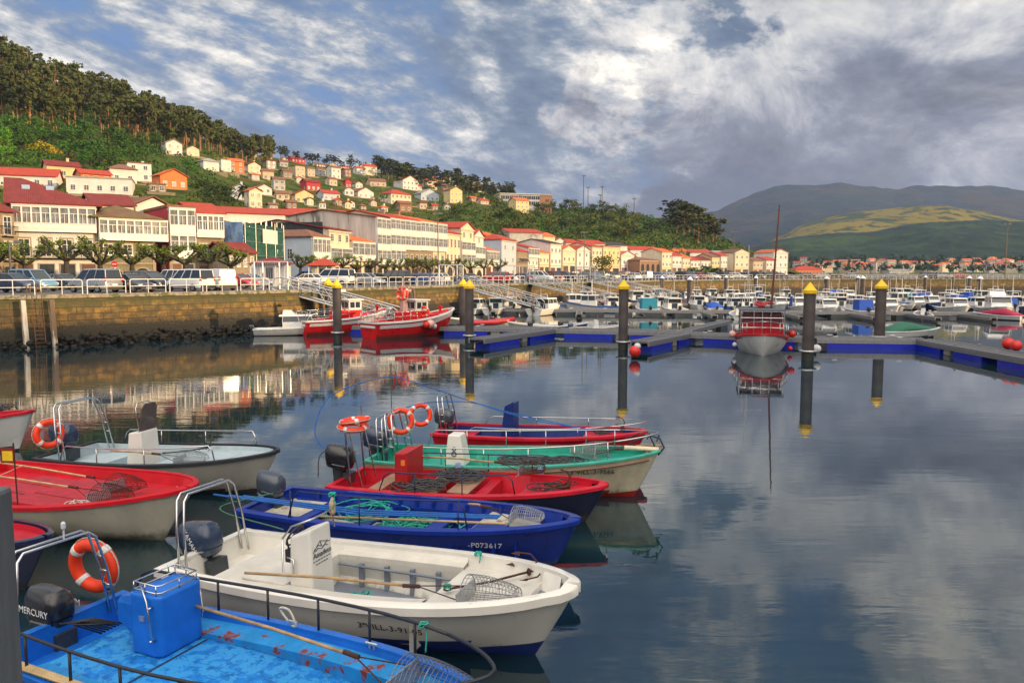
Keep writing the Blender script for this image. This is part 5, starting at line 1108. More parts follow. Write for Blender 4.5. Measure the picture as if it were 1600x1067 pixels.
# ================================================================ boats
GEL = M('gelcoat_white', (.70, .70, .68), .3, var=.12, scale=1.5, second=(.45, .42, .35), thr=.68, coat=.4); GEL2 = M('gelcoat_cream', (.62, .57, .45), .4, var=.15, scale=1.5); STAIN = M('stainless_steel', (.62, .62, .62), .22, 1., var=.1)
def station(L, W, n, stern, p, z0, z1, sp):
    out = []
    for i in range(n+1):
        s = i/n; t = 1-(1-s)**1.7; f = stern+(1-stern)*math.sin(min(1, t/.5)*PI/2)
        if t > .35: f *= max(0, 1-((t-.35)/.65)**p)**.62
        out.append((L*t, W/2*f, z0+(z1-z0)*t**sp, t))
    return out
class Hull:
    def __init__(s, L, W, z0=.6, z1=.95, n=26, stern=.86, p=2.6, sp=2.2, rake=.55, draft=.22, chine=.30, planks=0, g=.13):
        s.L, s.W, s.g = L, W, g; s.st = station(L, W, n, stern, p, z0, z1, sp); s.rake, s.draft, s.chine, s.planks = rake, draft, chine, planks
    def ring(s, x, b, z, t, hs, side):
        zk = -s.draft+(s.draft*.5)*max(0, t-.75)*4; out = []
        for j, h in enumerate(hs):
            e = .22+1.1*max(0, t-.45)**1.4; bb = b*(h**e if h > 0 else 0)*(1-.10*(1-h)); off = (.007 if (s.planks and j % 2) else 0)
            out.append((x-s.rake*(1-h)**1.1*max(0, t-.35)/.65+(.12*(1-h) if t < .02 else 0), side*(bb+off*(1 if h < 1 else 0)), zk+(z-zk)*h))
        return out
    def outer(s, paint, bottom, parent, name='hull', wl=.10, band=None):
        npl = s.planks or 5; top = [1-(1-.30)*i/npl for i in range(npl+1)]
        if s.planks: top = sorted(sum([[h, h-.012] for h in top], []), reverse=True)
        hs = top+[.22, .14, .07, 0.0]; mb = MB()
        if band: hs = [1, 1-band, ]+[h for h in hs if h < 1-band-.02]
        rings = []
        for x, b, z, t in s.st: a = s.ring(x, b, z, t, hs, 1); c = s.ring(x, b, z, t, hs, -1); rings.append(a+c[::-1][1:])
        n = len(rings[0]); N = len(hs); base = len(mb.v); mb.v += [tuple(p) for r_ in rings for p in r_]
        for i in range(len(rings)-1):
            for j in range(n-1):
                jj = j if j < N else n-1-j
                z = (rings[i][j][2]+rings[i][j+1][2])/2; mb.f.append((i*n+j, i*n+j+1, (i+1)*n+j+1, (i+1)*n+j)); hj = min(j, n-2-j)
                mb.m.append(1 if z < wl else (2 if band and hj == 0 else 0))
        mb.f.append(tuple(range(n))); mb.m.append(0)
        # white/other transom kept in paint
        return mb.build(name, [paint, bottom]+([band_mat] if False else [paint]), parent, sharp=35)
    def inner(s, g=None):
        g = s.g if g is None else g; out = []
        for x, b, z, t in s.st: out.append((min(max(x, g*.8), s.L-g*1.5), max(0, b-g), z, t))
        return out
    def gunwale(s, mat, parent, name='gunwale', g=None, th=.05, lip=.03):
        mb = MB(); I = s.inner(g); 
        for sd_ in (1, -1):
            rg = []
            for (x, b, z, t), (xi, bi, zi, _) in zip(s.st, I):
                xo = x+(lip if t > .97 else 0); bo = b+lip; rg.append([(xo, sd_*bo, z-th), (xo, sd_*bo, z+th*.3), (xo-(.02 if t > .97 else 0), sd_*(bo-.03 if b > .03 else bo), z+th*.6), (xi, sd_*bi, z+th*.6), (xi, sd_*bi, z-th)])
            mb.loft(rg if sd_ > 0 else [r_[::-1] for r_ in rg])
        x, b, z, t = s.st[0]; mb.box(-lip, -b-lip, z-th, (g or s.g)*.8, b+lip, z+th*.55)
        return mb.build(name, mat, parent, sharp=45)
    def well(s, mat, parent, levels, name='deck', g=None, matw=None):
        """levels: (x0, x1, z below sheer or absolute negative) floor strips with bulkheads; walls down to each floor"""
        I = s.inner(g); mb = MB()
        def at(x):
            for (xa, ba, za, _), (xb, bb, zb, _) in zip(I, I[1:]):
                if x <= xb and xb > xa: f = (x-xa)/(xb-xa); return (ba+(bb-ba)*f, za+(zb-za)*f)
            return I[-1][1], I[-1][2]
        prev = None
        for x0, x1, zf, k in levels:
            N = max(2, int((x1-x0)/.22)); L_, R_ = [], []
            xs = [x0+(x1-x0)*i/N for i in range(N+1)]
            for x in xs:
                b, z = at(x); zz_ = zf if zf >= 0 else z+zf; hh = max(.02, min(1, (zz_+s.draft)/(z+s.draft))); t_ = min(b*(1-.10*max(0, z-zz_)/.6), max(0, (b+(s.g if g is None else g))*hh**(.22+1.1*max(0, x/s.L-.45)**1.4)*(1-.10*(1-hh))-.035)); t_ *= 1-(.6*max(0, (x/s.L-.84)/.16) if zz_ < z-.15 else 0); mb.k = k
                L_.append([(x, b+.004, z), (x, t_, zz_)]); R_.append([(x, t_, zz_), (x, -t_, zz_)])
            mb.loft(L_, False, False, 1); mb.loft([[(a[0], -a[1], a[2]) for a in r_[::-1]] for r_ in L_], False, False, 1); mb.loft(R_, False, False, k)
            for x, sg in ((x0, 0), (x1, 1)):
                b, z = at(x); zz_ = zf if zf >= 0 else z+zf
                if sg == 0 and prev is not None: mb.add([(x, -b, prev), (x, b, prev), (x, b, zz_), (x, -b, zz_)], [(0, 1, 2, 3)], 1)
            b, z = at(x1); prev = zf if zf >= 0 else z+zf
        b, z = at(levels[0][0]); zz_ = levels[0][2] if levels[0][2] >= 0 else z+levels[0][2]; mb.add([(levels[0][0], -b, z), (levels[0][0], b, z), (levels[0][0], b, zz_), (levels[0][0], -b, zz_)], [(0, 1, 2, 3)], 1)
        ms = mat if isinstance(mat, list) else [mat]
        return mb.build(name, [ms[0], matw or ms[0]]+ms[1:], parent)
    def at(s, x):
        for (xa, ba, za, _), (xb, bb, zb, _) in zip(s.st, s.st[1:]):
            if x <= xb and xb > xa: f = (x-xa)/(xb-xa); return ba+(bb-ba)*f, za+(zb-za)*f
        return 0., s.st[-1][2]
    def rail(s, mat, parent, x0, x1, h, r=.016, inset=.06, n=8, posts=(), bow=True, name='rail', up=.25, both=True, low=None):
        """guard rail following the sheer from x0 on the port side round the bow (bow=True) back to x0"""
        mb = MB()
        def pt(x, sd_, hh): b, z = s.at(x); return V((x-(0 if x < s.L-.05 else .0), sd_*max(0, b-inset), z+hh))
        for hh in ([h] if low is None else [h, low]):
            for sd_ in ((1, -1) if both is True else (both,)):
                pts_ = [pt(x0, sd_, .02), pt(x0+up*.5, sd_, hh*.8), pt(x0+up, sd_, hh)]+[pt(x0+up+(x1-x0-up)*i/n, sd_, hh) for i in range(1, n+1)]
                if not bow: pts_ += [pt(min(s.L, x1+up*.4), sd_, hh*.7), pt(min(s.L, x1+up*.6), sd_, .02)]
                mb.tube(pts_, r, 6)
            if bow:
                xs_ = [x1+(s.L-.04-x1)*math.sin(i/10*PI/2) for i in range(11)]; mb.tube([pt(x, 1, hh) for x in xs_]+[pt(x, -1, hh) for x in xs_[::-1]], r, 6)
        for x in posts:
            for sd_ in ((1, -1) if both is True else (both,)): mb.tube([pt(x, sd_, 0), pt(x, sd_, h)], r*.85, 5)
        return mb.build(name, mat, parent, True)
CWL = {'grey': M('cowling_grey', (.045, .06, .085), .3, .1, var=.1, coat=.5), 'black': M('cowling_black', (.012, .012, .015), .28, var=.1, coat=.5), 'navy': M('cowling_navy', (.018, .035, .075), .28, .1, var=.1, coat=.5)}
def lettering(txt, size, mat, parent, loc, rot, ext=.002, name='lettering', align='CENTER', sx=1.):
    c = bpy.data.curves.new(name, 'FONT'); c.body = txt; c.size = size; c.extrude = ext; c.align_x = align; c.align_y = 'CENTER'; c.materials.append(mat); c.resolution_u = 2
    tmp = bpy.data.objects.new(name, c); C.objects.link(tmp); bpy.context.view_layer.update(); me = bpy.data.meshes.new_from_object(tmp.evaluated_get(bpy.context.evaluated_depsgraph_get())); bpy.data.objects.remove(tmp); bpy.data.curves.remove(c)
    o = bpy.data.objects.new(name, me); C.objects.link(o); o.parent = parent; o.location = loc; o.rotation_euler = rot; o.scale = (sx, 1, 1); return o
def outboard(parent, x, y, z, s=1., col='grey', tilt=0., rz=0., text=None):
    """cowling part with leg, bracket and propeller below; x astern of the transom"""
    q = Matrix.Translation((x, y, z)) @ Matrix.Rotation(rz, 4, 'Z') @ Matrix.Rotation(tilt, 4, 'Y') @ Matrix.Scale(s, 4)
    mb = MB(); mb.T = q; rg = []
    for zz_, lx, ly, ox in ((.02, .17, .13, .02), (.05, .24, .165, 0), (.13, .265, .18, 0), (.135, .25, .172, 0), (.15, .25, .172, 0), (.155, .275, .187, 0), (.28, .285, .188, -.01), (.36, .275, .175, -.018), (.43, .245, .135, -.035), (.455, .225, .10, -.045), (.465, .10, .05, -.06)):
        rg.append([(ox-.12+lx*math.copysign(abs(math.cos(a))**.6, math.cos(a)), ly*math.copysign(abs(math.sin(a))**.6, math.sin(a)), zz_) for a in [2*PI*k/24 for k in range(24)]])
    mb.loft(rg); o = mb.build('outboard_motor', CWL[col], parent, sharp=28)
    mb = MB(); mb.T = q; mb.box(-.20, -.195, .115, .06, .195, .128); mb.cbox((.02, 0, .40), (.10, .25, .02)); mb.build('cowling_trim', GALV, o)
    mb = MB(); mb.T = q; mb.loft([[(-.12+lx*math.cos(a), ly*math.sin(a), zz_) for a in [2*PI*k/10 for k in range(10)]] for zz_, lx, ly in ((.02, .15, .11), (-.2, .11, .07), (-.55, .09, .045), (-.72, .12, .03))])
    mb.box(-.34, -.10, -.66, .06, .10, -.64); mb.loft([[(-.30, .04*math.cos(a), -.80+.05*math.sin(a)) for a in [2*PI*k/8 for k in range(8)]], [(.08, .03*math.cos(a), -.80+.03*math.sin(a)) for a in [2*PI*k/8 for k in range(8)]]])
    mb.box(.02, -.13, -.25, .16, .13, -.02); mb.build('leg', M('motor_leg', (.05, .06, .07), .4, .3), o, sharp=40)
    mb = MB(); mb.T = q
    for k in range(3): a = k*2.09; mb.add([(-.32, 0, -.80), (-.34, .12*math.cos(a), -.80+.12*math.sin(a)), (-.30, .12*math.cos(a+.8), -.80+.12*math.sin(a+.8))], [(0, 1, 2), (2, 1, 0)])
    mb.build('propeller', STAIN, o)
    if text:
        for sd_ in (1, -1):
            lt = lettering(text, .115, M('decal_white', (.75, .75, .75), .5), o, (0, 0, 0), (0, 0, 0)); up = text == 'YAMAHA'
            lt.matrix_basis = q @ Matrix.Translation((-.13 if not up else -.10, sd_*.199, .24)) @ Matrix.Rotation(R(90), 4, 'X') @ (Matrix.Rotation(PI, 4, 'Y') if sd_ > 0 else Matrix.Identity(4)) @ (Matrix.Rotation(R(-62 if sd_ < 0 else 62), 4, 'Z') if up else Matrix.Identity(4))
            if up: lt.scale = lt.scale*.82
    return o
# ---------------------------------------------------------------- marina boat kinds
CNV = {'blue': M('canvas_blue', (.01, .07, .42), .8, var=.25), 'teal': M('canvas_teal', (.01, .20, .30), .8, var=.25), 'green': M('canvas_green', (.03, .14, .09), .85, var=.25), 'maroon': M('canvas_maroon', (.30, .01, .05), .8, var=.25), 'grey': M('canvas_grey', (.10, .11, .13), .8, var=.25)}
BG = M('boat_glass', (.03, .045, .06), .08, spec=1.); BTM = M('antifoul_dark', (.03, .03, .035), .7); BTB = M('antifoul_blue', (.01, .03, .20), .6)
HC = {'white': GEL, 'cream': GEL2, 'blue': M('hull_blue', (.02, .08, .30), .35, coat=.4), 'grey': M('hull_grey', (.25, .27, .29), .4), 'red': M('hull_red', (.42, .015, .02), .35, coat=.4), 'navy': M('hull_navy', (.012, .02, .07), .35, coat=.4), 'green': M('hull_green', (.03, .18, .14), .4)}
def bprism(mb, x0, x1, w0, w1, z0, z1, f0=0., f1=0., k=None):   # cabin block with raked ends
    mb.loft([[(x0, -w0, z0), (x1, -w0, z0), (x1, w0, z0), (x0, w0, z0)], [(x0+f0, -w1, z1), (x1-f1, -w1, z1), (x1-f1, w1, z1), (x0+f0, w1, z1)]], k=k)
def mk_cruiser(L=6.2, W=2.4, hc=1.25, canvas=None, fly=0):
    t = thing('cabin_boat', 'x', 'boat'); h = Hull(L, W, .75, 1.15, 18, .9, 2.4); h.outer(GEL, BTM, t); h.gunwale(GEL, t, th=.06); h.well(GEL, t, [(.2, L*.42, .35, 0), (L*.42, L-.25, -.03, 0)])
    b, z = h.at(L*.55); mb = MB(); c0, c1 = L*.36, L*.78; bprism(mb, c0, c1, b*.72, b*.70, z-.2, z+hc*.42, 0, .25); bprism(mb, c0-.35, c1-.42, b*.72, b*.66, z+hc*.82, z+hc*.92, 0, .05)
    for s in (-1, 1):
        for x, xx in ((c0, c0+.05), (c0+(c1-c0)*.5, c0+(c1-c0)*.45), (c1-.28, c1-.62)): mb.tube([(x, s*b*.70, z+hc*.40), (xx, s*b*.64, z+hc*.85)], .04, 4)
    mb.loft([[(c1-.3, -b*.5, z-.2), (c1-.3, b*.5, z-.2), (c1-.3, b*.5, z+.35), (c1-.3, -b*.5, z+.35)], [(L*.93, -b*.15, z-.1), (L*.93, b*.15, z-.1), (L*.93, b*.15, z+.12), (L*.93, -b*.15, z+.12)]])
    mb.build('cabin', GEL, t); mb = MB(); bprism(mb, c0+.04, c1-.30, b*.68, b*.62, z+hc*.41, z+hc*.83, 0, .34); mb.build('cabin_window', BG, t)
    mb = MB(); mb.box(c0-.012, -b*.30, .45, c0-.001, b*.30, z+hc*.40); mb.build('cabin_door', BG, t)
    if fly: mb = MB(); bprism(mb, c0, c0+1.4, b*.55, b*.5, z+hc*.93, z+hc*.93+.5, .1, .5); mb.build('flybridge', GEL, t)
    if canvas: mb = MB(); bprism(mb, .25, c0-.02, b*.80, b*.72, .62, z+hc*.9, .25, 0); mb.build('cockpit_cover', canvas, t)
    if not fly: mb = MB(); mb.tube([(c0+.3, b*.3, z+hc*.9), (c0+.2, b*.3, z+hc*.9+(2.2 if L < 6 else 1.2))], .018, 4); mb.tube([(c0+.35, -b*.4, z+hc*.9), (c0+.35, -b*.4, z+hc*.9+.45), (c0+.35, b*.4, z+hc*.9+.45), (c0+.35, b*.4, z+hc*.9)], .03, 5); mb.build('aerial', GEL, t)
    h.rail(STAIN, t, L*.45, L*.85, .38, .014, posts=[L*.6, L*.75, L*.9]); outboard(t, -.12, 0, .72, 1.0, 'black'); tree_of(t); return t
def mk_skiff(L=4.6, W=1.8, col='white', deck='grey', console=True):
    t = thing('open_boat', 'x', 'boat'); h = Hull(L, W, .5, .78, 18, .85, 2.4); h.outer(HC[col], BTM, t); h.gunwale(HC['white'], t); h.well(HC[deck], t, [(.2, L*.62, .2, 0), (L*.62, L-.25, -.12, 0)])
    for x in (L*.3, L*.52): mb = MB(); b, z = h.at(x); mb.box(x, -b*.9, z-.2, x+.25, b*.9, z-.14); mb.build('thwart', HC['white'], t)
    if console: mb = MB(); bprism(mb, L*.36, L*.36+.45, .25, .2, .2, 1.15, .05, .1); mb.build('console', GEL, t); mb = MB(); bprism(mb, L*.36+.38, L*.36+.41, .24, .18, 1.1, 1.5, -.06, .06); mb.build('windscreen', BG, t)
    outboard(t, -.12, 0, .5, .85, 'black' if col != 'white' else 'grey'); tree_of(t); return t
def mk_covered(col='blue', L=4.8, W=1.9, hull='white'):
    t = thing('covered_boat', 'x', 'boat'); h = Hull(L, W, .5, .75, 18, .85, 2.4); h.outer(HC[hull], BTM, t); h.gunwale(HC['white'], t)
    mb = MB(); rg = []
    for i, (x, f, up) in enumerate(((.15, .95, .12), (L*.22, 1, .45), (L*.36, 1, .72), (L*.5, 1, .62), (L*.7, .95, .34), (L*.88, .6, .12), (L-.05, .15, .05))):
        b, z = h.at(x); rg.append([(x, b*f*math.cos(a)*1.03, z-.02+up*max(0, math.sin(a))**.8) for a in [PI*k/10 for k in range(11)]])
    mb.loft(rg); mb.build('canvas_cover', CNV[col], t, True); outboard(t, -.12, 0, .45, .8, 'black'); tree_of(t); return t
def mk_pilot(L=6.8, W=2.5, col='white', band='blue'):
    t = thing('pilothouse_boat', 'x', 'boat'); h = Hull(L, W, .8, 1.35, 18, .85, 2.3, 2.5); h.outer(HC[col], BTB, t); h.gunwale(HC[band], t, th=.09); h.well(HC['grey'], t, [(.2, L*.6, .4, 0), (L*.6, L-.25, -.1, 0)])
    mb = MB(); bprism(mb, L*.42, L*.70, .62, .58, .4, 1.55); bprism(mb, L*.38, L*.70, .66, .62, 2.15, 2.25)
    for s in (-1, 1):
        for x in (L*.43, L*.56, L*.69): mb.tube([(x, s*.6, 1.5), (x, s*.57, 2.2)], .045, 4)
    mb.build('wheelhouse', GEL, t); mb = MB(); bprism(mb, L*.43, L*.69, .59, .56, 1.55, 2.15); mb.build('wheelhouse_window', BG, t)
    mb = MB(); mb.tube([(L*.5, 0, 2.25), (L*.5, 0, 4.2)], .035, 5); mb.build('mast', GEL, t); h.rail(STAIN, t, L*.6, L*.88, .35, .014, posts=[L*.7, L*.8]); tree_of(t); return t
def mk_inflatable():
    t = thing('inflatable_boat', 'x', 'boat'); L, W = 4.2, 1.8; mb = MB(); mb.tube([(-.2, W/2-.22, .42), (.1, W/2-.22, .42), (L*.6, W/2-.22, .45), (L*.85, W/2-.5, .6), (L, 0, .7), (L*.85, -W/2+.5, .6), (L*.6, -W/2+.22, .45), (.1, -W/2+.22, .42), (-.2, -W/2+.22, .42)], .23, 10); mb.build('tube', HC['red'], t, True)
    mb = MB(); mb.box(.15, -.6, .1, L*.8, .6, .3); mb.build('floor', HC['grey'], t); mb = MB(); bprism(mb, 1.4, 1.9, .22, .18, .3, 1.05, 0, .1); mb.build('console', BLKP, t); outboard(t, -.05, 0, .5, .85, 'black'); tree_of(t); return t
BK = {'cruiser': mk_cruiser(), 'cruiser_teal': mk_cruiser(canvas=CNV['teal']), 'cruiser_blue': mk_cruiser(5.6, 2.2, canvas=CNV['blue']), 'big': mk_cruiser(8.6, 3.1, 1.55, fly=1), 'small': mk_cruiser(5.2, 2.1, 1.15), 'skiff': mk_skiff(), 'skiff_blue': mk_skiff(4.8, 1.8, 'blue', 'grey', False), 'skiff_grey': mk_skiff(4.4, 1.7, 'cream', 'cream', False), 'cov_blue': mk_covered('blue', 4.8), 'cov_green': mk_covered('green', 5.), 'cov_mar': mk_covered('maroon', 5.2), 'pilot': mk_pilot(), 'pilot_red': mk_pilot(6.2, 2.4, 'white', 'red'), 'rib': mk_inflatable(), 'cov_grey': mk_covered('grey', 4.6)}
used = set(); GRP = 'small boats in the marina'
def moor(kind, u, Y, ang, label, sc_=1., dz=0, hull=None):
    p = PD(u, 480, Y); o = BK[kind]; a = R(ang); Lh = o.get('_L', 2.8)*sc_; loc = (p.x-math.cos(a)*2.6*sc_, Y-math.sin(a)*2.6*sc_, dz)
    if kind not in used: used.add(kind); o.location = loc; o.rotation_euler = (0, 0, a); o.scale = (sc_,)*3; tag(o, label, 'boat', GRP); return o
    return dup(o, loc, a, label, group=GRP, scale=(sc_,)*3, mats={'hull': HC[hull]} if hull else None)
MO = [('small', 745, 93, 70, 'white cabin boat partly hidden by the left pontoon pile'), ('cruiser', 776, 93, 75, 'white cabin boat with tall dark cabin door right of the left piles'), ('small', 797, 99, 100, 'pale cabin boat moored behind the one with the tall dark door'), ('cruiser', 850, 91, 60, 'white fishing boat with a canopy at the foot of the gangway'),
 ('pilot', 884, 99, 5, 'white boat with three large cabin windows below the third gangway'), ('pilot', 935, 96, 165, 'long white boat with a bold blue band, left of the middle pile'), ('small', 957, 99, 90, 'white cabin boat tucked against the tall middle pile'),
 ('cruiser_teal', 1010, 92, 90, 'white boat with a teal cockpit cover, stern towards the viewer'), ('small', 1036, 100, 80, 'small pale boat between the teal-covered and the two-window boat'), ('cruiser', 1053, 92, 92, 'white boat with two cabin windows and a black outboard, right of the teal one'), ('cov_blue', 1113, 100, 88, 'boat under a bright blue cover in the second row'), ('small', 1090, 104, 95, 'blue and white boat behind the black pile'),
 ('skiff', 1152, 84, 80, 'grey and white open boat moored left of the red and white cabin boat'), ('small', 1216, 98, 270, 'small white wheelhouse boat behind the red and white cabin boat'), ('cruiser_blue', 1249, 94, 260, 'white boat with dark blue screens left of the right-hand pile'), ('cruiser', 1287, 90, 268, 'old cream boat with grey cabin doors beside the right-hand pile'), ('small', 1311, 100, 90, 'white cabin boat behind the bright blue screened one'),
 ('cruiser_blue', 1340, 88, 90, 'white boat with bright blue cockpit screens and a raised motor'), ('small', 1386, 93, 270, 'white cabin boat with life ring just right of the fourth yellow pile'), ('pilot', 1415, 106, 200, 'blue and white wheelhouse boat in the second row, right half'), ('skiff', 1441, 84, 70, 'open boat with an orange patch at its stern and clear screens'), ('cruiser', 1490, 93, 262, 'wide white cabin boat with green tinted windscreen'), ('big', 1552, 93, 250, 'large white motor cruiser with flybridge at the right'), ('cov_mar', 1560, 82, 120, 'boat under a maroon cover before the large cruiser'),
 ('cov_green', 1425, 59.5, 8, 'small grey boat under a peaked green tarpaulin behind the walkway'), ('skiff_grey', 723, 73, 170, 'low cream dinghy at the left of the first walkway'), ('rib', 775, 71, 10, 'red inflatable boat with a black outboard beyond the first walkway'), ('skiff_grey', 825, 66, 168, 'open wooden skiff moored beyond the blue-floated walkway'), ('skiff_blue', 880, 65, 8, 'long low blue skiff beyond the walkway'), ('skiff', 945, 63, 6, 'grey open boat with a red jacket hung over its motor'),
 ('skiff', 690, 100, 160, 'small white boat behind the bow of the big red boat'), ('cruiser', 675, 95, 90, 'little white boat with a mast behind the red boats')]
for k, u, Y, a, lb in MO: moor(k, u, Y, a, lb)
mr = random.Random(4); kk = ['small', 'cruiser', 'skiff', 'pilot', 'cov_blue', 'cov_grey', 'skiff_blue', 'pilot_red', 'cruiser_teal', 'cruiser_blue', 'cov_green']
nm = {'small': 'small white cabin boat', 'cruiser': 'white cabin boat', 'skiff': 'white open boat', 'pilot': 'white wheelhouse boat with blue rim', 'cov_blue': 'blue-covered boat', 'cov_grey': 'grey-covered boat', 'skiff_blue': 'blue open boat', 'pilot_red': 'white wheelhouse boat with red rim', 'cruiser_teal': 'teal-screened cabin boat', 'cruiser_blue': 'blue-screened cabin boat', 'cov_green': 'green-covered boat'}
cnt = {}
for u in list(range(1128, 1610, 19)):
    if any(abs(u-q) < 7 for q in (1264, 1375)): continue
    k = mr.choice(('small', 'cruiser', 'skiff', 'cruiser_blue', 'small', 'pilot', 'cov_grey')); hc = mr.choice(('white', 'white', 'blue', 'cream', 'navy', 'red')) if 'white' in nm[k] else 'white'; cnt[k, hc] = cnt.get((k, hc), 0)+1
    moor(k, u+mr.uniform(-3, 3), 103+mr.uniform(-2, 2), mr.choice((90, 270, 80)), f"{nm[k].replace('white', hc)} in the middle row of boats, {ORD[cnt[k, hc]]} such from left", mr.uniform(.85, 1.05), hull=None if hc == 'white' else hc)
cnt = {}
for rowi, (Y, us_, rn_) in enumerate(((116, list(range(905, 1600, 24)), 'third'), (140, list(range(1000, 1590, 23)), 'rearmost'))):
    for u in us_:
        if abs(u-1264) < 8: continue
        k = mr.choice(kk[:3]*2+kk); hc = mr.choice(('white', 'white', 'blue', 'cream', 'navy', 'red', 'green')) if 'white' in nm[k] else 'white'; key = (k, rowi, hc); cnt[key] = cnt.get(key, 0)+1
        moor(k, u+mr.uniform(-5, 5), Y+mr.choice((-5, 4))-(2 if rowi == 0 and u < 950 else 0), mr.choice((90, 270, 85, 262)), f"{nm[k].replace('white', hc)} in the {rn_} row of boats, {ORD[cnt[key]]} such from left", mr.uniform(.9, 1.1), hull=None if hc == 'white' else hc)
# ================================================================ foreground fishing skiffs
class Boat:
    def __init__(s, name, label, S, B, W, z0, z1, group=None, **k):
        S, B = V((*S, 0)), V((*B, 0)); s.L = (B-S).length; s.rz = math.atan2(B.y-S.y, B.x-S.x); s.S = S
        s.t = thing(name, label, 'boat', S, s.rz, group); s.h = Hull(s.L, W, z0, z1, **k); s.W = W
    def w(s, x, y, z): c, n = math.cos(s.rz), math.sin(s.rz); return V((s.S.x+c*x-n*y, s.S.y+n*x+c*y, z))
def paintm(name, c, worn=None, thr=.6, rough=.4, var=.25, scale=2.2, coat=.06, dscale=None): return M(name, c, rough, var=var, scale=scale, second=worn, thr=thr, coat=coat, spec=.3, slime=.16 if name.startswith('hull') else 0., bump=.15, bscale=18, dscale=dscale)
TEAL = M('rope_teal', (.02, .36, .28), .8, var=.35, scale=20); RDK = M('rope_dark', (.035, .038, .045), .85, var=.4, scale=20); RBL = M('rope_blue', (.01, .11, .42), .7, var=.3, scale=10); RWH = M('rope_white', (.55, .53, .47), .8, var=.3, scale=20)
WOODP2 = M('pole_wood', (.42, .27, .13), .7, var=.4, scale=6, second=(.16, .10, .06), thr=.62); OARW = M('oar_wood', (.50, .36, .18), .6, var=.35, scale=5); WIRE = M('wire_steel', (.30, .30, .31), .45, .8, var=.3); RUST = M('rusted_iron', (.075, .03, .022), .8, .2, var=.5, scale=12); ORNG = M('ring_orange', (.82, .048, .008), .5, var=.12, scale=4); BND = M('ring_white', (.72, .70, .68), .6); BLKT = M('black_rail', (.02, .022, .03), .5)
SSC = M('net_grey', (.06, .065, .07), .85, var=.4, scale=25)
def life_ring(c, ax, label, R_=.30, r=.085, group='orange life rings'):
    t = thing('life_ring', label, 'life ring', c, 0, group); q = V(ax).normalized(); mb = MB(); mb.torus((0, 0, 0), R_, r, q, 32, 10)
    mb.build('ring', ORNG, t, True)
    for k in range(4): m2 = MB(); m2.torus((0, 0, 0), R_, r*1.06, q, 4, 10, a0=k*PI/2+.6, a1=k*PI/2+.87); m2.build('band', BND, t, True)
    mb = MB(); qq = q.to_track_quat('Z', 'Y')
    for k in range(4):
        a0 = k*PI/2+.74; mb.tube([qq@V(((R_+r+.004+.012*math.sin(PI*j/6))*math.cos(a0+j*PI/12), (R_+r+.004+.012*math.sin(PI*j/6))*math.sin(a0+j*PI/12), 0)) for j in range(7)], .008, 4)
    mb.build('grab_line', RWH, t); return t
def rake(b, x, y, z, ang, label, pole=2.4, s=1., tilt=.12, col=None, pmat=None, yaw_pole=0):
    """clam rake: half-round wire basket with steel mouth plate, tines and a long wooden pole; lies in boat b"""
    p = b.w(x, y, z); t = thing('clam_rake', label, 'clam rake', p, b.rz+ang, 'wire clam rakes in the boats'); cm = col or WIRE; mb = MB(); l, w_, h = .60*s, .25*s, .30*s
    f = lambda u, a: (-l*u, w_*math.cos(a)*(1-.30*u*u), h*math.sin(a)*(1-.45*u*u)+u*tilt*l)
    for i in range(15): u = i/14; mb.tube([f(u, PI*k/10) for k in range(11)], .0032 if i % 7 else .006, 4)
    for k in range(13): mb.tube([f(i/5, PI*k/12) for i in range(6)], .003, 4)
    for k in range(9): y_ = -w_+w_*2*k/8; mb.tube([(0, y_, 0), (-l, y_*.70, tilt*l)], .0045, 4)
    for k in range(9): a = PI*k/8; mb.tube([f(1, a), (-l, 0, tilt*l)], .004, 3)
    mb.build('basket', cm, t)
    mb = MB(); mb.loft([[(.0, -w_, 0), (.0, w_, 0), (.02, w_*.96, h*.55), (.02, -w_*.96, h*.55)], [(.014, -w_, 0), (.014, w_, 0), (.034, w_*.96, h*.55), (.034, -w_*.96, h*.55)]])
    for k in range(14): y_ = -w_+w_*2*k/13; mb.tube([(.0, y_, 0), (.10, y_, -.05)], .007, 4, r2=.003)
    mb.build('mouth_plate', GALV, t)
    mb = MB(); e = V((.55*s, yaw_pole*.5, .18)); 
    for s_ in (-1, 1): mb.tube([(.02, s_*w_*.85, h*.3), e], .008, 4)
    mb.tube([e-V((.05, 0, 0)), e+V((.16, yaw_pole*.2, .01))], .028, 8); mb.build('yoke', RUST, t)
    mb = MB(); mb.tube([e+V((.1, yaw_pole*.1, .0)), e+V((pole*.5, yaw_pole*.55*pole*.5, .03)), e+V((pole, yaw_pole*.55*pole, .02))], .020, 8); mb.build('pole', pmat or WOODP2, t, True)
    return t
def coil(c, r, n, mat, label, cat='rope', seed=1, h=.12, rr=.011, name='rope_coil', rx=1.):
    q = random.Random(seed); mb = MB(); pts_ = []
    N = n*14
    for i in range(N): a = i*2*PI/14; nz = noise.noise(V((i*.11, seed*3.1, 0))); nx = noise.noise(V((i*.09, seed, 5))); ny = noise.noise(V((i*.09, seed, 9))); k_ = r*(.62+.75*nz); pts_.append(V(c)+V((rx*(k_*math.cos(a)+nx*r*.9), k_*math.sin(a)+ny*r*.9, h*(.5+.9*noise.noise(V((i*.3, seed, 2))))*(1.15-.5*abs(k_/r)))))
    sm = []
    for a, b_, c_, d in zip(pts_, pts_[1:], pts_[2:], pts_[3:]):
        for f in (0, .5): sm.append(.5*((2*b_)+(c_-a)*f+(2*a-5*b_+4*c_-d)*f*f+(3*b_-a-3*c_+d)*f**3))
    mb.tube(sm, rr, 4); return tag(mb.build(name, mat, None, True), label, cat)
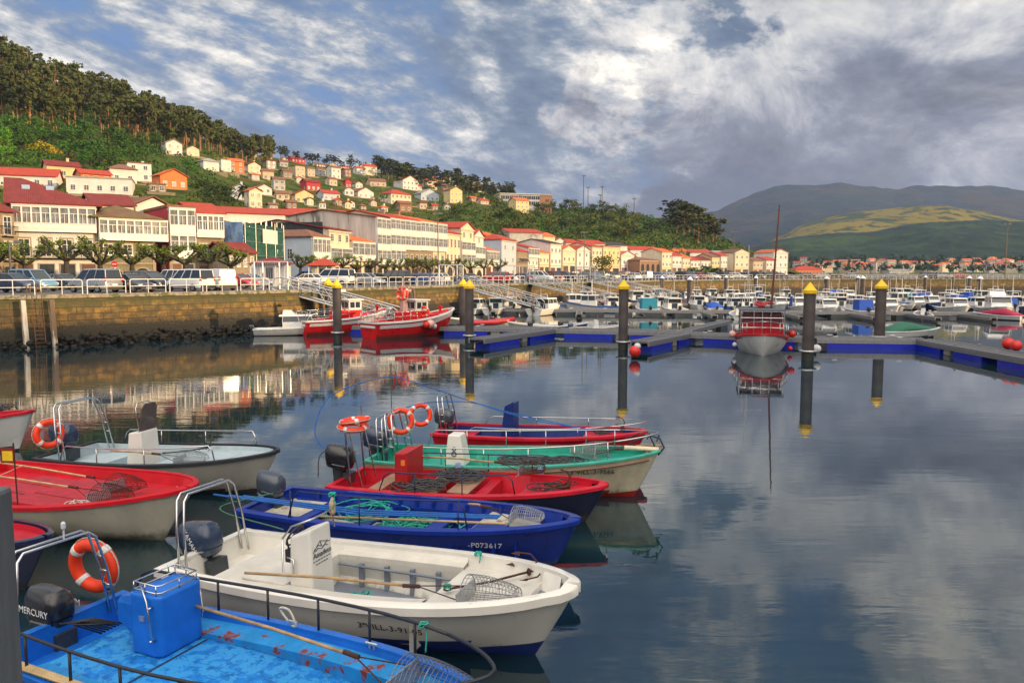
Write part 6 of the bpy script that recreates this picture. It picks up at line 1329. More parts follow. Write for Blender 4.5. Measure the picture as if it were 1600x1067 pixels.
def cable(name, label, pts_, r, mat, cat='rope', n=8):
    P = [V(p) for p in pts_]; P = [P[0]*2-P[1]]+P+[P[-1]*2-P[-2]]; sm = []
    for a, b_, c_, d in zip(P, P[1:], P[2:], P[3:]):
        for k in range(n): f = k/n; sm.append(.5*((2*b_)+(c_-a)*f+(2*a-5*b_+4*c_-d)*f*f+(3*b_-a-3*c_+d)*f**3))
    sm.append(P[-2]); mb = MB(); mb.tube(sm, r, 6); o = mb.build(name, mat, None, True)
    return tag(o, label, cat) if label else o
def grapnel(b, x, y, z, ang, label, s=1., mat=None):
    p = b.w(x, y, z); t = thing('anchor', label, 'anchor', p, b.rz+ang, 'iron anchors in the boats'); mb = MB(); m = mat or RUST
    mb.tube([(0, 0, .03), (.45*s, .0, .05), (.95*s, 0, .13)], .017, 6); mb.torus((-.04, 0, .03), .05, .012, (0, 0, 1), 12, 5); mb.build('shank', m, t, True)
    for k, (ay, az) in enumerate(((1, .05), (-1, .05), (.15, 1), (-.1, -.4))):
        mb = MB(); mb.tube([(.93*s, 0, .13), (1.0*s, ay*.13, .13+az*.12), (.93*s, ay*.25, .13+az*.23), (.78*s, ay*.30, .13+az*.27)], .015, 6, r2=.010)
        mb.loft([[(.80*s, ay*.27-.03, .11+az*.25), (.80*s, ay*.27+.03, .11+az*.25), (.80*s, ay*.30, .15+az*.27)], [(.70*s, ay*.30, .13+az*.27)]*3]); mb.build('fluke', m, t)
    mb = MB(); mb.torus((.9*s, 0, .12), .035, .02, (1, 0, 0), 10, 5)
    mb.build('collar', m, t); return t
def hoop(b, x, w, h, gap=.17, mat=None, z=.5, lean=-.18, name='stern_arch', rungs=3, y0=0):
    mb = MB(); 
    for g_ in (0, gap): mb.tube([(x+g_, y0-w, z), (x+g_+lean*.5, y0-w*.93, z+h*.55), (x+g_+lean*.9, y0-w*.80, z+h*.93), (x+g_+lean, y0-w*.66, z+h), (x+g_+lean, y0+w*.66, z+h), (x+g_+lean*.9, y0+w*.80, z+h*.93), (x+g_+lean*.5, y0+w*.93, z+h*.55), (x+g_, y0+w, z)], .019, 8)
    for s in (-1, 1):
        for k in range(rungs): f = .35+.5*k/rungs; mb.tube([(x+lean*.9*f, y0+s*w*(1-.16*f), z+h*f), (x+gap+lean*.9*f, y0+s*w*(1-.16*f), z+h*f)], .012, 6)
    mb.build(name, mat or STAIN, b.t, True)
def slab(b, name, x0, x1, y0, y1, z0, z1, mat, bev=0, parent=None):
    mb = MB(); mb.box(x0, y0, z0, x1, y1, z1); o = mb.build(name, mat, parent or b.t)
    if bev: m = o.modifiers.new('b', 'BEVEL'); m.width = bev; m.segments = 3; m.limit_method = 'ANGLE'
    return o
def cleat(b, x, y, z, parent=None):
    mb = MB(); mb.tube([(x-.08, y, z+.06), (x+.08, y, z+.06)], .013, 6); mb.tube([(x-.03, y, z), (x-.03, y, z+.06)], .012, 5); mb.tube([(x+.03, y, z), (x+.03, y, z+.06)], .012, 5); mb.build('cleat', GALV, b.t)
def knot(b, x, y, z, drop=.25, mat=None, label='x'):
    p = b.w(x, y, z); q = random.Random(int(x*100)); pts_ = [p+V((.05*math.cos(a), .03*math.sin(a)*1, .025*math.sin(a*1.7))) for a in [k*.9 for k in range(16)]]+[p+V((.03, -.03, -drop*.5)), p+V((.02, -.05, -drop))]
    return cable('rope_tie', label, pts_, .010, mat or TEAL, n=4)

# ---- 1 the bright blue boat
BLU = paintm('hull_sky_blue', (.012, .15, .62), (.02, .09, .35), .66); DKB = M('deck_worn_blue', (.010, .18, .58), .6, spec=.25, var=.45, scale=9, second=(.035, .28, .64), thr=.47, bump=.2, dscale=7); SDK = M('sidedeck_worn', (.02, .25, .60), .6, spec=.25, var=.3, scale=3, second=(.20, .045, .03), thr=.55, dscale=5)
b = b1 = Boat('open_boat', 'bright blue open boat with square console and black rail, in the lower left corner', (-5.75, 9.35), (-.15, 6.75), 2.2, .62, .92, g=.10, rake=.5)
h = b.h; h.outer(BLU, BTM, b.t); h.gunwale(BLU, b.t); L = b.L
h.well([BLU, DKB, M('bow_mat_black', (.022, .025, .03), .8, var=.3)], b.t, [(.1, .62, .30, 0), (.62, L*.70, .47, 2), (L*.70, L-.35, .47, 3)], matw=BLU)
o = kids(b.t)[-1]
mb = MB()      # raised side decks with worn red paint
for sd_ in (1, -1):
    rg = []
    for i in range(22): x = .7+i*(L-1.5)/21; bb, z = h.at(x); rg.append([(x, sd_*(bb-.10), z-.07), (x, sd_*max(.02, bb-.40), z-.10), (x, sd_*max(.02, bb-.40), .474)][::sd_])
    mb.loft(rg, False, False)
mb.build('side_deck', SDK, b.t)
mb = MB()
for x in (1.85, L*.695): bb, z = h.at(x); mb.box(x, -bb+.42, .472, x+.03, bb-.42, .50 if x > 2 else .478)
mb.build('hatch_seam', M('seam_dark', (.01, .03, .09), .8), b.t)
mb = MB(); cx, cy = 1.30, .38       # console: main box, chamfered, and the smaller seat pod behind
mb.prism([(cx, cy-.34), (cx+.40, cy-.34), (cx+.48, cy-.28), (cx+.48, cy+.28), (cx+.40, cy+.34), (cx, cy+.34)],   .474, 1.22); cons = mb.build('console', BLU, b.t); m = cons.modifiers.new('b', 'BEVEL'); m.width = .035; m.segments = 3
mb = MB(); mb.T = Matrix.Translation((0, 0, -.17)); mb.loft([[(cx-.24, cy-.28, 1.27), (cx-.004, cy-.30, 1.33), (cx-.004, cy+.26, 1.33), (cx-.24, cy+.24, 1.27)], [(cx-.27, cy-.30, 1.20), (cx-.004, cy-.32, 1.22), (cx-.004, cy+.28, 1.22), (cx-.27, cy+.26, 1.20)], [(cx-.27, cy-.30, .98), (cx-.004, cy-.32, .90), (cx-.004, cy+.28, .90), (cx-.27, cy+.26, .98)], [(cx-.06, cy-.16, .70), (cx-.004, cy-.20, .68), (cx-.004, cy+.18, .68), (cx-.06, cy+.12, .70)]])
mb.build('dash_pod', BLU, cons); mb = MB()
for z in (1.25, 1.34): mb.tube([(cx+.03, cy-.30, z), (cx+.40, cy-.30, z), (cx+.44, cy-.26, z), (cx+.44, cy+.26, z), (cx+.03, cy+.30, z)], .010, 5, closed=True)
for x, y in ((.03, -.30), (.22, -.30), (.40, -.30), (.44, 0), (.44, .26), (.22, .30), (.03, .30)): mb.tube([(cx+x, cy+y, 1.22), (cx+x, cy+y, 1.34)], .009, 5)
mb.build('tray_rail', STAIN, cons, True); mb = MB()
for y in (-.39, .38): mb.tube([(cx+.15, cy+y*.8, 1.34), (cx+.34, cy+y, 1.18), (cx+.40, cy+y, .76), (cx+.42, cy+y*.88, .70)], .011, 6)
for z in (1.1, .7): mb.tube([(cx+.38, cy-.33, z), (cx+.38, cy-.40, z)], .012, 6)
mb.build('grab_rail', STAIN, cons, True)
slab(b, 'latch', cx+.16, cx+.24, cy-.355, cy-.34, .9, .96, GALV, parent=cons)
h.rail(BLKT, b.t, .25, L*.86, .42, .020, inset=.05, posts=[.9, 1.7, 2.5, 3.3, 4.1, 4.8], n=10, up=.35)
outboard(b.t, -.02, .02, .52, 1.08, 'black', text='MERCURY'); hoop(b, .14, .64, 1.15, gap=.14, z=.5, lean=-.2); 
mb = MB(); mb.tube([(.0, .15, 1.64), (.0, .15, 1.76)], .012, 6); mb.lathe([(.02, 1.76), (.03, 1.78), (.03, 1.84), (.015, 1.86)], (.0, .15, 0), 10); mb.build('stern_light', M('lamp_clear', (.6, .65, .7), .2), b.t)
mb = MB()
for k in range(7): a = [(.2+.1*k, -.1+.05*k, .66), (.35+.05*k, .25-.08*k, .62+.03*k), (.62, .45-.05*k, .52)]; mb.tube(a, .012, 5)
mb.build('motor_cables', M('cable_black', (.02, .02, .02), .5), b.t, True)
life_ring(b.w(-.17, .66, 1.08), (.25, .96, .10), 'orange life ring hung on the stern arch of the bright blue boat', .30, .085)
rake(b, 4.95, .36, .72, PI*.99, 'large wire rake lying in the bow of the bright blue boat', 2.5, 1.2, yaw_pole=-.06)
coil(b.w(.78, .62, .56), .22, 5, TEAL, 'teal rope coil on the stern deck of the bright blue boat', seed=2)
cable('rope', 'thin teal line running up from the coil to the blue console', [b.w(.8, .6, .60), b.w(1.1, .8, .85), b.w(1.3, .6, 1.34)], .008, TEAL)
for x, y in ((2.9, 1.02), (4.2, .84)): cleat(b, x, y, h.at(x)[1]+.02)
cable('rope_loop', 'worn rope loop on the cleat amidships of the bright blue boat', [b.w(2.92, .93, .80), b.w(2.82, .90, .95), b.w(3.0, .86, .98), b.w(3.08, .88, .80), b.w(2.96, .95, .74)], .014, RWH)
knot(b, L*.80, h.at(L*.8)[0]-.05, h.at(L*.8)[1]+.42, .28, label='teal rope knotted on the black rail of the bright blue boat')
mb = MB()
for k in range(4): mb.tube([(.3, -.90-.03*k, .66), (2.5, -1.04-.02*k, .76), (4.6, -.78-.02*k, .92)], .018, 6)
o = tag(mb.build('fishing_poles', OARW), 'bundle of long pale poles along the near side of the bright blue boat', 'poles'); o.location = b.S; o.rotation_euler = (0, 0, b.rz)
# ---- 2 the white boat
b = b2 = Boat('open_boat', 'white fibreglass boat with white steering console, next to the bright blue boat', (-4.83, 11.75), (.82, 9.50), 2.15, .66, 1.0, g=.10, rake=.62, p=3.2)
h = b.h; L = b.L; WH = M('white_gelcoat_worn', (.74, .72, .66), .32, var=.10, scale=1.6, second=(.40, .36, .26), thr=.64, coat=.2, dscale=2.5, slime=.14); WIN = M('well_grey', (.17, .20, .25), .55, var=.25, scale=3); WDK = M('deck_dirty_white', (.60, .58, .52), .55, var=.16, scale=2.5, second=(.30, .24, .14), thr=.66, dscale=5)
h.outer(WH, BTB, b.t, wl=.20); h.gunwale(WH, b.t, th=.08, lip=.045)
h.well([WH, WDK, WIN], b.t, [(.1, .72, .34, 0), (.72, 1.95, -.10, 2), (1.95, 4.15, .14, 3), (4.15, L-.62, -.13, 2), (L-.62, L-.3, -.22, 3)], matw=WH)
mb = MB()      # side decks round the open well, with frames inside it
for sd_, wd in ((1, .17), (-1, .46)):
    rg = []
    for i in range(13): x = 1.95+i*2.2/12; bb, z = h.at(x); rg.append([(x, sd_*(bb-.10), z-.06), (x, sd_*(bb-.10-wd), z-.10), (x, sd_*(bb-.10-wd), z-.17), (x, sd_*(bb-.10-wd+.03), .16)][::sd_])
    mb.loft(rg, False, False)
mb.build('side_deck', WDK, b.t); mb = MB()
for x in (2.35, 2.8, 3.25, 3.7): bb, z = h.at(x); mb.box(x, bb-.34, .15, x+.06, bb-.22, z-.2); mb.box(x, -bb+.5, .15, x+.06, -bb+.62, z-.2)
bb, z = h.at(3); mb.tube([(2., bb-.36, z-.26), (4.1, h.at(4.1)[0]-.36, z-.2)], .022, 6); mb.build('frames', WIN, b.t)
cx, cy = 1.98, -.22; mb = MB(); mb.loft([[(cx, cy-.27, .40), (cx+.42, cy-.27, .18), (cx+.42, cy+.27, .18), (cx, cy+.27, .40)], [(cx+.02, cy-.26, 1.28), (cx+.36, cy-.25, 1.42), (cx+.36, cy+.25, 1.42), (cx+.02, cy+.26, 1.28)]]); cons = mb.build('console', WH, b.t); m = cons.modifiers.new('b', 'BEVEL'); m.width = .045; m.segments = 3
mb = MB(); mb.T = Matrix.Translation((cx-.10, cy+.02, 1.20)) @ Matrix.Rotation(R(-62), 4, 'Y'); mb.torus((0, 0, 0), .165, .015, n=24, m=6)
for k in range(3): a = k*2.09+.5; mb.tube([(0, 0, 0), (.16*math.cos(a), .16*math.sin(a), 0)], .010, 5)
mb.lathe([(.03, -.02), (.035, .02)], n=10); mb.tube([(0, 0, 0), (0, 0, -.12)], .02, 6); mb.build('steering_wheel', BLKT, cons, True)
mb = MB(); mb.tube([(cx-.06, cy-.31, 1.26), (cx+.1, cy-.31, 1.46), (cx+.34, cy-.31, 1.56), (cx+.40, cy-.25, 1.58), (cx+.40, cy+.25, 1.58), (cx+.34, cy+.31, 1.56), (cx+.38, cy+.31, 1.3)], .014, 6)
mb.tube([(cx-.06, cy-.31, 1.26), (cx-.06, cy-.31, .78), (cx+.02, cy-.31, .72), (cx+.12, cy-.31, .78), (cx+.12, cy-.31, .98), (cx+.0, cy-.29, 1.0)], .013, 6); mb.build('grab_rail', STAIN, cons, True)
mb = MB(); mb.cbox((cx-.03, cy-.16, .98), (.12, .12, .18)); mb.tube([(cx-.03, cy-.2, 1.05), (cx-.05, cy-.22, 1.2)], .014, 6); mb.build('throttle', BLKT, cons)
INK = M('decal_dark', (.02, .03, .07), .5)
fr_ = lambda dx_, y, z: (cx+.345+dx_, y, z)
# console front logo: boat sketch and lettering on the side seen from the quay
lg = lettering('Amadeus', .115, INK, cons, (cx+.3905, cy, 1.02), (R(90), 0, R(90)), name='logo_lettering'); lg.rotation_euler = (R(87.2), 0, R(90))
for zz_, wd_ in ((.93, .21), (.88, .15)): mb = MB(); xx_ = cx+.42-.06*(zz_-.18)/1.24; [mb.box(xx_-.01, cy-wd_+k*.06, zz_, xx_+.004, cy-wd_+k*.06+.04, zz_+.014) for k in range(int(wd_*2/.06))]; mb.build('logo_small_line', INK, cons)
mb = MB()
for pts_ in ([(.06, 1.04), (.20, 1.17), (.38, 1.10)], [(.08, 1.07), (.16, 1.12), (.26, 1.07), (.34, 1.13)], [(.10, 1.05), (.16, 1.08), (.22, 1.05), (.28, 1.08), (.34, 1.06)], [(.2, 1.17), (.22, 1.10)]): mb.tube([(cx+.42-.06*(z+.03-.18)/1.24+.003, cy-.28+a*1.25, z+.03) for a, z in pts_], .006, 4)
mb.build('logo_sketch', INK, cons)
mb = MB(); mb.lathe([(.03, 0), (.05, .05), (.04, .12), (.055, .17), (.03, .22), (.015, .26)], (cx+.40, cy+.25, 1.5), 10); o = tag(mb.build('cork_float', M('cork', (.45, .36, .24), .9, var=.4, scale=20), None, True), 'pale cork float with teal string on the white boat console rail', 'float'); o.location = b.S; o.rotation_euler = (0, 0, b.rz)
knot(b, cx+.40, cy+.25, 1.80, .2, label='teal string tied above the cork float on the white boat')
outboard(b.t, .10, .0, .56, 1.2, 'navy', tilt=-.12, text='YAMAHA'); hoop(b, .14, .66, 1.20, gap=.14, z=.48, lean=-.16, rungs=0)
rake(b, 4.72, -.38, h.at(4.7)[1]-.10, PI, 'wire rake with steel mouth lying on the white boat foredeck', 2.35, 1.15, yaw_pole=.40)
grapnel(b, 4.35, -.12, h.at(4.4)[1]-.10, .70, 'rusty grapnel anchor on the white boat foredeck', 1.25)
coil(b.w(2.75, .12, .16), .28, 4, TEAL, 'teal rope tangled on the floor of the white boat', seed=5, h=.2); coil(b.w(3.75, .22, .16), .22, 5, M('rope_dark_green', (.02, .14, .11), .8), 'dark green rope coil in the forward end of the white boat well', seed=6)
knot(b, 4.35, .80, h.at(4.3)[1]+.10, .12, label='teal rope knotted to the far gunwale of the white boat'); knot(b, 4.32, -.15, h.at(4)[1], .05, label='teal rope end tied to the anchor ring of the white boat')
slab(b, 'grating', 3.35, 3.75, -.05, .3, .145, .17, WIRE)
slab(b, 'loose_board', 1.2, 1.95, -.55, -.02, h.at(1.5)[1]-.095, h.at(1.5)[1]-.07, WDK)
BLKL = M('letter_black', (.015, .015, .018), .6); WHL = M('letter_white', (.70, .70, .72), .6)
def hull_text(b, txt, size, x, zf, mat, side=-1, sx=1.):
    h = b.h; bb, z = h.at(x); b2_, z2 = h.at(x+.25); an = math.atan2(-(b2_-bb), .25)  # near side, -y
    zk = -h.draft; hh = zf; e = .22+1.1*max(0, x/b.L-.45)**1.4
    t_ = x/b.L; y0 = bb*(hh**e)*(1-.10*(1-hh)); y1 = bb*((hh-.1)**e)*(1-.10*(1.1-hh)); zz_ = zk+(z-zk)*hh; fl = math.atan2((y0-y1), (z-zk)*.1)
    xx = x-h.rake*(1-hh)**1.1*max(0, t_-.35)/.65
    return lettering(txt, size, mat, b.t, (xx, -y0-.035, zz_), (R(90)+fl, 0, an), sx=sx, name='registration')
hull_text(b, '3ªVILL-3-91-05', .15, 3.95, .66, BLKL, sx=1.)
# ---- 3 the navy boat
b = b3 = Boat('open_boat', 'navy blue wooden boat heaped with teal rope, beyond the white boat', (-4.83, 14.7), (1.12, 12.5), 2.0, .60, .90, g=.12, rake=.5)
h = b.h; L = b.L; NV = paintm('hull_navy_paint', (.008, .03, .26), (.02, .05, .16), .62, .3); CRW = M('floor_cream', (.50, .47, .38), .6, var=.3, scale=3, second=(.22, .18, .12), thr=.58, dscale=4)
h.outer(NV, BTM, b.t); h.gunwale(NV, b.t, th=.05); h.well([NV, CRW], b.t, [(.15, .95, .42, 2), (.95, 4.5, .14, 2), (4.5, L-.35, .62, 2)], matw=NV)
mb = MB(); 
for sd_ in (1, -1):
    rg = []
    for i in range(26): x = .25+i*(L-1.0)/25; bb, z = h.at(x); rg.append([(x, sd_*max(.02, bb-.15), z-.15), (x, sd_*max(.02, bb-.21), z-.15), (x, sd_*max(.02, bb-.21), z-.19), (x, sd_*max(.02, bb-.15), z-.19)][::sd_])
    mb.loft(rg)
    for i in range(14): x = .7+i*.36; bb, z = h.at(x); mb.box(x, min(sd_*(bb-.13), sd_*(bb-.20)), .15, x+.05, max(sd_*(bb-.13), sd_*(bb-.20)), z-.02)
mb.build('ribs', NV, b.t)
for x0, x1, nm_ in ((.95, 1.15, 'thwart'), (2.15, 2.45, 'thwart'), (3.55, 3.85, 'thwart')): bb, z = h.at(x0); slab(b, nm_, x0, x1, -bb+.16, bb-.16, z-.24, z-.19, NV, .01)
slab(b, 'hatch', 4.55, 5.1, -.42, .02, .63, .66, NV, .01); slab(b, 'hatch', 1.3, 2.1, -.55, .1, .15, .19, NV, .01)
outboard(b.t, .12, .15, .60, 1.0, 'grey', tilt=.15)
coil(b.w(3.2, .22, .22), .62, 26, TEAL, 'big heap of teal rope in the middle of the navy boat', seed=9, h=.30, rx=1.25, rr=.013); coil(b.w(2.2, .25, .45), .50, 7, TEAL, 'looser loops of teal rope on the thwart of the navy boat', seed=10, h=.22, rx=1.5, rr=.012)
h.rail(M('rail_dark_blue', (.015, .02, .07), .5), b.t, 1.2, 4.5, .52, .014, inset=.05, posts=[1.25, 2.7, 4.5], bow=False, both=-1)
mb = MB()
for k in range(3): mb.tube([(-.7+.3*k, -.62+.06*k, .78), (2.4, -.55+.12*k, .72), (5.0, -.30+.08*k, .86)], .021, 7, r2=.016)
o = tag(mb.build('long_poles', RBL), 'blue painted poles lying along the navy boat over its stern', 'poles'); o.location = b.S; o.rotation_euler = (0, 0, b.rz)
mb = MB(); mb.tube([(1.5, -.35, .52), (5.2, -.45, .84)], .02, 7); o = tag(mb.build('wooden_oar', OARW), 'plain wooden oar lying inside the navy boat', 'oar'); o.location = b.S; o.rotation_euler = (0, 0, b.rz)
rake(b, 5.15, .10, .72, PI, 'pale wire rake basket upright in the navy boat bow', .4, .85, col=M('wire_pale', (.42, .44, .46), .5, .5))
hull_text(b, '-P073617', .15, 5.0, .72, WHL)
cable('rope', 'taut green line from the navy boat rail down to the white boat stern', [b.w(.9, -.9, 1.05), b.w(.3, -1.6, .9), b2.w(.8, .9, .8)], .011, M('rope_green', (.05, .16, .09), .8))
# ---- 4 the red boat with ring stand
b = b4 = Boat('open_boat', 'red open boat with dark blue hull and red console, between the navy and green boats', (-3.65, 16.5), (1.90, 15.0), 1.95, .54, .80, g=.11, rake=.5)
h = b.h; L = b.L; RD = paintm('deck_red_paint', (.50, .012, .028), (.32, .02, .04), .62, .4); RD2 = paintm('inside_red', (.42, .015, .02), (.25, .02, .02), .6, .5); PLY = M('plywood', (.32, .19, .12), .7, var=.3, scale=4, streak=False)
h.outer(paintm('hull_dark_navy', (.012, .018, .055), None), BTM, b.t); h.gunwale(RD, b.t); h.well([RD, RD2], b.t, [(.15, 3.1, .22, 2), (3.1, 3.35, -.1, 0), (3.35, 4.0, .25, 2), (4.0, L-.35, -.12, 0)], matw=RD)
cons = slab(b, 'console', 1.35, 1.62, -.42, .38, .24, 1.25, RD2, .02); slab(b, 'panel', 1.60, 1.66, -.46, .42, .3, 1.28, RD2, .01, cons); slab(b, 'sticker', 1.50, 1.60, -.43, -.424, 1.0, 1.12, M('sticker_orange', (.85, .22, .03), .5), 0, cons)
slab(b, 'hatch_board', 1.95, 2.35, -.7, .65, .52, .55, PLY, .01); slab(b, 'hatch_board', 2.6, 3.05, -.7, .65, .58, .61, PLY, .01); slab(b, 'thwart', .8, 1.1, -.75, .7, .46, .5, PLY, .01)
outboard(b.t, .0, .0, .70, 1.15, 'black', tilt=.12)
mb = MB()
for y in (-.45, .25): mb.tube([(.35, y, .5), (.25, y, 1.62)], .020, 6); mb.tube([(.62, y, .5), (.35, y, 1.62)], .016, 6)
mb.tube([(.25, -.45, 1.62), (.25, .25, 1.62)], .018, 6); mb.tube([(.28, .25, 1.6), (.28, .25, 2.1)], .015, 6); mb.build('ring_stand', STAIN, b.t)
life_ring(b.w(.27, -.12, 1.70), (.05, -.1, 1), 'upper orange life ring lying flat on the posts of the red boat', .265, .062); life_ring(b.w(.30, -.10, 1.83), (-.12, .05, 1), 'second life ring resting on the flat ring of the red boat', .27, .06)
coil(b.w(2.55, .25, .63), .48, 20, SSC, 'dark net heap on the board of the red boat with ring stand', 'net', 12, .2, .012, 'net_heap', 1.3); coil(b.w(2.0, -.45, .56), .40, 16, SSC, 'smaller dark net heap near the red console', 'net', 13, .2, .012, 'net_heap', 1.3)
h.rail(M('rail_dark_blue', (.015, .02, .07), .5), b.t, 1.2, 3.9, .42, .014, posts=[2.0, 3.0], bow=False)
grapnel(b, 4.3, -.1, h.at(4.4)[1]-.08, .3, 'dark anchor lying on the red foredeck, left one', .7); grapnel(b, 4.5, .2, h.at(4.4)[1]-.08, -.5, 'dark anchor lying on the red foredeck, right one', .6)
coil(b.w(4.6, .0, h.at(4.6)[1]-.08), .38, 4, RDK, 'black rope looped round the anchors on the red foredeck', seed=14); rake(b, 3.9, .35, .82, PI, 'small rusty rake on the red boat before the anchors', 1.9, .8, col=RUST)
# ---- 5 the green boat
b = b5 = Boat('open_boat', 'cream-hulled boat with sea-green deck and long steel rails, its number at the bow', (-3.2, 18.35), (3.27, 16.75), 2.15, .66, 1.08, g=.09, rake=.6, p=2.9)
h = b.h; L = b.L; GN = paintm('deck_sea_green', (.02, .33, .24), (.10, .45, .36), .62, .45); CRM = paintm('hull_cream_paint', (.68, .61, .44), (.36, .32, .24), .66, .4)
h.outer(CRM, paintm('boot_red', (.30, .02, .015), None), b.t, wl=.13); h.gunwale(M('trim_green', (.05, .36, .28), .5), b.t, th=.03); h.well([GN, GN], b.t, [(.1, .8, .42, 2), (.8, 1.9, .50, 2), (1.9, 3.1, .20, 2), (3.1, L-.35, -.14, 2)], matw=GN)
mb = MB(); rg = []
for sd_ in (-1,):
    for i in range(24): x = .05+i*(L-.25)/23; bb, z = h.at(x); rg.append([(x, -bb-.03, z-.10), (x, -bb-.045, z-.12), (x, -bb-.03, z-.15), (x, -bb-.01, z-.13)])
mb.loft(rg); mb.build('rubbing_strake', M('strake_brown', (.20, .10, .06), .6), b.t)
mb = MB(); bprism(mb, 1.72, 2.22, .26, .21, .50, 1.22, .08, .12); cons = mb.build('console', WH, b.t); m = cons.modifiers.new('b', 'BEVEL'); m.width = .03; m.segments = 3
mb = MB(); mb.torus((1.96, -.252, .78), .055, .012, (0, 1, .05), 12, 5); mb.torus((1.96, -.240, .90), .04, .012, (0, 1, .05), 12, 5); mb.build('emblem', INK, cons)
h.rail(STAIN, b.t, .9, L*.86, .40, .015, posts=[1.9, 2.9, 3.9, 4.9, 5.6], n=10, up=.2); hoop(b, .52, .55, 1.15, gap=.16, z=.55, y0=-.1); hoop(b, .15, .45, 1.0, gap=.14, z=.55, y0=.0, lean=-.1, name='ring_frame')
outboard(b.t, .0, .0, .72, 1.15, 'navy', tilt=.15); life_ring(b.w(.50, .10, 1.42), (.25, -.95, .15), 'orange life ring on the stern arch of the green-decked boat, left of its pair', .265, .062); 
coil(b.w(3.7, -.1, h.at(3.7)[1]-.12), .50, 17, SSC, 'dark net spread on the green deck', 'net', 15, .1, .012, 'net_heap', 1.6); coil(b.w(4.4, -.25, h.at(4.4)[1]-.12), .42, 16, SSC, 'dark net coil nearest the bow on the green deck', 'net', 16, .12, .012, 'net_heap', 1.5)
hull_text(b, '3ªVILL-3-9566', .17, 5.35, .80, BLKL); coil(b.w(.9, .25, .52), .3, 5, TEAL, 'teal rope behind the console of the green-decked boat', seed=17)
rake(b, 5.2, .15, h.at(5.2)[1]-.08, .1, 'wire rake at the bow of the green-decked boat, its left one', 1., .9); rake(b, 5.45, .45, h.at(5.2)[1]-.06, .15, 'wire rake at the bow of the green-decked boat, its right one', .8, .9)
for k in range(2):
    t = thing('anchor', 'curved anchor hanging over the bow rail of the green-decked boat'+(', outer one' if k else ', inner one'), 'anchor', b.w(L-.15-.22*k, .05+.15*k, h.at(5.9)[1]+.30), b.rz, 'iron anchors in the boats'); mb = MB(); mb.tube([(-.5, 0, -.1), (-.1, 0, .12), (.15, 0, .05), (.25, 0, -.15), (.12, 0, -.32)], .02, 6); mb.build('hook', RDK, t, True)
    mb = MB(); mb.tube([(.1, -.25, .05), (.14, 0, .12), (.1, .25, .05)], .016, 6); mb.build('stock', RDK, t, True)
for x in (2.35, 4.2): t = tag(MB().lathe([(.02, 0), (.06, .03), (.085, .1), (.06, .18), (.02, .21)], n=12).build('hull_fender', M('fender_blue_white', (.25, .35, .62), .5, var=.6, scale=8), None, True), 'small blue and white fender on the near side of the green-decked boat, '+('left' if x < 3 else 'right')+' one', 'fender'); t.location = b.w(x, -h.at(x)[0]-.08, .62)
mb = MB(); mb.tube([(5.9, -.1, 1.12), (L-.02, 0, 1.1)], .05, 8); mb.build('stem_head', CRM, b.t)
# ---- 6 the far red boat
b = b6 = Boat('open_boat', 'red boat with a tall navy panel, farthest of the moored row', (-1.95, 21.2), (3.5, 19.6), 1.85, .66, .92, g=.10)
h = b.h; L = b.L; NVI = paintm('inside_navy', (.012, .03, .17), None); h.outer(RD, BTM, b.t); h.gunwale(RD, b.t); h.well([RD, paintm('floor_rose', (.42, .09, .12), None, var=.2), NVI], b.t, [(.1, .9, .5, 0), (.9, 1.9, .22, 2), (1.9, 4.0, .3, 3), (4.0, L-.35, -.1, 0)], matw=NVI)
mb = MB(); mb.loft([[(1.75, -.26, .3), (2.15, -.26, .3), (2.15, -.20, .3), (1.75, -.20, .3)], [(1.9, -.26, 1.42), (2.15, -.26, 1.55), (2.15, -.20, 1.55), (1.9, -.20, 1.42)]]); mb.box(2.09, -.20, .3, 2.15, .25, 1.50); mb.build('console_panel', NVI, b.t)
outboard(b.t, .1, .1, .72, 1.0, 'grey', tilt=.2); hoop(b, .15, .42, 1.0, gap=.14, z=.6); life_ring(b.w(-.42, -.55, 1.12), (.3, -.93, .2), 'orange life ring beside its twin, hung on the far red boat', .265, .062)
h.rail(STAIN, b.t, 1.0, L*.84, .25, .012, posts=[2.5, 4.0], n=8)
grapnel(b, 4.3, .0, h.at(4.4)[1], .3, 'anchor on the foredeck of the far red boat', .8); coil(b.w(4.5, .1, h.at(4.5)[1]-.05), .35, 5, RDK, 'black rope on the foredeck of the far red boat', seed=18)
# ---- 7 the pale grey boat with windscreen
b = b7 = Boat('open_boat', 'pale grey boat with a tinted windscreen on its console, rails on both sides', (-10.95, 18.6), (-5.3, 17.0), 2.25, .66, 1.0, g=.07, rake=.6, p=3.)
h = b.h; L = b.L; PG_ = M('deck_pale_grey', (.40, .49, .53), .45, var=.14, scale=2.5, second=(.24, .31, .34), thr=.62); h.outer(M('hull_pale_worn', (.50, .48, .43), .5, var=.2, scale=1.5, second=(.26, .20, .15), thr=.6, streak=True, slime=.2), BTM, b.t); h.gunwale(M('rub_rail_black', (.02, .022, .03), .5), b.t, g=.05, th=.05)
h.well([PG_, PG_, M('well_dark', (.05, .06, .08), .6)], b.t, [(.1, .8, .40, 2), (.8, 1.5, .52, 2), (1.5, 2.6, .25, 2), (2.6, 3.0, .25, 3), (3.0, L-.28, -.10, 2)], matw=PG_, g=.12)
slab(b, 'foredeck_hatch', 3.6, 4.7, -.45, .4, h.at(3.9)[1]-.12, h.at(4.2)[1]-.03, PG_, .02)
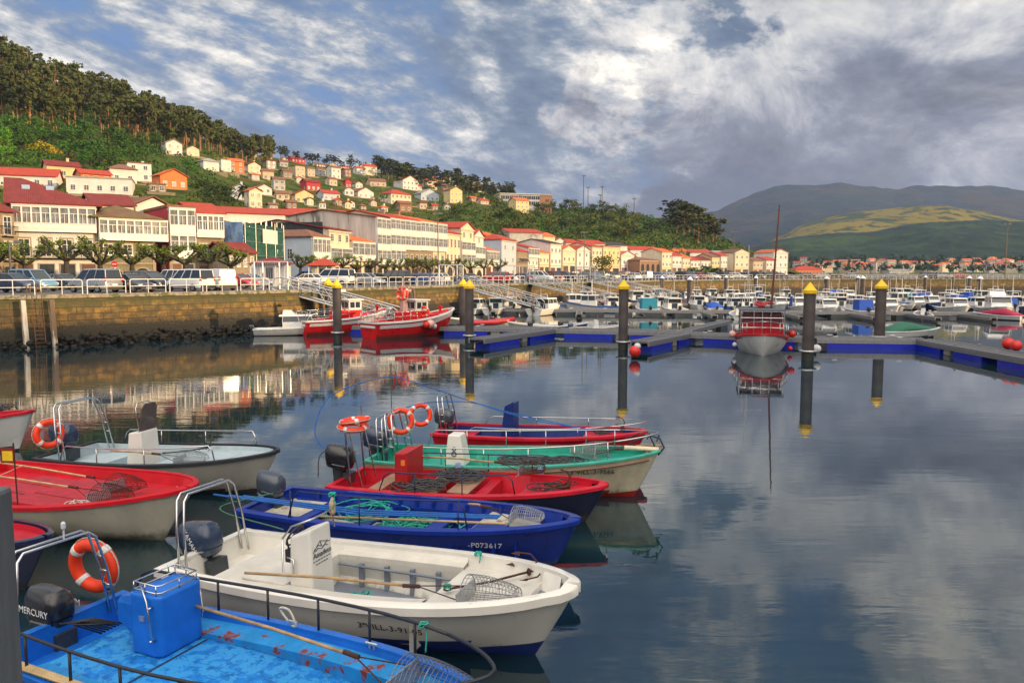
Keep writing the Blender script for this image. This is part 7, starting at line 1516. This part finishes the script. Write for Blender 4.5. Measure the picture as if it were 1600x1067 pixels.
mb = MB(); mb.loft([[(2.0, -.30, .26), (2.5, -.30, .26), (2.5, .30, .26), (2.0, .30, .26)], [(2.1, -.28, 1.25), (2.45, -.28, 1.30), (2.45, .28, 1.30), (2.1, .28, 1.25)]]); cons = mb.build('console', WH, b.t); m = cons.modifiers.new('b', 'BEVEL'); m.width = .03; m.segments = 2
mb = MB(); mb.prism([(-.26, 0), (.26, 0), (.25, .55), (.17, .66), (-.17, .66), (-.25, .55)], -.008, .008); mb.T = Matrix.Identity(4); o = mb.build('windscreen', M('tinted_perspex', (.10, .075, .07), .15, spec=.8), cons); o.matrix_basis = Matrix.Translation((2.40, 0, 1.29)) @ Matrix.Rotation(R(90), 4, 'Z') @ Matrix.Rotation(R(98), 4, 'X')
mb = MB(); mb.tube([(x, y, z) for x, y, z in ((2.40, -.27, 1.29), (2.32, -.26, 1.84), (2.30, -.18, 1.96), (2.30, .18, 1.96), (2.32, .26, 1.84), (2.40, .27, 1.29))], .012, 6); mb.build('screen_frame', STAIN, cons, True)
mb = MB(); mb.T = Matrix.Translation((2.0, 0, 1.08)) @ Matrix.Rotation(R(-65), 4, 'Y'); mb.torus((0, 0, 0), .15, .014, n=20, m=5); mb.build('steering_wheel', BLKT, cons, True)
h.rail(STAIN, b.t, .8, L*.80, .36, .016, posts=[1.9, 3.2], n=8, bow=False, up=.2); outboard(b.t, .05, 0, .75, 1.2, 'navy', tilt=.05); hoop(b, .55, .75, 1.35, gap=.16, z=.55, lean=-.3)
life_ring(b.w(-.05, -.45, 1.15), (.75, -.65, .1), 'orange life ring on the stern arch of the pale grey boat', .28, .075)
grapnel(b, 2.9, .0, h.at(3)[1], .5, 'black folding anchor propped in the pale grey boat', 1.0, RDK); rake(b, 3.75, -.55, h.at(3.6)[1]-.06, PI+.1, 'wire rake lying on the near side of the pale grey foredeck', 1.2, 1.0); coil(b.w(2.3, -.55, .30), .25, 4, TEAL, 'teal rope beside the console of the pale grey boat', seed=20)
# ---- 8 the wide red-decked boat
b = b8 = Boat('open_boat', 'wide boat with scarlet plank deck and cream lapped hull at the left', (-12.3, 16.5), (-5.95, 13.8), 3.0, .62, 1.06, g=.10, rake=.7, planks=7, p=2.9)
h = b.h; L = b.L; SC = M('deck_scarlet', (.52, .008, .018), .6, spec=.25, var=.22, scale=2., second=(.36, .015, .03), thr=.57, bump=.2, dscale=3); h.outer(M('hull_cream_lapped', (.62, .58, .48), .5, var=.2, scale=1.5, second=(.30, .26, .20), thr=.6, streak=True, slime=.2), BTM, b.t, wl=-1); h.gunwale(SC, b.t, th=.05)
SC3 = M('boards_scarlet', (.46, .014, .03), .6, var=.3, scale=5, second=(.30, .02, .035), thr=.52, dscale=6); h.well([SC, SC], b.t, [(.1, L-.4, -.20, 2)], matw=SC)
for i, (x0, x1) in enumerate(((1.8, 3.05), (3.09, 4.5))):
    for j, (y0, y1) in enumerate(((-.86, -.32), (-.28, .26), (.30, .84))): z = h.at((x0+x1)/2)[1]-.17; slab(b, 'deck_board', x0, x1, y0, y1, z, z+.07, SC3, .012)
rake(b, 4.75, .22, h.at(5)[1]-.10, PI+.0, 'wire rake with dark long pole on the scarlet deck, far one', 3.2, 1.1, col=RUST, pmat=OARW); rake(b, 5.1, -.40, h.at(5)[1]-.10, PI+.05, 'wire rake with long pale pole on the scarlet deck, near one', 3.2, 1.1, col=RUST, pmat=OARW)
t = thing('pennant', 'small yellow pennant with dark red border on a thin stick, on the scarlet boat', 'flag', b.w(4.0, -1.22, h.at(4)[1])); mb = MB(); mb.tube([(0, 0, -.1), (-.02, 0, 1.15)], .014, 5); mb.build('stick', RUST, t); mb = MB(); mb.box(-.26, -.004, .78, -.0, .004, 1.06); mb.build('flag', M('flag_border', (.20, .02, .02), .8), t); mb = MB(); mb.box(-.23, -.008, .82, -.04, .008, 1.0); mb.build('yellow_field', M('flag_yellow', (.75, .55, .02), .8), t)
coil(b.w(5.1, -.85, h.at(5)[1]-.08), .22, 4, RWH, 'whitish rope curled on the edge of the scarlet deck', seed=21); cable('rope', 'thin white line slung along the near side of the scarlet boat', [b.w(4.0, -1.05, h.at(4)[1]+.7), b.w(3.0, -1.2, 1.1), b.w(1.5, -1.35, 1.0)], .008, RWH)
# ---- 9, 10 boats cut by the left edge
b = b9 = Boat('open_boat', 'small red boat wedged between the scarlet-decked boat and the grey post', (-12.1, 13.4), (-7.25, 11.6), 1.8, .6, .92, g=.1); b.h.outer(HC['navy'], BTM, b.t); b.h.gunwale(HC['navy'], b.t, g=.06); b.h.well([RD, RD], b.t, [(.1, b.L-.3, -.10, 2)], matw=RD)
b = b10 = Boat('open_boat', 'white-hulled boat with red deck, mostly cut off behind the pale grey boat', (-18.7, 22.6), (-13.45, 21.2), 2.1, .7, 1.15, g=.1); b.h.outer(GEL, BTM, b.t); b.h.gunwale(RD, b.t); b.h.well([RD, RD], b.t, [(.1, b.L-.3, -.10, 2)], matw=RD)
coil(b.w(b.L-1., 0, 1.05), .4, 7, SSC, 'dark net on the bow of the boat cut by the left edge', 'net', 22, .3, .012, 'net_heap')
# arched blue ropes and lines over the green and red boats
cable('mooring_hose', 'long blue hose arching high over the sterns of the green and red boats', [PD(535, 718, 17.0), PD(497, 690, 17.2), PD(495, 655, 17.4), PD(522, 615, 17.8), PD(605, 589, 18.4), PD(665, 603, 18.6), PD(745, 630, 18.9), PD(830, 655, 18.6), PD(930, 672, 18.0)], .013, RBL)
cable('rope', 'blue line curving from the arch down to the navy panel boat', [PD(600, 655, 18.8), PD(650, 632, 19), PD(730, 628, 19.6), PD(800, 645, 20), PD(905, 668, 19.8)], .012, RBL)
cable('rope', 'dark line dropping from the hose end into the water beside the red boat', [PD(522, 697, 17.), PD(500, 712, 16.9), PD(497, 745, 16.8)], .012, RDK)
t = thing('flagpole', 'short white pole with a limp red flag rising from the green boat arch', 'flag', b5.w(.35, -.1, 1.6)); mb = MB(); mb.tube([(0, 0, 0), (0, 0, 1.25)], .012, 5); mb.build('pole', STAIN, t); mb = MB(); mb.loft([[(0, .01, 1.22), (.02, -.01, 1.22)], [(.10, .02, 1.08), (.12, 0, 1.05)], [(.06, .03, .85), (.1, -.02, .85)], [(.02, .02, .62), (.08, .03, .66)]], True, False); mb.build('flag', HC['red'], t)
# grey railing post close to the viewer
mb = MB(); p = PD(21, 758, 1.30); mb.box(p.x-.16, 1.16, QZ, p.x, 1.30, p.z); o = tag(mb.build('railing_post', M('post_grey_paint', (.13, .145, .16), .5, .3, var=.5, scale=9, streak=True, bump=.3)), 'thick grey metal post right in front of the viewer, lower left corner', 'post'); m = o.modifiers.new('b', 'BEVEL'); m.width = .008; m.segments = 2
# ================================================================ red fishing boats and neighbours
def trawler(label, S, B, W, z0, z1, group=None, wheel=True):
    b = Boat('fishing_boat', label, S, B, W, z0, z1, group, g=.12, rake=.9, stern=.80, p=2.5, sp=2.6, draft=.5); h = b.h; L = b.L; RH = paintm('trawler_red', (.60, .012, .015), (.42, .02, .02), .66, .3); WST = M('trawler_white', (.66, .66, .65), .4, var=.15)
    h.outer(RH, paintm('boot_brown', (.22, .035, .025), None), b.t, wl=.22)
    for sd_ in (1, -1):      # white bands
        mb = MB(); rg = []
        for i in range(27):
            x = .25+i*(L-.28)/26; bb, z = h.at(x); t_ = x/L; e = .22+1.1*max(0, t_-.45)**1.4; pts_ = []
            for hf in (.985, .80 if t_ > .55 else .84, ):
                hf2 = hf-(.10 if t_ < .55 else .10*max(0, (.8-t_)/.25)) ; yy = bb*(hf2**e)*(1-.10*(1-hf2))+.015; pts_.append((x-h.rake*(1-hf2)**1.1*max(0, t_-.35)/.65+.01, sd_*yy, -h.draft+(z+h.draft)*hf2))
            rg.append(pts_[::sd_])
        mb.loft(rg, False, False); mb.build('white_band', WST, b.t)
    mb = MB(); bb, z = h.at(0); mb.box(-.045, -bb*.80, z-.42, -.01, bb*.80, z-.24); mb.build('stern_band', WST, b.t)
    h.gunwale(WST, b.t, th=.09, lip=.06); h.well([M('trawler_deck', (.25, .24, .23), .7), RH], b.t, [(.15, L*.62, z0-.35, 0), (L*.62, L-.3, -.25, 0)], matw=RH)
    x = L*.36; mb = MB(); mb.box(x, -.85, z0-.35, x+2.1, .85, z0+.75); o = mb.build('wheelhouse', RH, b.t); mb = MB(); mb.box(x+.95, -.80, z0+.752, x+2.1, .80, z0+1.55); mb.box(x+.8, -.92, z0+1.552, x+2.25, .92, z0+1.66); mb.build('bridge', WST, b.t)
    mb = MB(); 
    for sd_ in (-1, 1):
        for k in range(2): mb.box(x+1.05+k*.5, min(sd_*.80, sd_*.815), z0+.95, x+1.45+k*.5, max(sd_*.80, sd_*.815), z0+1.42)
    for k in range(2): mb.box(x+.935, -.6+k*.65, z0+.95, x+.948, -.05+k*.65, z0+1.42)
    mb.build('bridge_window', BG, b.t)
    mb = MB(); mb.loft([[(x+.1, -.22, z0+.75), (x+.65, -.22, z0+.75), (x+.65, .22, z0+.75), (x+.1, .22, z0+.75)], [(x+.30, -.06, z0+2.6), (x+.42, -.06, z0+2.6), (x+.42, .06, z0+2.6), (x+.30, .06, z0+2.6)]]); mb.tube([(x+.36, 0, z0+2.5), (x+.36, 0, z0+3.3)], .03, 5); mb.cbox((x+.6, 0, z0+2.35), (.9, .14, .2)); mb.build('mast', M('mast_pink', (.42, .25, .25), .5) if wheel else WST, b.t)
    h.rail(STAIN, b.t, .1, L*.42, .75, .024, posts=[.1, .8, 1.5, 2.2, 2.9], bow=False, low=.4, inset=.1); mb = MB(); bb, z = h.at(.1); 
    for zz_ in (.4, .75): mb.tube([(.1, -bb+.1, z+zz_), (.1, bb-.1, z+zz_)], .024, 5)
    for y in (-.8, -.3, .3, .8): mb.tube([(.1, y, z), (.1, y, z+.75)], .02, 5)
    mb.build('stern_rail', STAIN, b.t); mb = MB(); mb.box(L*.62, -.5, z0+.1, L*.78, .5, z0+.42); mb.build('hatch', RH, b.t)
    mb = MB(); mb.tube([(L*.84, 0, z1-.3), (L*.84, 0, z1+.25)], .1, 8); mb.tube([(L*.84, -.3, z1+.1), (L*.84, .3, z1+.1)], .07, 8); mb.build('bollard', RH, b.t); return b
gs = G(560, 532), G(695, 506, 1.4)
T1 = trawler('large red and white fishing boat with pink mast, nearest of the pair', (-10.9, 58.0), (-4.9, 63.5), 3.2, 1.25, 2.1)
T2 = trawler('red and white fishing boat half hidden behind the larger red one', (-17.0, 61.5), (-10.6, 67.0), 3.0, 1.15, 2.0, wheel=False)
for k in range(2): life_ring(T1.w(T1.L*.36+.25, -.25+.55*k, 3.35), (-.75, -.6, .1), f"life ring on the wheelhouse roof of the large red fishing boat, {'left' if k else 'right'} of two", .42, .11)
life_ring(T1.w(T1.L*.36+1.6, -.95, 1.95), (-.2, -1, 0), 'life ring on the side of the large red wheelhouse', .36, .09)
for i, (x, z, r_, c) in enumerate(((4.6, 1.0, .34, 'pink'), (4.2, .95, .27, 'red'), (5.0, .8, .22, 'white'))):
    mb = MB(); mb.lathe([(r_*math.sin(a), -r_*math.cos(a)) for a in [.05+k*(PI-.1)/10 for k in range(11)]]+[(.05, r_*1.12)], n=16); o = tag(mb.build('buoy_fender', M('buoy_'+c, {'pink': (.75, .42, .36), 'red': (.62, .02, .015), 'white': (.6, .6, .62)}[c], .4), None, True), f"{c} ball fender hanging on the side of the large red fishing boat", 'fender'); o.location = T1.w(x, -T1.h.at(x)[0]-.15, z)
moor('big', 434, 61.5, 14, 'white motor cruiser with a rounded cabin, left of the red fishing boats', .72)
moor('rib', 402, 64, 150, 'small dark dinghy with an orange buoy at the far left of the harbour', .5)
# cabin boat on the centre right, bow towards the viewer
b = T3 = Boat('fishing_boat', 'white-hulled boat with a red open cabin and tall brown mast, bow to the viewer', (16.9, 52.6), (14.95, 45.4), 3.5, .85, 1.36, g=.10, rake=.8, stern=.82, p=2.4, draft=.45)
h = b.h; L = b.L; WHD = M('hull_white_rust', (.76, .75, .72), .45, var=.2, scale=1.5, second=(.30, .17, .10), thr=.64, streak=True); RC = paintm('cabin_red', (.40, .012, .018), (.24, .02, .02), .6); h.outer(WHD, paintm('boot_dark', (.05, .03, .03), None), b.t, wl=-1); h.gunwale(RC, b.t, th=.08); h.well([RC, RC], b.t, [(.15, L*.55, .5, 0), (L*.55, L-.3, -.2, 0)], matw=RC)
mb = MB()
for sd_ in (1, -1):
    for (xa, xb) in ((L*.60, L*.82),):
        rg = []
        for i in range(8):
            x = xa+(xb-xa)*i/7; bb, z = h.at(x); e = .22+1.1*max(0, x/L-.45)**1.4; rg.append([(x-h.rake*(1-hf)**1.1*max(0, x/L-.35)/.65+.02, sd_*(bb*(hf**e)*(1-.1*(1-hf))+.015), -h.draft+(z+h.draft)*hf) for hf in (.93-.004*i, .82+.012*i)][::sd_])
        mb.loft(rg, False, False)
mb.build('red_flash', RC, b.t)
x = L*.28; mb = MB(); bprism(mb, x, x+2.7, 1.3, 1.25, .7, 1.85); mb.build('cabin', RC, b.t); mb = MB(); bprism(mb, x-.3, x+3.1, 1.4, 1.35, 2.62, 2.70); mb.build('cabin_roof', CNV['grey'], b.t)
mb = MB()
for sd_ in (-1, 1):
    for xx in (x-.2, x+1.4, x+3.0): mb.tube([(xx, sd_*1.3, .9), (xx, sd_*1.3, 2.62)], .035, 6)
for z in (1.6, 2.2): mb.tube([(x+3.0, -1.3, z), (x+3.0, 1.3, z)], .025, 5)
for y in (-.5, 0, .5): mb.tube([(x+3.0, y, 1.1), (x+3.0, y, 2.62)], .025, 5)
mb.tube([(x-.2, -1.3, 2.60), (x+3., -1.3, 2.60)], .03, 5); mb.tube([(x-.2, 1.3, 2.60), (x+3., 1.3, 2.60)], .03, 5); mb.tube([(x+3., -1.3, 2.60), (x+3., 1.3, 2.60)], .03, 5); mb.build('cabin_frame', STAIN, b.t); mb = MB(); bprism(mb, x+.1, x+2.6, 1.2, 1.14, 1.86, 2.6); mb.build('cabin_screen', M('screen_dark_red', (.10, .012, .02), .25, spec=.7), b.t)
h.rail(STAIN, b.t, L*.40, L*.87, .75, .022, posts=[L*.5, L*.6, L*.7, L*.8, L*.87], n=6, low=.4)
mb = MB(); mb.tube([(x+.9, .55, 1.0), (x+.9, .95, 9.3)], .075, 8, r2=.045); mb.build('mast', M('mast_brown', (.13, .035, .025), .6), b.t); mb = MB(); mb.tube([(x-.1, -.7, 3.1), (x-.1, -.7, 4.7)], .02, 5); mb.tube([(x-.1, -1.3, 4.2), (x-.1, .3, 4.2)], .018, 5); mb.tube([(x-.1, -1.0, 3.1), (x-.1, -1.0, 4.4)], .02, 5); mb.tube([(x-.3, -.8, 3.1), (x-.3, -.8, 6.8)], .018, 5); mb.build('antenna', GEL, b.t)
bf = MB()
o = coil(b.w(x+.3, .2, 2.85), .7, 6, HC['red'], 'red folded awning heaped on the cabin roof of the boat with the brown mast', 'awning', 31, .35, .06, 'folded_awning')
for i, (xx, sd_, z, r_, c) in enumerate(((4.8, 1, 1.15, .22, 'pink'), (5.2, 1, .5, .15, 'white'), (4.0, -1, 1.15, .22, 'red'), (4.8, -1, .3, .15, 'red'))):
    mb = MB(); mb.lathe([(r_*math.sin(a), -r_*math.cos(a)) for a in [.05+k*(PI-.1)/10 for k in range(11)]]+[(.04, r_*1.12)], n=16); o = tag(mb.build('buoy_fender', M('buoy_'+c, (.7, .1, .08), .4), None, True), f"{c} ball fender on the {'left' if sd_ < 0 else 'right'} side of the red cabin boat, {['first', 'second', 'third', 'first', 'second', 'third'][i]} from its bow" if False else f"{c} fender on the brown-masted boat, {['upper left', 'lower left', 'upper right', 'lower right'][i]}", 'fender'); o.location = b.w(xx, -sd_*(h.at(xx)[0]+r_*.8), z)
for (u, v, z, c, r_, lb) in ((992, 549, .45, 'red', .34, 'big red buoy at the end of the middle pontoon finger'), (996, 541, .75, 'white', .2, 'white fender next to the big red buoy'), (1276, 545, .5, 'white', .26, 'white and pink fender right of the pile by the cabin boat'), (1576, 537, .95, 'red', .34, 'large red buoy on the pontoon at the right edge'), (1588, 540, .95, 'red', .3, 'second red buoy at the right edge')):
    p = G(u, v, z); mb = MB(); mb.lathe([(r_*math.sin(a), -r_*math.cos(a)) for a in [.05+k*(PI-.1)/12 for k in range(13)]]+[(.05, r_*1.1)], n=18); o = tag(mb.build('mooring_buoy', M('buoy_'+c, (.7, .1, .1), .4), None, True), lb, 'buoy'); o.location = p
